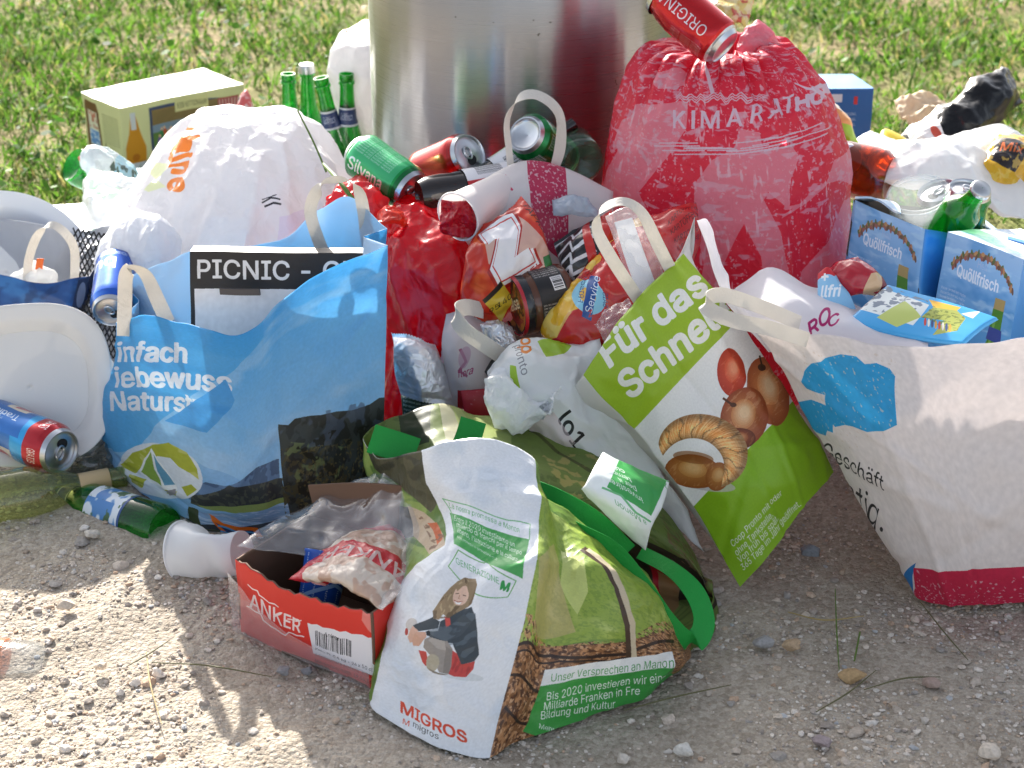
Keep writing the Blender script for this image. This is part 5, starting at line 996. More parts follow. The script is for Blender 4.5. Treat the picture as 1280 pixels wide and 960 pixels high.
for sgn in (1,):
    A.poly([(.02, .03), (.17, .03), (.18, .4), (.14, .62), (.115, .86), (.075, .86), (.055, .62), (.02, .42)], 'c98a22'); A.poly([(.075, .66), (.115, .66), (.115, .9), (.075, .9)], 'c8cccc'); A.poly([(.02, .03), (.17, .03), (.172, .2), (.02, .2)], 'cfd4d6'); A.ell(.095, .27, .03, .05, 'b06a18')
imf = A.image('procession_print')
A = Art(450, 450, 'd0d198'); A.poly([(.04, .12), (.40, .12), (.42, .8), (.36, .93), (.08, .93), (.03, .8)], '6b4420'); A.poly([(.1, .3), (.36, .3), (.36, .8), (.1, .8)], 'd8d8c0'); A.tex([(.11, .55), (.35, .55), (.35, .79), (.11, .79)], 'b8604a', 14, 0, 2, .9); A.poly([(.11, .31), (.35, .31), (.35, .52), (.11, .52)], '5a8cc8'); A.tex([(.11, .31), (.35, .31), (.35, .52), (.11, .52)], 'dfe8f0', 20, .1, 3, .8)
for k_ in range(12): A.text('wasser gerstenmalz hopfen', (.92, .82 - .035 * k_), (-.032, 0), (0, -.03), '5c5c38')
A.poly([(.50, .1), (.53, .1), (.53, .4), (.50, .4)], '3a3a2a'); iml = A.image('carton_end_print')
mw = mat('carton_top', 'e9e8e0', rough=.5, bump=[('noise', 60, .08)])
carton('carton_body', o0, Aw, Bw, [0, 0, zt], [mat('carton_front', img=imf, rough=.45), mat('carton_end', img=iml, rough=.45), mw], t, slots=(0, 1, 2, 1, 2, 2), seed=2, amp=.003)
# flattened pale blue carton, wrapper, film
A = Art(500, 300, 'dfe9f0'); A.tex(_full(A), 'a8d4ec', 3, .0, 2, .8, .4); A.tex(_full(A), 'f4f4f2', 6, .1, 5, .8); ims = A.image('snow_print')
ms_ = mat('pale_carton', img=ims, rough=.45, bump=[('noise', 30, .1)])
t = thing('flattened_carton', 'pale blue and white carton lying half flattened behind the dark blue bag', 'carton', PY(-60, 330, 2.5))
carton('carton_body', PY(-70, 352, 2.44) * [1, 1, 0] + [0, 0, .055], np.array([.235, .07, .0]), np.array([-.10, .28, .0]), np.array([0, 0, .07]), [ms_, mat('grey_blue_card', 'b3bfd0', rough=.5)], t, slots=(1, 1, 1, 1, 0, 1), seed=8, amp=.006)
t = thing('flattened_carton', 'pale blue carton strip lying between the patterned box and the white bag', 'carton', PY(170, 230, 2.9))
carton('carton_body', PY(120, 262, 2.74) - [0, 0, .05], np.array([.22, .06, .0]), np.array([-.05, .16, .0]), np.array([0, 0, .06]), [ms_, mat('pale_card', 'cfe0ea', rough=.5)], t, slots=(1, 1, 1, 1, 0, 1), seed=9, amp=.006)
A = Art(400, 200, 'e8eef2'); A.poly([(.35, .05), (1, .05), (1, .75), (.55, .8)], 'b8dcf0'); A.tex([(.4, .05), (1, .05), (1, .6), (.4, .6)], '4a5a50', 16, .25, 4, .9); A.poly([(.0, .8), (.2, .85), (.2, 1), (0, 1)], 'e2806a')
place('wrapper', G([[(98, 196, 2.71), (118, 186, 2.74), (150, 205, 2.78), (190, 232, 2.8)], [(102, 212, 2.70), (120, 205, 2.70), (152, 220, 2.74), (188, 242, 2.77)], [(112, 230, 2.72), (130, 228, 2.72), (155, 238, 2.74), (180, 250, 2.76)]]), [mat('pale_wrapper', img=A.image('pale_wrapper'), rough=.35, trans=.3, bump=[('crumple', 40, .3)])] * 2, 'pale blue and white wrapper round the green bottle by the patterned box', 'wrapper', th=.02, amp=.006, freq=20, seed=3)
FILM_W = film('milky_film', 'f4f5f7', rough=.14, milky=.5, bump=(35, .6))
FILM_C = film('clear_film', 'f8f9fb', rough=.09, milky=.10, bump=(28, .45))
place('plastic_tray', G([[(107, 232, 2.60), (125, 218, 2.62), (150, 226, 2.64), (185, 238, 2.62)], [(104, 258, 2.54), (125, 252, 2.54), (150, 256, 2.55), (185, 262, 2.55)], [(112, 282, 2.50), (128, 284, 2.49), (148, 286, 2.5), (175, 288, 2.5)]]), [FILM_W, FILM_W], 'milky clear plastic tray crumpled beside the big white bag', 'tray', th=.02, amp=.010, freq=14, seed=6)
# big white plastic bag
rows = [(275, 345, 140, 2.50, .03), (243, 380, 148, 2.49, .07), (212, 408, 178, 2.47, .11), (186, 425, 212, 2.45, .135), (160, 437, 250, 2.43, .145), (140, 438, 288, 2.42, .15), (140, 430, 335, 2.41, .14), (165, 410, 400, 2.41, .12), (190, 400, 436, 2.41, .10)]
V = sack_rings(rows, 140, 110); a_ = np.linspace(0, 2 * np.pi, 140, endpoint=False); kk = np.linspace(0, 1, 110)[:, None]; fold = np.abs(np.sin(a_ * 3.5 + .8 * np.sin(a_ * 2) + .9 * kk)) + .5 * np.abs(np.sin(a_ * 8 + 1.3 * kk + 1)); dr = V - V.mean(1, keepdims=True); V = V + dr / (np.linalg.norm(dr, axis=-1, keepdims=True) + 1e-9) * ((.9 - fold[None] if fold.ndim == 1 else .9 - fold) * .016 * np.minimum(1, kk * 4))[..., None]; A = Art(900, 700, 'e6e5e8', sack_map(V))
for ch, x, y, sz in (('M', 234, 158, 18), ('e', 227, 172, 24), ('i', 222, 186, 24), ('n', 217, 194, 32), ('e', 212, 216, 36)): A.text(ch, (x, y), (-sz * .25, sz), (sz, sz * .25), 'f08a3c', .08)
A.poly([(188, 205), (212, 200), (206, 232), (186, 240)], 'e6eeb8', .8); A.line([(330, 252), (340, 246), (350, 249)], 2, '2c2c34'); A.line([(333, 257), (342, 253), (351, 255)], 2.5, '2c2c34'); A.line([(330, 248), (346, 243)], 1.2, '2c2c34')
A.poly([(350, 270), (385, 260), (385, 310), (345, 310)], 'dcd2e6', .7); im = A.image('white_bag_print')
o = sack('plastic_bag', V, [mat('white_bag_film', img=im, rough=.3, trans=.38, coat=.2, bump=[('crumple', 30, .35), ('noise', 60, .25)]), mat('white_bag_back', 'f1f1f3', rough=.35, trans=.4, bump=[('crumple', 24, .5)])], None, amp=.008, freq=10, seed=9, oct=4, top=True, ani=(1.2, 1.2, .35)); tag(o, 'big crumpled white plastic bag with orange letters behind the blue lake bag', 'bag')
place('plastic_bag', G([[(150, 265, 2.36), (175, 262, 2.33), (200, 275, 2.32), (225, 300, 2.32)], [(138, 300, 2.33), (165, 300, 2.30), (195, 310, 2.28), (222, 330, 2.28)], [(118, 332, 2.30), (150, 335, 2.27), (185, 348, 2.25), (210, 358, 2.26)]]), [mat('thin_white_film', 'eef0f4', rough=.3, trans=.5, bump=[('crumple', 30, .5)])] * 2, 'thin white plastic bag twisted together above the blue can', 'bag', th=.025, amp=.010, freq=12, seed=10, ani=(1.6, .6, .5))
rows = [(446, 500, 32, 3.12, .03), (425, 510, 46, 3.1, .08), (411, 515, 75, 3.1, .1), (411, 515, 105, 3.1, .1), (420, 515, 135, 3.1, .09), (430, 505, 170, 3.1, .06)]
V = sack_rings(rows, 80, 60); A = Art(400, 400, 'f0eeee', sack_map(V)); A.text('VSA', (428, 44), (17, -4), (2, -15), 'e8642c', .05); im = A.image('far_bag_print')
o = sack('plastic_bag', V, [mat('far_bag_film', img=im, rough=.35, trans=.35, bump=[('crumple', 24, .4)])] * 2, None, amp=.008, freq=9, seed=14, top=True); tag(o, 'white plastic bag with orange letters on the grass behind the bin', 'bag')
# dark blue bag at the left
t = thing('carrier_bag', 'dark blue paper bag with white handle at the left edge behind the plate', 'bag', PY(30, 460, 2.350))
top = [(-70, 335, 2.350), (-20, 340, 2.330), (15, 346, 2.320), (40, 353, 2.315), (66, 354, 2.315), (90, 348, 2.320), (112, 345, 2.330)]; bot = [(-80, 470, 2.300), (-25, 470, 2.290), (15, 470, 2.285), (35, 468, 2.280), (55, 465, 2.280), (72, 462, 2.285), (84, 460, 2.300)]
fr = sheet(top, bot, (0, .2, .5, .8, 1), .01); bk = fr + np.array([.02, .13, .0]); bk[0] += (0, 0, .03)
A = Art(500, 400, '1d4a86', front_map(fr)); A.tex(_full(A), '3f7ab4', 4, .1, 2, .7, .5); A.tex(_full(A), '16305c', 6, .1, 4, .6, .4); A.poly([(84, 400), (98, 350), (112, 345), (100, 400)], '1a2440', .8); A.ell(100, 368, 5, 16, '8fa0c0', 15, .6); im = A.image('dark_blue_print')
npin = mat('grey_blue_inside', 'dfe3ea', rough=.6, trans=.4, bump=PAPER_B)
open_bag('bag_body', fr, bk, [mat('dark_blue_paper', img=im, rough=.45, trans=.15, bump=PAPER_B), mat('dark_blue_side', '1a2f58', rough=.5), npin, npin], t, nu=60, nv=50, seed=61, amp=.004, freq=9)
ribbon('handle', [PY(34, 356, 2.335), PY(36, 325, 2.335), PY(46, 296, 2.33), PY(62, 281, 2.33), PY(80, 290, 2.33), PY(93, 312, 2.335), PY(93, 350, 2.34)], .0125, M_WHITE_BAND, t, [(1, .1, 0), (1, .2, .1), (.9, .3, -.3), (.2, .8, .4), (.7, .5, .4), (1, .2, .1), (1, .1, 0)])
place('sticker_card', G([[(46, 323, 2.335), (55, 323, 2.335)], [(44, 337, 2.333), (53, 337, 2.333)]]), [mat('orange_card', 'ee6a1c', rough=.5)] * 2, 'small orange card in front of the white dish in the dark blue bag', 'card', th=.0008, amp=.0002, nu=8, nv=8)
place('tissue', G([[(16, 342, 2.35), (35, 330, 2.36), (55, 332, 2.355), (70, 345, 2.35)], [(10, 352, 2.34), (35, 345, 2.338), (55, 346, 2.338), (72, 352, 2.34)], [(12, 362, 2.34), (35, 362, 2.34), (55, 362, 2.34), (70, 362, 2.34)]]), [mat('white_tissue', 'f0f0ee', rough=.8, trans=.4)] * 2, 'crumpled white tissue on top in the dark blue bag', 'tissue', th=.008, amp=.008, freq=25, seed=71, nu=30, nv=30)
# charcoal tray with black mesh
t = thing('grill_tray', 'foil grill tray with black diamond mesh propped behind the blue can', 'grill tray', PY(120, 440, 2.26))
g0, g1, g2, g3 = PY(92, 286, 2.42), PY(170, 300, 2.40), PY(160, 452, 2.24), PY(88, 440, 2.26)
place_ctl = np.array([[g0, g0 * .5 + g1 * .5, g1], [(g0 + g3) / 2, (g0 + g1 + g2 + g3) / 4, (g1 + g2) / 2], [g3, (g2 + g3) / 2, g2]]); nrm_ = np.cross(g3 - g0, g1 - g0); nrm_ /= np.linalg.norm(nrm_)
pouch('tray', place_ctl - nrm_ * .012, [mat('foil', 'dcdde0', rough=.3, metal=.9, bump=[('crumple', 50, .5)])] * 2, t, th=.004, amp=.003, freq=30)
Vm, Fm = [], []
def strip(a, b_, w_):
    d = (b_ - a) / np.linalg.norm(b_ - a); s_ = np.cross(d, nrm_) * w_ / 2; k_ = len(Vm); h_ = nrm_ * w_ * .5
    Vm.extend([a - s_, a + s_, b_ + s_, b_ - s_, a - s_ + h_, a + s_ + h_, b_ + s_ + h_, b_ - s_ + h_]); Fm.extend([(k_, k_ + 1, k_ + 2, k_ + 3), (k_ + 7, k_ + 6, k_ + 5, k_ + 4), (k_, k_ + 4, k_ + 5, k_ + 1), (k_ + 1, k_ + 5, k_ + 6, k_ + 2), (k_ + 2, k_ + 6, k_ + 7, k_ + 3), (k_ + 3, k_ + 7, k_ + 4, k_)])
ql = lambda u, v: (g0 * (1 - u) + g1 * u) * (1 - v) + (g3 * (1 - u) + g2 * u) * v + nrm_ * .002
for k_ in range(-26, 14):
    for sg in (1, -1):
        u0 = (k_ + .0) / 12
        pts = [(u0 + s_ * .5 * 2 if sg > 0 else 1 - (u0 + s_ * .5 * 2), s_) for s_ in np.linspace(0, 1, 25)]
        pts = [p for p in pts if 0 <= p[0] <= 1]
        if len(pts) > 1: strip(ql(*pts[0]), ql(*pts[-1]), .0022)
build('mesh_grid', np.array(Vm), Fm, mat('black_wire', '161617', rough=.4), t, smooth=False)

# ---------------------------------------------------------------- middle of the heap
def film_red(n, c='dc1426', tr=.5): return mat(n, c, rough=.2, trans=tr, coat=.5, bump=[('crumple', 22, .9), ('noise', 40, .5)], var=.08)
rows = [(500, 560, 262, 2.24, .03), (486, 590, 280, 2.22, .06), (482, 602, 310, 2.20, .085), (478, 604, 350, 2.19, .09), (476, 598, 395, 2.18, .09), (476, 585, 440, 2.17, .085), (476, 570, 490, 2.17, .08), (480, 560, 530, 2.17, .07)]
V = sack_rings(rows, 110, 90)
o = sack('plastic_bag', V, [film_red('red_film')] * 2, None, amp=.017, freq=8, seed=77, oct=4, top=True, ani=(1.3, 1, .5)); tag(o, 'glossy red plastic bag squeezed in right of the blue lake bag', 'bag')
place('wrapper', G([[(405, 245, 2.30), (430, 228, 2.31), (455, 222, 2.31), (485, 248, 2.29)], [(408, 262, 2.27), (435, 252, 2.26), (460, 250, 2.25), (482, 262, 2.26)], [(400, 290, 2.24), (440, 275, 2.24), (460, 280, 2.23), (488, 280, 2.23)]]), [film_red('pale_red_film', 'e8555a', .62)] * 2, 'crumpled thin red film above the white handle of the blue bag', 'wrapper', th=.015, amp=.012, freq=20, seed=12)
place('wrapper', G([[(474, 268, 2.20), (490, 262, 2.2), (505, 275, 2.19)], [(470, 285, 2.18), (490, 280, 2.17), (508, 288, 2.18)]]), [film_red('orange_red_film', 'd8402a')] * 2, 'small orange red wrapper scrap on top of the red plastic bag', 'wrapper', th=.008, amp=.006, freq=30, seed=13, nu=24, nv=24)
# white paper bag with red stripe behind, with its standing handle
ctl = G([[(556, 268, 2.17), (600, 232, 2.21), (652, 206, 2.235), (703, 214, 2.24), (766, 240, 2.23)], [(580, 300, 2.15), (620, 268, 2.18), (662, 252, 2.20), (708, 256, 2.21), (766, 270, 2.21)], [(600, 340, 2.14), (640, 318, 2.16), (675, 300, 2.18), (712, 302, 2.19), (762, 310, 2.2)], [(620, 390, 2.15), (660, 380, 2.15), (690, 375, 2.16), (720, 375, 2.17), (760, 380, 2.18)]])
A = Art(900, 600, 'e6e1e0', front_map(ctl)); A.poly([(655, 198), (702, 200), (702, 330), (655, 300)], 'c4335a', dense=4); A.tex([(655, 198), (702, 200), (702, 330), (655, 300)], 'e6d6da', 60, .3, 4, .8); A.text('NIX', (609, 274), (15, -13), (-7, -26), 'cc4468', .03); im = A.image('stripe_print')
t = thing('carrier_bag', 'white paper bag with wide crimson stripe and tall handle loop in front of the bin', 'bag', PY(680, 380, 2.17))
wp2 = mat('white_paper_back', 'e6e1e0', rough=.6, trans=.3); pouch('bag_body', ctl, [mat('stripe_paper', img=im, rough=.5, trans=.3, bump=PAPER_B), wp2], t, th=.035, amp=.004, freq=9, seed=15, pv=.3)
ribbon('handle', [PY(640, 222, 2.235), PY(636, 185, 2.235), PY(634, 150, 2.23), PY(648, 124, 2.23), PY(668, 118, 2.235), PY(690, 130, 2.235), PY(701, 150, 2.235), PY(700, 185, 2.24), PY(692, 214, 2.24)], [.009, .009, .009, .014, .016, .016, .012, .015, .012], M_WHITE_BAND, t, [(1, .1, 0), (1, .3, 0), (.9, .6, .1), (.3, .8, .5), (.1, .8, .5), (.4, .7, .4), (1, .3, 0), (1, -.3, 0), (1, -.3, 0)])
# chips packet with the big Z
ctl = G([[(589, 302, 2.10), (607, 283, 2.12), (629, 264, 2.13), (652, 246, 2.14)], [(580, 335, 2.07), (612, 312, 2.085), (646, 289, 2.10), (672, 272, 2.11)], [(576, 364, 2.06), (612, 352, 2.06), (650, 330, 2.075), (684, 310, 2.09)], [(580, 386, 2.06), (615, 404, 2.05), (657, 388, 2.06), (694, 350, 2.075)]])
A = Art(700, 700, 'd4331a', front_map(ctl)); A.tex(_full(A), 'e8662a', 4, .1, 2, .8, .4); A.poly([(608, 308), (650, 278), (676, 300), (690, 322), (664, 345), (640, 352), (612, 335)], 'dcc6b8', .85)
z_ = np.array([(609, 300), (636, 285), (640, 292), (646, 322), (656, 310), (664, 322), (642, 340), (632, 344), (626, 308), (618, 314), (615, 318)], float)
zz = np.array([(604, 302), (643, 279), (650, 295), (640, 326), (659, 313), (667, 328), (622, 353), (615, 338), (626, 307), (612, 316)], float)
A.poly((zz - zz.mean(0)) * 1.26 + zz.mean(0), 'b32018'); A.poly((zz - zz.mean(0)) * 1.12 + zz.mean(0), 'f4f0f0'); A.poly((zz - zz.mean(0)) * .98 + zz.mean(0), 'c9261c'); A.poly((zz - zz.mean(0)) * .93 + zz.mean(0), 'f4f0f0'); A.text('PAPRIKA', (655, 262), (7, 9), (8, -5), '4a2a1c', .02); A.text('EIFEL', (640, 362), (13, -9.5), (-6, -13), 'c03a30', .01); A.poly([(676, 322), (690, 316), (692, 335), (680, 345)], '2f7a38')
A.poly([(604, 372), (622, 350), (640, 372), (626, 402)], 'e3c23a'); A.poly([(604, 372), (622, 350), (625, 355), (607, 376)], '2c2420'); A.text('95', (612, 392), (9, -8), (-2, -9), '2c2420'); A.text('140', (620, 384), (9, -7), (-2, -9), '2c2420'); im = A.image('z_print')
place('chips_packet', ctl, [mat('z_packet', img=im, rough=.3, trans=.12, coat=.3, bump=[('crumple', 24, .45)]), mat('packet_inside', 'b9babd', rough=.25, metal=.8)], 'orange red chips packet with a large white Z standing behind the jar', 'packet', th=.022, amp=.006, freq=16, seed=17, seal=.08, toothed=24)
ctl = G([[(692, 304, 2.12), (715, 290, 2.13), (740, 276, 2.14), (765, 262, 2.14)], [(700, 330, 2.10), (720, 318, 2.10), (745, 305, 2.10), (770, 290, 2.11)], [(708, 360, 2.09), (725, 352, 2.08), (745, 345, 2.08), (765, 330, 2.09)], [(712, 395, 2.08), (728, 390, 2.07), (745, 388, 2.07), (762, 380, 2.08)]])
A = Art(500, 600, '1b1b1e', front_map(ctl)); 
for k_ in range(7): A.line([(692 + k_ * 3, 310 + k_ * 13), (715 + k_ * 2, 296 + k_ * 13), (722, 306 + k_ * 13), (745, 290 + k_ * 13)], 3.2, 'd8dade')
A.line([(733, 280), (742, 330), (736, 360)], 8, 'c2281f'); A.text('grill', (735, 352), (5, -15), (10, 3), 'e6e0de', .02); A.poly([(745, 270), (768, 258), (775, 320), (755, 340)], 'c2281f'); im = A.image('zigzag_print')
place('chips_packet', ctl, [mat('zigzag_packet', img=im, rough=.28, coat=.3, bump=[('crumple', 30, .4)])] * 2, 'black and white zigzag snack packet between the Z packet and yellow chips packet', 'packet', th=.018, amp=.005, freq=18, seed=18, seal=.06)
ctl = G([[(676, 420, 2.03), (700, 378, 2.05), (742, 330, 2.08), (795, 285, 2.11), (870, 252, 2.13)], [(690, 430, 2.00), (722, 396, 2.01), (764, 356, 2.03), (815, 312, 2.06), (873, 272, 2.10)], [(715, 437, 1.99), (748, 418, 1.99), (790, 385, 2.01), (830, 345, 2.04), (868, 305, 2.09)], [(735, 445, 2.0), (765, 440, 2.0), (805, 412, 2.01), (838, 372, 2.04), (862, 330, 2.08)]])
A = Art(900, 600, 'c3201c', front_map(ctl)); A.poly([(670, 430), (690, 385), (720, 350), (752, 372), (745, 390), (720, 400), (700, 425)], 'eab52e', dense=4); A.tex([(670, 430), (690, 385), (740, 335), (752, 372), (700, 425)], 'f3d878', 8, .1, 2, .8); A.ell(752, 337, 9, 9, 'eab53a'); A.ell(772, 305, 16, 11, 'e8bd5a', -30); A.ell(800, 290, 18, 11, 'e6b450', -30); A.ell(745, 340, 8, 6, 'f0cc60')
A.line([(688, 395), (712, 368), (742, 335)], 5, 'd8642a'); A.text('PAPRIKA CHIPS', (694, 392), (5, -5.2), (-3, -3), 'f3e6d0')
A.ell(742, 382, 17, 18, '8fd0e8'); A.ell(742, 382, 8, 8, 'e8b23a'); A.text('FRISCH', (731, 389), (2.2, -8), (7, 2), '1f3f7a', .03); A.text('SAIS', (755, 392), (1, -6.5), (6, 1), '1f3f7a', .03)
A.line([(738, 402), (752, 364)], 9, '1f4f96'); A.text('Service', (742.5, 400), (4.6, -10.5), (-8, -3.2), 'e6eef8', .02); A.text('Z', (739, 403), (7, -3), (1, -8), 'c22028', .05)
for k_ in range(4): A.text('KARTOFFELN SALZ', (836, 292 + 9 * k_), (5.5, -4.4), (1, -7), '4a1412')
im = A.image('chips_print'); place('chips_packet', ctl, [mat('chips_packet_film', img=im, rough=.25, trans=.1, coat=.4, bump=[('crumple', 22, .4)]), mat('packet_silver', 'b9babd', rough=.25, metal=.8)], 'red and yellow chips packet with round blue FRISCH badge inside the green bag', 'packet', th=.03, amp=.007, freq=13, seed=19, pu=.4)
place('plastic_sleeve', G([[(757, 270, 1.98), (785, 258, 1.99), (805, 268, 1.99)], [(775, 320, 1.965), (800, 310, 1.97), (822, 315, 1.975)], [(795, 375, 1.95), (815, 370, 1.95), (838, 362, 1.96)]]), [FILM_C, FILM_C], 'clear crinkled sleeve standing in the green bag', 'sleeve', th=.016, amp=.006, freq=24, seed=20)
place('card_strip', G([[(768, 278, 1.993), (790, 272, 1.998)], [(782, 325, 1.982), (806, 318, 1.988)], [(800, 375, 1.962), (824, 366, 1.968)]]), [mat('white_card', 'eef0f4', rough=.4)] * 2, 'plain white card strip inside the clear sleeve', 'card', th=.0012, amp=.0006, nu=12, nv=20)
place('plastic_sleeve', G([[(742, 405, 1.95), (765, 382, 1.95), (785, 372, 1.95)], [(752, 420, 1.93), (775, 400, 1.93), (795, 390, 1.93)], [(760, 440, 1.92), (780, 420, 1.92), (798, 405, 1.92)]]), [FILM_C, FILM_C], 'scrap of clear film over the rim of the green bag', 'film', th=.008, amp=.006, freq=30, seed=21, nu=30, nv=30)
# foil wrapper
ctl = G([[(490, 418, 2.06), (510, 420, 2.05), (530, 430, 2.05), (545, 432, 2.06)], [(494, 440, 2.04), (512, 440, 2.035), (535, 448, 2.035), (552, 455, 2.045)], [(496, 470, 2.03), (520, 466, 2.02), (545, 475, 2.025), (562, 485, 2.035)], [(502, 492, 2.02), (528, 500, 2.01), (550, 505, 2.01), (572, 510, 2.02)]])
place('foil_wrapper', ctl, [mat('foil_silver', 'e9e9ea', rough=.33, metal=.5, bump=[('crumple', 40, .25)]), mat('foil_back', '2a3a30', rough=.4)], 'crumpled silver foil wrapper in front of the red plastic bag', 'wrapper', th=.008, amp=.005, freq=16, seed=22, oct=3, seal=.06, toothed=20)
A = Art(300, 200, '1f3a2a')
for k_ in range(9): A.text('ingredienti sale olio patate farina', (.04, .85 - .1 * k_), (.055, 0), (0, .07), 'c4d0c4')
place('dark_carton', G([[(500, 484, 2.055), (530, 494, 2.05), (562, 498, 2.05)], [(502, 505, 2.035), (530, 512, 2.03), (570, 516, 2.035)], [(504, 530, 2.02), (530, 534, 2.02), (575, 534, 2.02)]]), [mat('dark_carton', img=A.image('dark_carton'), rough=.4)] * 2, 'dark green packet with small print under the silver foil wrapper', 'packet', th=.006, amp=.003, freq=16, nu=30, nv=30, seed=81)
place('wrapper', G([[(548, 440, 2.10), (562, 425, 2.1), (572, 440, 2.09)], [(545, 465, 2.08), (558, 460, 2.07), (570, 465, 2.07)], [(550, 490, 2.06), (560, 492, 2.05), (568, 492, 2.05)]]), [mat('pink_wrap_film', 'e8c8cc', rough=.3, trans=.5, bump=[('crumple', 40, .5)])] * 2, 'thin pinkish film crumpled between the foil and the small white bag', 'wrapper', th=.01, amp=.008, freq=24, nu=30, nv=30, seed=82)
place('wrapper', G([[(380, 292, 2.22), (402, 280, 2.22), (416, 296, 2.22)], [(382, 312, 2.2), (402, 306, 2.2), (418, 312, 2.2)]]), [film_red('scrap_film', 'd8323c')] * 2, 'scrap of red film between the big white bag and the blue bag handle', 'wrapper', th=.012, amp=.007, freq=26, nu=26, nv=26, seed=83)
place('wrapper', G([[(690, 250, 2.16), (715, 246, 2.16), (742, 256, 2.16)], [(692, 272, 2.14), (718, 270, 2.14), (748, 276, 2.14)]]), [mat('clear_label_film', 'c9d4e0', rough=.2, trans=.5, bump=[('crumple', 40, .5)])] * 2, 'pale crinkled wrapper above the black and white packet', 'wrapper', th=.01, amp=.007, freq=26, nu=26, nv=26, seed=84)
place('wrapper', G([[(600, 405, 2.03), (622, 398, 2.03), (640, 408, 2.03)], [(604, 424, 2.015), (624, 424, 2.01), (646, 428, 2.01)], [(612, 440, 2.0), (630, 442, 2.0), (650, 440, 2.0)]]), [mat('crisp_film', 'dcdfe2', rough=.18, metal=.5, bump=[('crumple', 50, .5)])] * 2, 'crinkled silvery scrap just below the lying sauce jar', 'wrapper', th=.009, amp=.007, freq=26, nu=30, nv=30, seed=85)
# small white bag with a band handle
ctl = G([[(558, 392, 2.08), (585, 385, 2.09), (612, 398, 2.08), (640, 420, 2.07)], [(552, 430, 2.05), (580, 428, 2.05), (608, 436, 2.05), (638, 446, 2.05)], [(558, 470, 2.03), (580, 472, 2.03), (605, 474, 2.03), (635, 476, 2.04)], [(565, 510, 2.02), (582, 512, 2.02), (604, 514, 2.02), (630, 514, 2.03)]])
A = Art(500, 600, 'e0d6d4', front_map(ctl)); A.line([(576, 440), (582, 452), (574, 462), (585, 468)], 3, 'b06a82'); A.text('flora', (572, 470), (9, -2), (1, -12), 'b04a72', .03); A.ell(580, 448, 6, 11, 'c69ab0', 10, .6); A.poly([(572, 484), (640, 482), (640, 530), (572, 530)], 'b9202c', dense=4); A.text('Für Ihren', (600, 516), (13, 1), (0, -13), 'eedede', .02); im = A.image('small_bag_print')
t = thing('carrier_bag', 'small white paper bag with folded band handle and a red base, behind the green bag', 'bag', PY(600, 514, 2.03))
pouch('bag_body', ctl, [mat('small_bag_paper', img=im, rough=.5, trans=.3, bump=PAPER_B), wp2], t, th=.03, amp=.004, freq=12, seed=23)
ribbon('handle', [PY(604, 388, 2.04), PY(582, 384, 2.02), PY(569, 393, 2.0), PY(580, 412, 1.985), PY(605, 430, 1.98), PY(632, 448, 1.985)], .021, M_WHITE_BAND, t, [(-.3, .3, 1), (-.3, .5, 1), (.2, .3, 1), (.5, .0, 1), (.5, 0, 1), (.5, 0, 1)])
place('black_card', G([[(600, 458, 2.02), (640, 425, 2.03), (655, 440, 2.02)], [(610, 470, 2.0), (640, 450, 2.0), (655, 455, 2.0)], [(625, 485, 1.99), (645, 470, 1.99), (655, 470, 1.99)]]), [mat('dark_card', '2e2b26', rough=.5)] * 2, 'dark card flap wedged under the jar', 'card', th=.003, amp=.002, nu=24, nv=24)
place('red_box_panel', G([[(576, 488, 2.0), (630, 484, 2.0)], [(582, 525, 1.985), (636, 525, 1.985)]]), [mat('red_panel', 'b5202b', rough=.4, wear=('e0b0b0', 60, .6, .6))] * 2, 'torn red cardboard piece behind the woven bag', 'cardboard', th=.004, amp=.002, nu=20, nv=20)
# crumpled white bag with orange and grey lettering
ctl = G([[(618, 478, 1.955), (632, 446, 1.97), (668, 430, 1.985), (715, 432, 1.985), (752, 425, 1.97)], [(612, 500, 1.93), (645, 478, 1.93), (685, 468, 1.935), (725, 470, 1.94), (765, 478, 1.92)], [(640, 514, 1.92), (672, 520, 1.905), (705, 520, 1.905), (745, 525, 1.905), (790, 535, 1.89)], [(660, 545, 1.91), (700, 560, 1.90), (740, 570, 1.895), (790, 585, 1.885), (835, 600, 1.86)], [(700, 590, 1.90), (740, 610, 1.89), (790, 630, 1.875), (840, 655, 1.85), (880, 690, 1.825)]])
A = Art(900, 900, 'ecefee', front_map(ctl)); A.poly([(672, 438), (700, 428), (716, 440), (702, 452), (682, 458)], 'a6cc3a'); A.poly([(644, 468), (650, 470), (656, 495), (648, 498)], 'a6cc3a'); A.text('op', (652, 434), (3, 21), (19, -4), 'ee8a2c', .04); A.text('pronto', (646, 446), (3.2, 10.5), (11, -3), '8a8c90', .0); A.poly([(640, 512), (662, 520), (670, 540), (645, 530)], 'a6cc3a'); A.text('lo1.', (694, 522), (17, 21), (18, -13), '1c1c1e', .04); A.poly([(655, 520), (690, 515), (720, 545), (700, 560)], 'e8d4d4', .6); im = A.image('pronto_print')
place('plastic_bag', ctl, [mat('pronto_film', img=im, rough=.35, trans=.35, bump=[('crumple', 22, .4)]), mat('pronto_back', 'ecefee', rough=.35, trans=.35)], 'white plastic bag with orange and lime print tucked beside the green bag', 'bag', th=.016, amp=.009, freq=13, seed=24, pu=.4, pv=.4, oct=4)
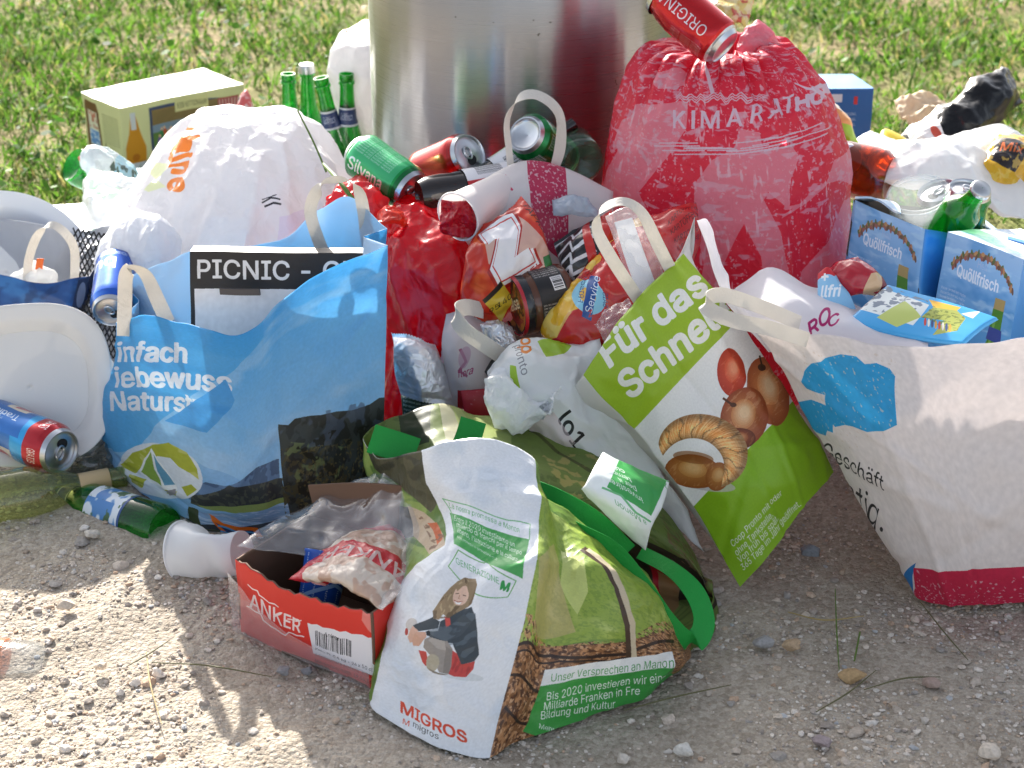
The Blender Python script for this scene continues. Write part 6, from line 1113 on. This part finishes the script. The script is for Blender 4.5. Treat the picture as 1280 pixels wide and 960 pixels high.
place('plastic_bag', G([[(614, 482, 1.93), (628, 470, 1.93), (640, 488, 1.92)], [(612, 500, 1.905), (635, 498, 1.89), (655, 500, 1.90)], [(620, 515, 1.895), (650, 520, 1.88), (690, 510, 1.89)], [(655, 518, 1.895), (680, 520, 1.885), (700, 480, 1.90)]]), [mat('soft_white_film', 'f2f4f6', rough=.3, trans=.5, bump=[('crumple', 40, .5)])] * 2, 'bunched thin white bag handles in front of the orange lettered bag', 'bag', th=.012, amp=.010, freq=24, seed=25)

# ---------------------------------------------------------------- biscuit box in front
t = thing('biscuit_box', 'torn red cardboard box with white lettering and barcode label, on the gravel', 'box', PZ(301, 789))
o0 = PZ(301, 790); Ab = PZ(468, 861) - o0; Bd = np.cross([0, 0, 1.0], Ab); Bd = Bd / np.linalg.norm(Bd) * .128; Hb = np.array([0, 0, .096])
fm = face_map(o0, Ab, Hb); A = Art(900, 500, 'd93226', fm); A.poly([(296, 745), (325, 760), (350, 790), (400, 815), (470, 850), (470, 870), (296, 800)], 'cf5a5a', .7, 6); A.poly([(455, 745), (500, 770), (470, 800), (450, 775)], 'e8b0aa', .6)
A.text('ANKER', (311, 757), (19, 8.7), (0, -25), 'f0dcd8', .03); A.line([(310, 731), (322, 736), (324, 741), (346, 750)], 1.6, 'f0dcd8'); A.line([(358, 766), (376, 770)], 1.6, 'f0dcd8'); A.line([(308, 757), (325, 765), (328, 772), (356, 789), (360, 785), (380, 793)], 1.6, 'f0dcd8')
A.poly([(384, 772), (490, 805), (485, 850), (392, 817)], 'e6e3e6'); A.text('Anker', (405, 790), (6.6, 2.4), (0, -7), '2a2a2a', .02); A.bars((394, 784), (43, 13.5), (1, 21), 1, '26262a', 12)
for k_, s_ in enumerate(('Keks Fl. 0,5 kg - 24 x 50 cl', 'a.consumare preferib. entro il', 'Mindestens haltb. 19.04.16')): A.text(s_, (394, 812 + k_ * 7.6), (5.4, 2.0), (0, -5.6), '2e2e30', .01)
im = A.image('biscuit_box_print'); brown = mat('brown_card', '6b5140', rough=.8, bump=[('noise', 90, .1)])
g = np.linspace(0, 1, 40); ob = carton('box_body', o0, Ab, Bd, Hb, [mat('biscuit_front', img=im, rough=.4, bump=[('noise', 80, .06)]), mat('red_card', 'd4352a', rough=.45), brown], t, slots=(0, 1, 1, 1, 1, 1), skip=(4,), seed=12, n=26, amp=.003)
me = ob.data; org = ORG[ob.name]; un, hn = Ab / np.linalg.norm(Ab), None
for v in me.vertices:                           # the torn, sagging upper edge of the front
    w_ = np.array(v.co) + org - o0; a_ = w_ @ Ab / (Ab @ Ab); b2 = w_ @ Bd / (Bd @ Bd)
    if b2 < .1: v.co.z -= (v.co.z / .096) * (.014 * math.exp(-((a_ - .36) / .2) ** 2) + .008 * math.exp(-((a_ - .7) / .2) ** 2) + .002 * math.sin(a_ * 60)) * (v.co.z > .02)
ribbon('back_flap', [o0 + Bd + Hb + Ab * .05, o0 + Bd * 1.05 + Hb * 1.25 + Ab * .45, o0 + Bd * 1.1 + Hb * 1.45 + Ab * .95], .075, brown, t, (0, .1, 1), th=.003, n=20)
top_ = o0 + Hb
wr = np.array([[o0 + Bd * 1.05 + Hb * 1.15 + Ab * .0, o0 + Bd * 1.25 + Hb * 1.55 + Ab * .3, o0 + Bd * 1.3 + Hb * 1.95 + Ab * .75, o0 + Bd * 1.2 + Hb * 2.0 + Ab * 1.1], [o0 + Bd * .55 + Hb * 1.15 - Ab * .04, o0 + Bd * .75 + Hb * 1.15 + Ab * .3, o0 + Bd * .7 + Hb * 1.2 + Ab * .7, o0 + Bd * .6 + Hb * 1.3 + Ab * 1.08], [o0 + Bd * .1 + Hb * 1.08 - Ab * .04, o0 + Bd * .42 + Hb * .98 + Ab * .28, o0 + Bd * .35 + Hb * .95 + Ab * .65, o0 + Bd * .05 + Hb * 1.05 + Ab * 1.05]])
pouch('shrink_wrap', wr, [FILM_C, FILM_C], t, th=.004, amp=.006, freq=11, seed=26)
pouch('wrap_front', np.array([[o0 - Bd * .06 + Hb * .85 - Ab * .03, o0 - Bd * .06 + Hb * .5 + Ab * .2, o0 - Bd * .06 + Hb * .3 + Ab * .5, o0 - Bd * .06 + Hb * .25 + Ab * 1.0], [o0 - Bd * .06 + Hb * .4 - Ab * .03, o0 - Bd * .06 + Hb * .3 + Ab * .2, o0 - Bd * .06 + Hb * .17 + Ab * .5, o0 - Bd * .06 + Hb * .12 + Ab * 1.0], [o0 - Bd * .05 + Hb * .03 - Ab * .03, o0 - Bd * .05 + Hb * .03 + Ab * .2, o0 - Bd * .05 + Hb * .03 + Ab * .5, o0 - Bd * .05 + Hb * .03 + Ab * 1.0]]), [FILM_C, FILM_C], t, th=.0015, amp=.002, freq=14, seed=27)
ctl = np.array([[top_ + Ab * u + Bd * v + np.array([0, 0, z]) for u, z in ((.36, -.008), (.6, .014), (.82, .016), (1.02, .0))] for v in (1.0, .65, .36, .08)])
A = Art(500, 500, 'd8b9a4', None); A.tex(_full(A), 'efe6d8', 6, .0, 2, .8); A.poly([(0, .2), (1, .38), (1, .62), (0, .44)], 'd43a40'); A.text('ANKER', (.92, .52), (-.22, -.04), (.02, -.2), 'e6c8c4', .03); A.poly([(0, .8), (1, .85), (1, 1), (0, 1)], 'd85a66'); A.poly([(0, 0), (.14, 0), (.1, 1), (0, 1)], 'd43a48'); im = A.image('biscuit_wrap')
place('biscuit_packet', ctl, [mat('biscuit_film', img=im, rough=.25, trans=.3, coat=.3, bump=[('crumple', 40, .4)])] * 2, 'clear and red biscuit wrapper bulging out of the torn red box', 'wrapper', th=.02, amp=.005, freq=20, seed=28)
A = Art(500, 200, '1c52b0'); 
for k_ in range(9): A.text('joghurt nature milch', (.05 + .1 * k_, .15), (0, .12), (-.022, 0), 'd4e0f0')
A.line([(.0, .2), (.3, .5), (.6, .3), (1, .6)], .05, '8fb6e4'); im = A.image('tub_print')
c0 = top_ + Ab * .42 + Bd * .30 + np.array([0, 0, -.062]); t2 = thing('yoghurt_tub', 'blue tub with white print lying inside the red biscuit box', 'tub', c0); Mt = frame(c0, c0 + np.array([.02, .06, .09]), 40)
lathe('tub_wall', [(.001, 0), (.021, 0), (.0225, .003), (.026, .066), (.0275, .068), (.027, .07)], mat('tub_print', img=im, rough=.35), Mt, t2, 48)
ctl = np.array([[top_ + Ab * u + Bd * v + np.array([0, 0, -.012]) for u in (.42, .56)] for v in (.8, .2)]); A = Art(100, 200, 'd8303a'); 
for k_ in range(12): A.poly([(0, k_ / 12), (1, k_ / 12), (1, k_ / 12 + .03), (0, k_ / 12 + .03)], 'f0b0a8')
place('foil_sachet', ctl, [mat('sachet', img=A.image('sachet_print'), rough=.3, metal=.3)] * 2, 'striped red sachet beside the blue tub in the biscuit box', 'sachet', th=.004, amp=.003, freq=30, seed=29, nu=20, nv=30)

# ---------------------------------------------------------------- right side
def quoll(label, tl, tr, bl, depth, open_top, seed):
    a, b_, c_ = PY(*tl), PY(*tr), PY(*bl); A_ = b_ - a; H_ = a - c_; n = np.cross(H_, A_); n /= np.linalg.norm(n); B_ = n * depth
    H_ = H_ / np.linalg.norm(H_) * .235; o_ = a - H_
    t = thing('beer_carton', label, 'carton', o_, 'blue mountain beer cartons'); A = Art(600, 900, '5fa3dc')
    A.grad(_full(A), '9cc0e6', '3f93d4', (0, 1), (0, .3)); A.tex(_full(A), '3f86c8', 3, .1, seed, .5, .5, (1, 2)); A.tex(_full(A), 'b4d6f0', 4, .2, seed + 3, .6, .4, (1, 3))
    th_ = np.linspace(2.75, .35, 40); arc_ = np.stack([.52 + .42 * np.cos(th_), .765 + .17 * np.sin(th_)], -1); A.line(arc_, .026, '8a6a50')
    for k_, (x, y) in enumerate(arc_): A.ell(x + .012 * math.sin(k_ * 2.3), y + .012 * math.cos(k_ * 3.1), .022, .012, ('5a6b3c', '9a5a50', 'b98a5a', '6b4a3a')[k_ % 4], k_ * 40)
    A.text('Quöllfrisch', (.2, .79), (.105, 0), (0, .08), 'e4ecf8', .05); A.text('Hell', (.44, .87), (.07, 0), (0, .05), 'aabfe2')
    for k_ in range(9): A.text('Wasser Gerstenmalz Hopfen', (.04, .70 - .024 * k_), (.024, 0), (0, .02), 'cdd9f0')
    A.poly([(.45, .38), (.475, .38), (.475, .63), (.45, .63)], '1c2c40'); A.ell(.462, .37, .05, .035, '16222e')
    A.poly([(.62, .0), (.60, .32), (.66, .44), (.72, .52), (.73, .72), (.86, .72), (.87, .56), (.92, .46), (.96, .34), (.96, 0)], '4f8a30'); A.poly([(.66, .0), (.65, .3), (.70, .42), (.74, .5), (.76, .64), (.79, .64), (.77, .5), (.73, .4), (.72, 0)], '8fbf5a', .7); A.poly([(.73, .70), (.86, .70), (.86, .76), (.73, .76)], 'b09a62'); A.poly([(.705, .53), (.895, .53), (.88, .60), (.72, .60)], '3c4f9a'); A.poly([(.61, .05), (.95, .05), (.95, .28), (.61, .28)], 'd2dce4'); A.tex([(.61, .05), (.95, .05), (.95, .26), (.61, .26)], '4a78b8', 20, 0, 4, .9)
    mf = mat('quoll_front', img=A.image('quoll_front'), rough=.38, bump=[('noise', 40, .05)])
    A = Art(500, 700, '3f8fd2'); A.tex(_full(A), '7ab4e2', 3, .1, seed, .7, .5); A.poly([(.5, .1), (.8, .1), (.82, .4), (.78, .55), (.7, .6), (.56, .5), (.5, .3)], '1c1e22'); A.poly([(.42, .45), (.9, .5), (.86, .82), (.76, .9), (.6, .86), (.46, .75)], 'b8c8d4'); A.poly([(.48, .6), (.84, .64), (.82, .8), (.5, .74)], '3a4048'); mside = mat('quoll_side', img=A.image('quoll_side'), rough=.38)
    mt = mat('quoll_top_glare', 'dfe6ee', rough=.4, wear=('8fb8dc', 14, .5, .7)); card = mat('raw_card', '8a7460', rough=.8); dark = mat('carton_inside', '4a4038', rough=.9)  # top: glare painted into the near-white base, pale blue blotches over it
    ob = carton('carton_body', o_, A_, B_, H_, [mf, mside, mt, dark], t, slots=(0, 1, 1, 1, 2, 1), skip=(4,) if open_top else (), seed=seed, amp=.003, n=20)
    return o_, A_, B_, H_, t, mt
o_, A_, B_, H_, t, mt = quoll('blue beer carton torn open on top with clear cups and green cans inside', (1066, 247, 2.17), (1156, 286, 2.08), (1056, 330, 2.14), .20, True, 3)
ribbon('torn_flap', [o_ + H_ + A_ * .03 + B_ * .02, o_ + H_ * 1.04 + A_ * .3 + B_ * .1, o_ + H_ * 1.02 + A_ * .6 + B_ * .02], [.05, .04, .01], mt, t, B_, th=.0025, n=24)
ribbon('torn_flap', [o_ + H_ * 1.0 + A_ * .02 + B_ * .95, o_ + H_ * 1.05 + A_ * .4 + B_ * 1.0, o_ + H_ * 1.02 + A_ * .9 + B_ * .97], [.03, .045, .02], mt, t, B_, th=.0025, n=24)
o2, A2, B2, H2, t, mt = quoll('blue beer carton closed on top with printed handle slot at the right edge', (1185, 288, 2.06), (1280, 324, 1.985), (1170, 375, 2.04), .20, False, 7)
ribbon('handle_slot', [o2 + H2 * 1.004 + A2 * .35 + B2 * .45, o2 + H2 * 1.006 + A2 * .55 + B2 * .5, o2 + H2 * 1.004 + A2 * .8 + B2 * .5], .022, mat('slot_blue', '2f7cc0', rough=.4), t, B2, th=.002, n=12)
for lb, px, py, Y in (('green beer bottle neck with grey crown cap inside the opened carton', 1204, 262, 2.12),):
    bottle(lb, PY(1170, 300, 2.16), PY(px, py, Y), GLASS_G, 'beer', .12, .026, None, None, None, cap=M_CAP)
# flat carton and red packet in the cloud bag
ctl = G([[(1108, 357, 1.96), (1160, 372, 1.945), (1205, 386, 1.93), (1248, 400, 1.915)], [(1085, 378, 1.925), (1135, 390, 1.91), (1180, 403, 1.90), (1228, 412, 1.89)], [(1056, 404, 1.885), (1100, 415, 1.875), (1150, 425, 1.865), (1205, 432, 1.855)]])
A = Art(800, 500, '3f9fd8', front_map(ctl)); A.poly([(1068, 388), (1100, 362), (1160, 385), (1140, 410)], 'dfe3e0'); A.tex([(1068, 388), (1108, 360), (1160, 380), (1130, 400)], '6a7686', 16, .0, 3, .9); A.poly([(1095, 400), (1130, 380), (1150, 400), (1120, 412)], 'b9c46a'); A.poly([(1160, 378), (1200, 388), (1195, 392), (1165, 388)], 'e8b23a')
A.poly([(1150, 400), (1165, 388), (1195, 392), (1206, 402), (1195, 418), (1165, 422), (1180, 405)], 'a8ae52'); A.tex([(1150, 400), (1165, 386), (1206, 400), (1195, 420)], '6f7a34', 30, .1, 4, .8)
for k_ in range(8): A.ell(1155 + 4.5 * k_, 406 + 1.2 * k_, 1.6, 5, ('c8463a', 'e6e0d0', '3a4a7a', 'd89a3a')[k_ % 4])
A.poly([(1200, 396), (1225, 392), (1215, 402)], 'e6e8ea'); im = A.image('alp_print')
place('beer_carton', ctl, [mat('alp_carton', img=im, rough=.35), mat('alp_side', '4a9ad2', rough=.4)], 'flattened blue carton with painted alpine picture lying in the cloud bag', 'carton', th=.004, amp=.0012, freq=8, seed=33, pu=.1, pv=.1)
ctl = G([[(1030, 340, 1.99), (1052, 326, 2.0), (1072, 319, 2.0)], [(1035, 356, 1.97), (1065, 345, 1.97), (1092, 340, 1.98)], [(1060, 372, 1.95), (1085, 366, 1.95), (1113, 368, 1.96)]])
A = Art(400, 300, 'b3182a', front_map(ctl)); A.line([(1026, 336), (1050, 322), (1074, 316)], 8, '1a2038'); A.line([(1028, 338), (1050, 325), (1074, 319)], 2, 'e8e8ee'); A.poly([(1082, 352), (1098, 345), (1105, 366), (1085, 374)], 'd8b48a'); A.poly([(1096, 352), (1102, 350), (1108, 366), (1098, 368)], '7a1820'); im = A.image('red_packet_print')
place('red_packet', ctl, [mat('red_packet_film', img=im, rough=.25, trans=.1, coat=.4, bump=[('crumple', 30, .3)])] * 2, 'shiny red packet with black and white striped edge behind the cloud bag rim', 'packet', th=.016, amp=.004, freq=18, seed=34)
ctl = G([[(1022, 342, 1.965), (1036, 334, 1.965), (1052, 355, 1.96)], [(1022, 362, 1.95), (1038, 360, 1.945), (1062, 366, 1.945)], [(1022, 382, 1.935), (1040, 384, 1.93), (1070, 386, 1.93)]])
A = Art(300, 300, '8fc4e6', front_map(ctl)); A.poly([(1020, 330), (1045, 330), (1042, 346), (1022, 350)], 'c8252e'); A.text('+', (1026, 352), (16, -2), (0, -16), 'f0f0f0', .07); A.text('llfri', (1025, 372), (16, -1), (3, -19), 'f0f4f8', .05); im = A.image('swiss_card')
place('carton_flap', ctl, [mat('swiss_flap', img=im, rough=.4)] * 2, 'pale blue carton flap with red corner and white cross in the cloud bag', 'flap', th=.002, amp=.001, nu=24, nv=24, seed=35)
# behind
t = thing('blue_box', 'small blue box standing on the grass right of the red sack', 'box', PY(1030, 172, 2.95))
A = Art(300, 200, '2468ac'); A.poly([(.05, .75), (.35, .75), (.35, .9), (.05, .9)], 'd8e0ea'); A.poly([(.6, .7), (.68, .7), (.68, .85), (.6, .85)], 'c23a3a')
for k_ in range(4): A.text('EXTRA MILD ORIGINAL', (.1, .5 - .1 * k_), (.05, 0), (0, .07), 'c0d4ea')
carton('box_body', PY(1028, 178, 2.93), PY(1086, 178, 2.9) - PY(1028, 178, 2.93), np.array([-.02, .09, 0]), np.array([0, .0, .095]), [mat('blue_box_print', img=A.image('blue_box_print'), rough=.4), mat('blue_box_top', '3f86c8', rough=.4)], t, slots=(0, 0, 0, 0, 1, 1), n=8)
A = Art(300, 300, 'e8d8c0'); A.poly([(0, 0), (1, 0), (1, .45), (0, .55)], 'a4c52e'); A.poly([(0, .55), (1, .45), (1, .75), (0, .8)], 'e8a05a'); A.tex([(0, .75), (1, .7), (1, 1), (0, 1)], '6b5a50', 6, .1, 2, .8)
place('snack_packet', G([[(1030, 120, 2.56), (1042, 130, 2.56), (1052, 145, 2.56)], [(1040, 150, 2.54), (1052, 160, 2.53), (1064, 172, 2.54)], [(1050, 178, 2.52), (1062, 186, 2.52), (1076, 190, 2.52)]]), [mat('snack_packet_film', img=A.image('snack_print'), rough=.3, coat=.3)] * 2, 'orange and lime snack packet poking out right of the red sack', 'packet', th=.012, amp=.004, freq=20, seed=36, nu=30, nv=30)
t = thing('bottle_lid', 'round white lid stuck between red sack and amber bottle', 'lid', PY(1060, 200, 2.44)); Ml = frame(PY(1060, 198, 2.43), PY(1060, 198, 2.43) + np.array([.4, -1, .5])); lathe('lid_shell', [(.022, -.008), (.0225, 0), (.020, .004), (.001, .0045)], mat('white_lid', 'e8eaf0', rough=.35), Ml, t, 40)
# black foil pouch
ctl = G([[(1120, 186, 2.72), (1160, 158, 2.74), (1196, 134, 2.76), (1222, 102, 2.78), (1240, 96, 2.79), (1252, 82, 2.80)], [(1134, 192, 2.68), (1172, 172, 2.68), (1206, 152, 2.70), (1232, 128, 2.73), (1248, 114, 2.76), (1262, 104, 2.79)], [(1152, 194, 2.66), (1186, 188, 2.66), (1220, 176, 2.68), (1246, 158, 2.71), (1262, 140, 2.75), (1276, 130, 2.79)]])
A = Art(600, 300, '0b0b0d', front_map(ctl)); A.poly([(1134, 172), (1176, 143), (1178, 178), (1162, 196), (1136, 196)], 'dcdadb'); A.poly([(1112, 186), (1145, 170), (1150, 196), (1112, 196)], '141416'); A.ell(1172, 178, 4, 4, 'b04a3a'); im = A.image('foil_pouch_print')
place('foil_pouch', ctl, [mat('black_foil', img=im, rough=.25, coat=.15, spec=.3, bump=[('crumple', 26, .5)])] * 2, 'shiny black foil wine pouch with white label lying at the top right', 'pouch', th=.032, amp=.008, freq=13, seed=37, pv=.7, pu=.3)
place('paper_napkin', G([[(1120, 138, 2.88), (1150, 122, 2.9), (1170, 124, 2.9), (1200, 132, 2.88)], [(1126, 150, 2.84), (1150, 142, 2.84), (1172, 142, 2.85), (1205, 148, 2.85)], [(1138, 162, 2.8), (1160, 160, 2.8), (1180, 155, 2.82), (1205, 160, 2.82)]]), [mat('beige_tissue', 'e3d2b8', rough=.8, trans=.3)] * 2, 'crumpled beige paper napkin behind the black foil pouch', 'napkin', th=.012, amp=.014, freq=20, seed=38, nu=40, nv=40)
place('yellow_tray', G([[(1098, 170, 2.66), (1106, 161, 2.67), (1122, 168, 2.67), (1136, 176, 2.67)], [(1098, 186, 2.63), (1108, 184, 2.63), (1122, 186, 2.63), (1134, 188, 2.63)]]), [mat('yellow_plastic', 'e6cf3c', rough=.35, trans=.2)] * 2, 'small yellow plastic tray left of the black foil pouch', 'tray', th=.008, amp=.003, nu=20, nv=20, seed=39)
ctl = G([[(1066, 176, 2.60), (1100, 178, 2.6), (1150, 190, 2.6), (1200, 182, 2.62), (1250, 158, 2.66), (1290, 165, 2.68)], [(1080, 205, 2.50), (1120, 205, 2.48), (1165, 208, 2.46), (1210, 205, 2.48), (1250, 195, 2.52), (1295, 200, 2.54)], [(1100, 235, 2.40), (1140, 230, 2.38), (1180, 228, 2.38), (1225, 245, 2.36), (1260, 262, 2.35), (1300, 275, 2.35)]])
place('plastic_bag', ctl, [mat('white_bag_right', 'eceff2', rough=.32, trans=.45, bump=[('crumple', 18, .5)])] * 2, 'white plastic bag spread out under the black foil pouch', 'bag', th=.035, amp=.012, freq=9, seed=40, oct=4, nu=80)
A = Art(300, 300, 'e8b41c'); A.poly([(.2, .3), (.7, .2), (.8, .7), (.3, .8)], '241a18'); A.text('Mix', (.35, .45), (.2, .02), (0, .2), 'd86a2a', .04); A.tex(_full(A), 'f3d060', 8, .2, 2, .7)
place('snack_packet', G([[(1245, 176, 2.50), (1270, 172, 2.5), (1296, 178, 2.5)], [(1228, 200, 2.45), (1258, 200, 2.44), (1292, 205, 2.45)], [(1216, 226, 2.40), (1245, 230, 2.39), (1285, 236, 2.4)]]), [mat('yellow_packet', img=A.image('yellow_packet'), rough=.25, trans=.2, coat=.3, bump=[('crumple', 30, .4)])] * 2, 'yellow snack packet with dark label at the right edge', 'packet', th=.016, amp=.006, freq=18, seed=42, nu=36, nv=36)
A = Art(200, 200, 'e6d68a'); A.tex(_full(A), 'c8484a', 5, .2, 2, .8); A.tex(_full(A), 'f2eecb', 6, .1, 5, .8)
place('wrapper', G([[(885, -10, 3.0), (915, -14, 3.0), (945, -8, 3.0)], [(884, 8, 2.96), (912, 8, 2.95), (940, 10, 2.96)], [(890, 24, 2.92), (912, 27, 2.91), (936, 30, 2.92)]]), [mat('yellow_wrapper', img=A.image('yellow_wrapper'), rough=.35, trans=.3, bump=[('crumple', 40, .4)])] * 2, 'pale yellow wrapper on the grass above the red can', 'wrapper', th=.014, amp=.008, freq=18, seed=43, nu=30, nv=30)
place('wrapper', G([[(300, 122, 3.3), (308, 110, 3.3), (314, 132, 3.3)], [(298, 138, 3.28), (308, 138, 3.27), (316, 140, 3.28)]]), [mat('red_white_wrapper', 'd86a6a', rough=.4, trans=.3, wear=('f0eeee', 60, .5, .9))] * 2, 'small red and white wrapper behind the patterned carton', 'wrapper', th=.01, amp=.005, nu=16, nv=16, seed=44)

# ---------------------------------------------------------------- stems and larger stones
M_STEM = mat('green_stem', '5f7d2c', rough=.5, trans=.2); M_STRAW = mat('dry_straw', 'a08c58', rough=.7); M_DKST = mat('dull_stem', '5c5a38', rough=.7)
def stem(label, pts, r, m, z=None):
    P = [PZ(p[0], p[1], p[2]) if z is None else PY(*p) for p in pts]; o = tube('grass_stem', P, r, m, n=30, k=6); tag(o, label, 'stem', 'loose grass stems')
stem('long green grass stem lying across the big white bag', [(372, 138, 2.31), (392, 178, 2.29), (408, 215, 2.27)], [.0012, .0014, .0016], M_STEM, 1)
stem('thick green grass stalk through the white handle of the blue bag', [(404, 205, 2.26), (425, 228, 2.16), (452, 264, 2.13)], [.002, .003, .0028], M_STEM, 1)
for lb, pts, m in (('bent green blade standing on the gravel below the green bag', [(1044, 736, .004), (1046, 790, .012), (1049, 838, .004)], M_STEM), ('thin green blade beside the bent one below the green bag', [(1075, 790, .004), (1068, 826, .003)], M_STEM), ('long dull stem pointing at the corner of the woven bag', [(780, 888, .006), (840, 872, .01), (914, 856, .005)], M_DKST), ('dry twig on the gravel under the cloud bag', [(1150, 752, .004), (1180, 790, .006), (1210, 825, .003)], M_DKST),
        ('pale straw crossing the shadow edge at lower left', [(183, 815, .004), (188, 855, .006), (202, 905, .003)], M_STRAW), ('green straw in the shadow at lower left', [(190, 828, .003), (260, 832, .006), (340, 846, .003)], M_DKST), ('short green stem crossing the pale straw', [(160, 832, .003), (185, 818, .006), (212, 800, .003)], M_DKST), ('brown twig in front of the cloud bag', [(1020, 890, .003), (1060, 866, .005), (1095, 838, .003)], M_DKST), ('thin dry stem right of the brown twig', [(1080, 862, .003), (1130, 848, .005), (1175, 846, .002)], M_DKST), ('dry stalk lying under the green bag', [(985, 765, .003), (1030, 775, .006), (1080, 770, .003)], M_STRAW)):
    stem(lb, pts, [.0006, .0009, .0005] if len(pts) == 3 else [.001, .001], m)
for k_, (lb, px, py, s_) in enumerate((('pale angular stone at the lower right corner of the gravel', 1238, 940, .012), ('white rounded stone below the German text panel', 854, 937, .010), ('pale stone left of the rounded white one', 778, 948, .008), ('grey stone on the gravel just below the green bag', 955, 803, .011), ('tan stone in front of the cloud bag', 990, 806, .010), ('flat brown stone by the twigs on the right', 1066, 846, .013), ('reddish stone right of the twigs', 1164, 853, .010), ('pale stone under the green bottle at left', 116, 667, .009), ('grey pebble in front of the biscuit box', 352, 838, .008), ('dark grey pebble beside the biscuit box pebble', 384, 838, .007), ('pale wedge stone in the sun at lower left', 126, 831, .007), ('sunlit angular stone at the left', 82, 756, .009), ('purple grey stone at the lower right', 1027, 927, .009), ('blue grey pebble in the shade of the green bag', 1016, 688, .012))):
    rs = np.random.default_rng(k_ + 50); V0, F0 = ICO[3]; D = V0 * (1 + .3 * noise3(V0 * 1.2 + k_ * 7.1, k_)[:, None])
    for q in range(7):
        d = rs.normal(size=3); d /= np.linalg.norm(d); h = D @ d; D = D - d * np.maximum(h - rs.uniform(.5, .8), 0)[:, None] * .9
    D = D * np.array([1.15, .85, .68]) * s_; p = PZ(px, py, s_ * .3); cc = lin(('d8cbbb', 'd8d4cc', 'cfc6ba', '9c9a98', 'b89e80', 'b3966f', 'ab958a', 'd0c8bc', '8d8b8b', '7d7c7e', 'd8c8b4', 'd6c6b2', '9d8f8f', '868a90')[k_])[:3]
    o = build('stone', D + p, F0, M_STONE, vcol=np.tile(cc, (len(D), 1)), smooth=True, sharp=25); tag(o, lb, 'stone', 'larger stones on the gravel')
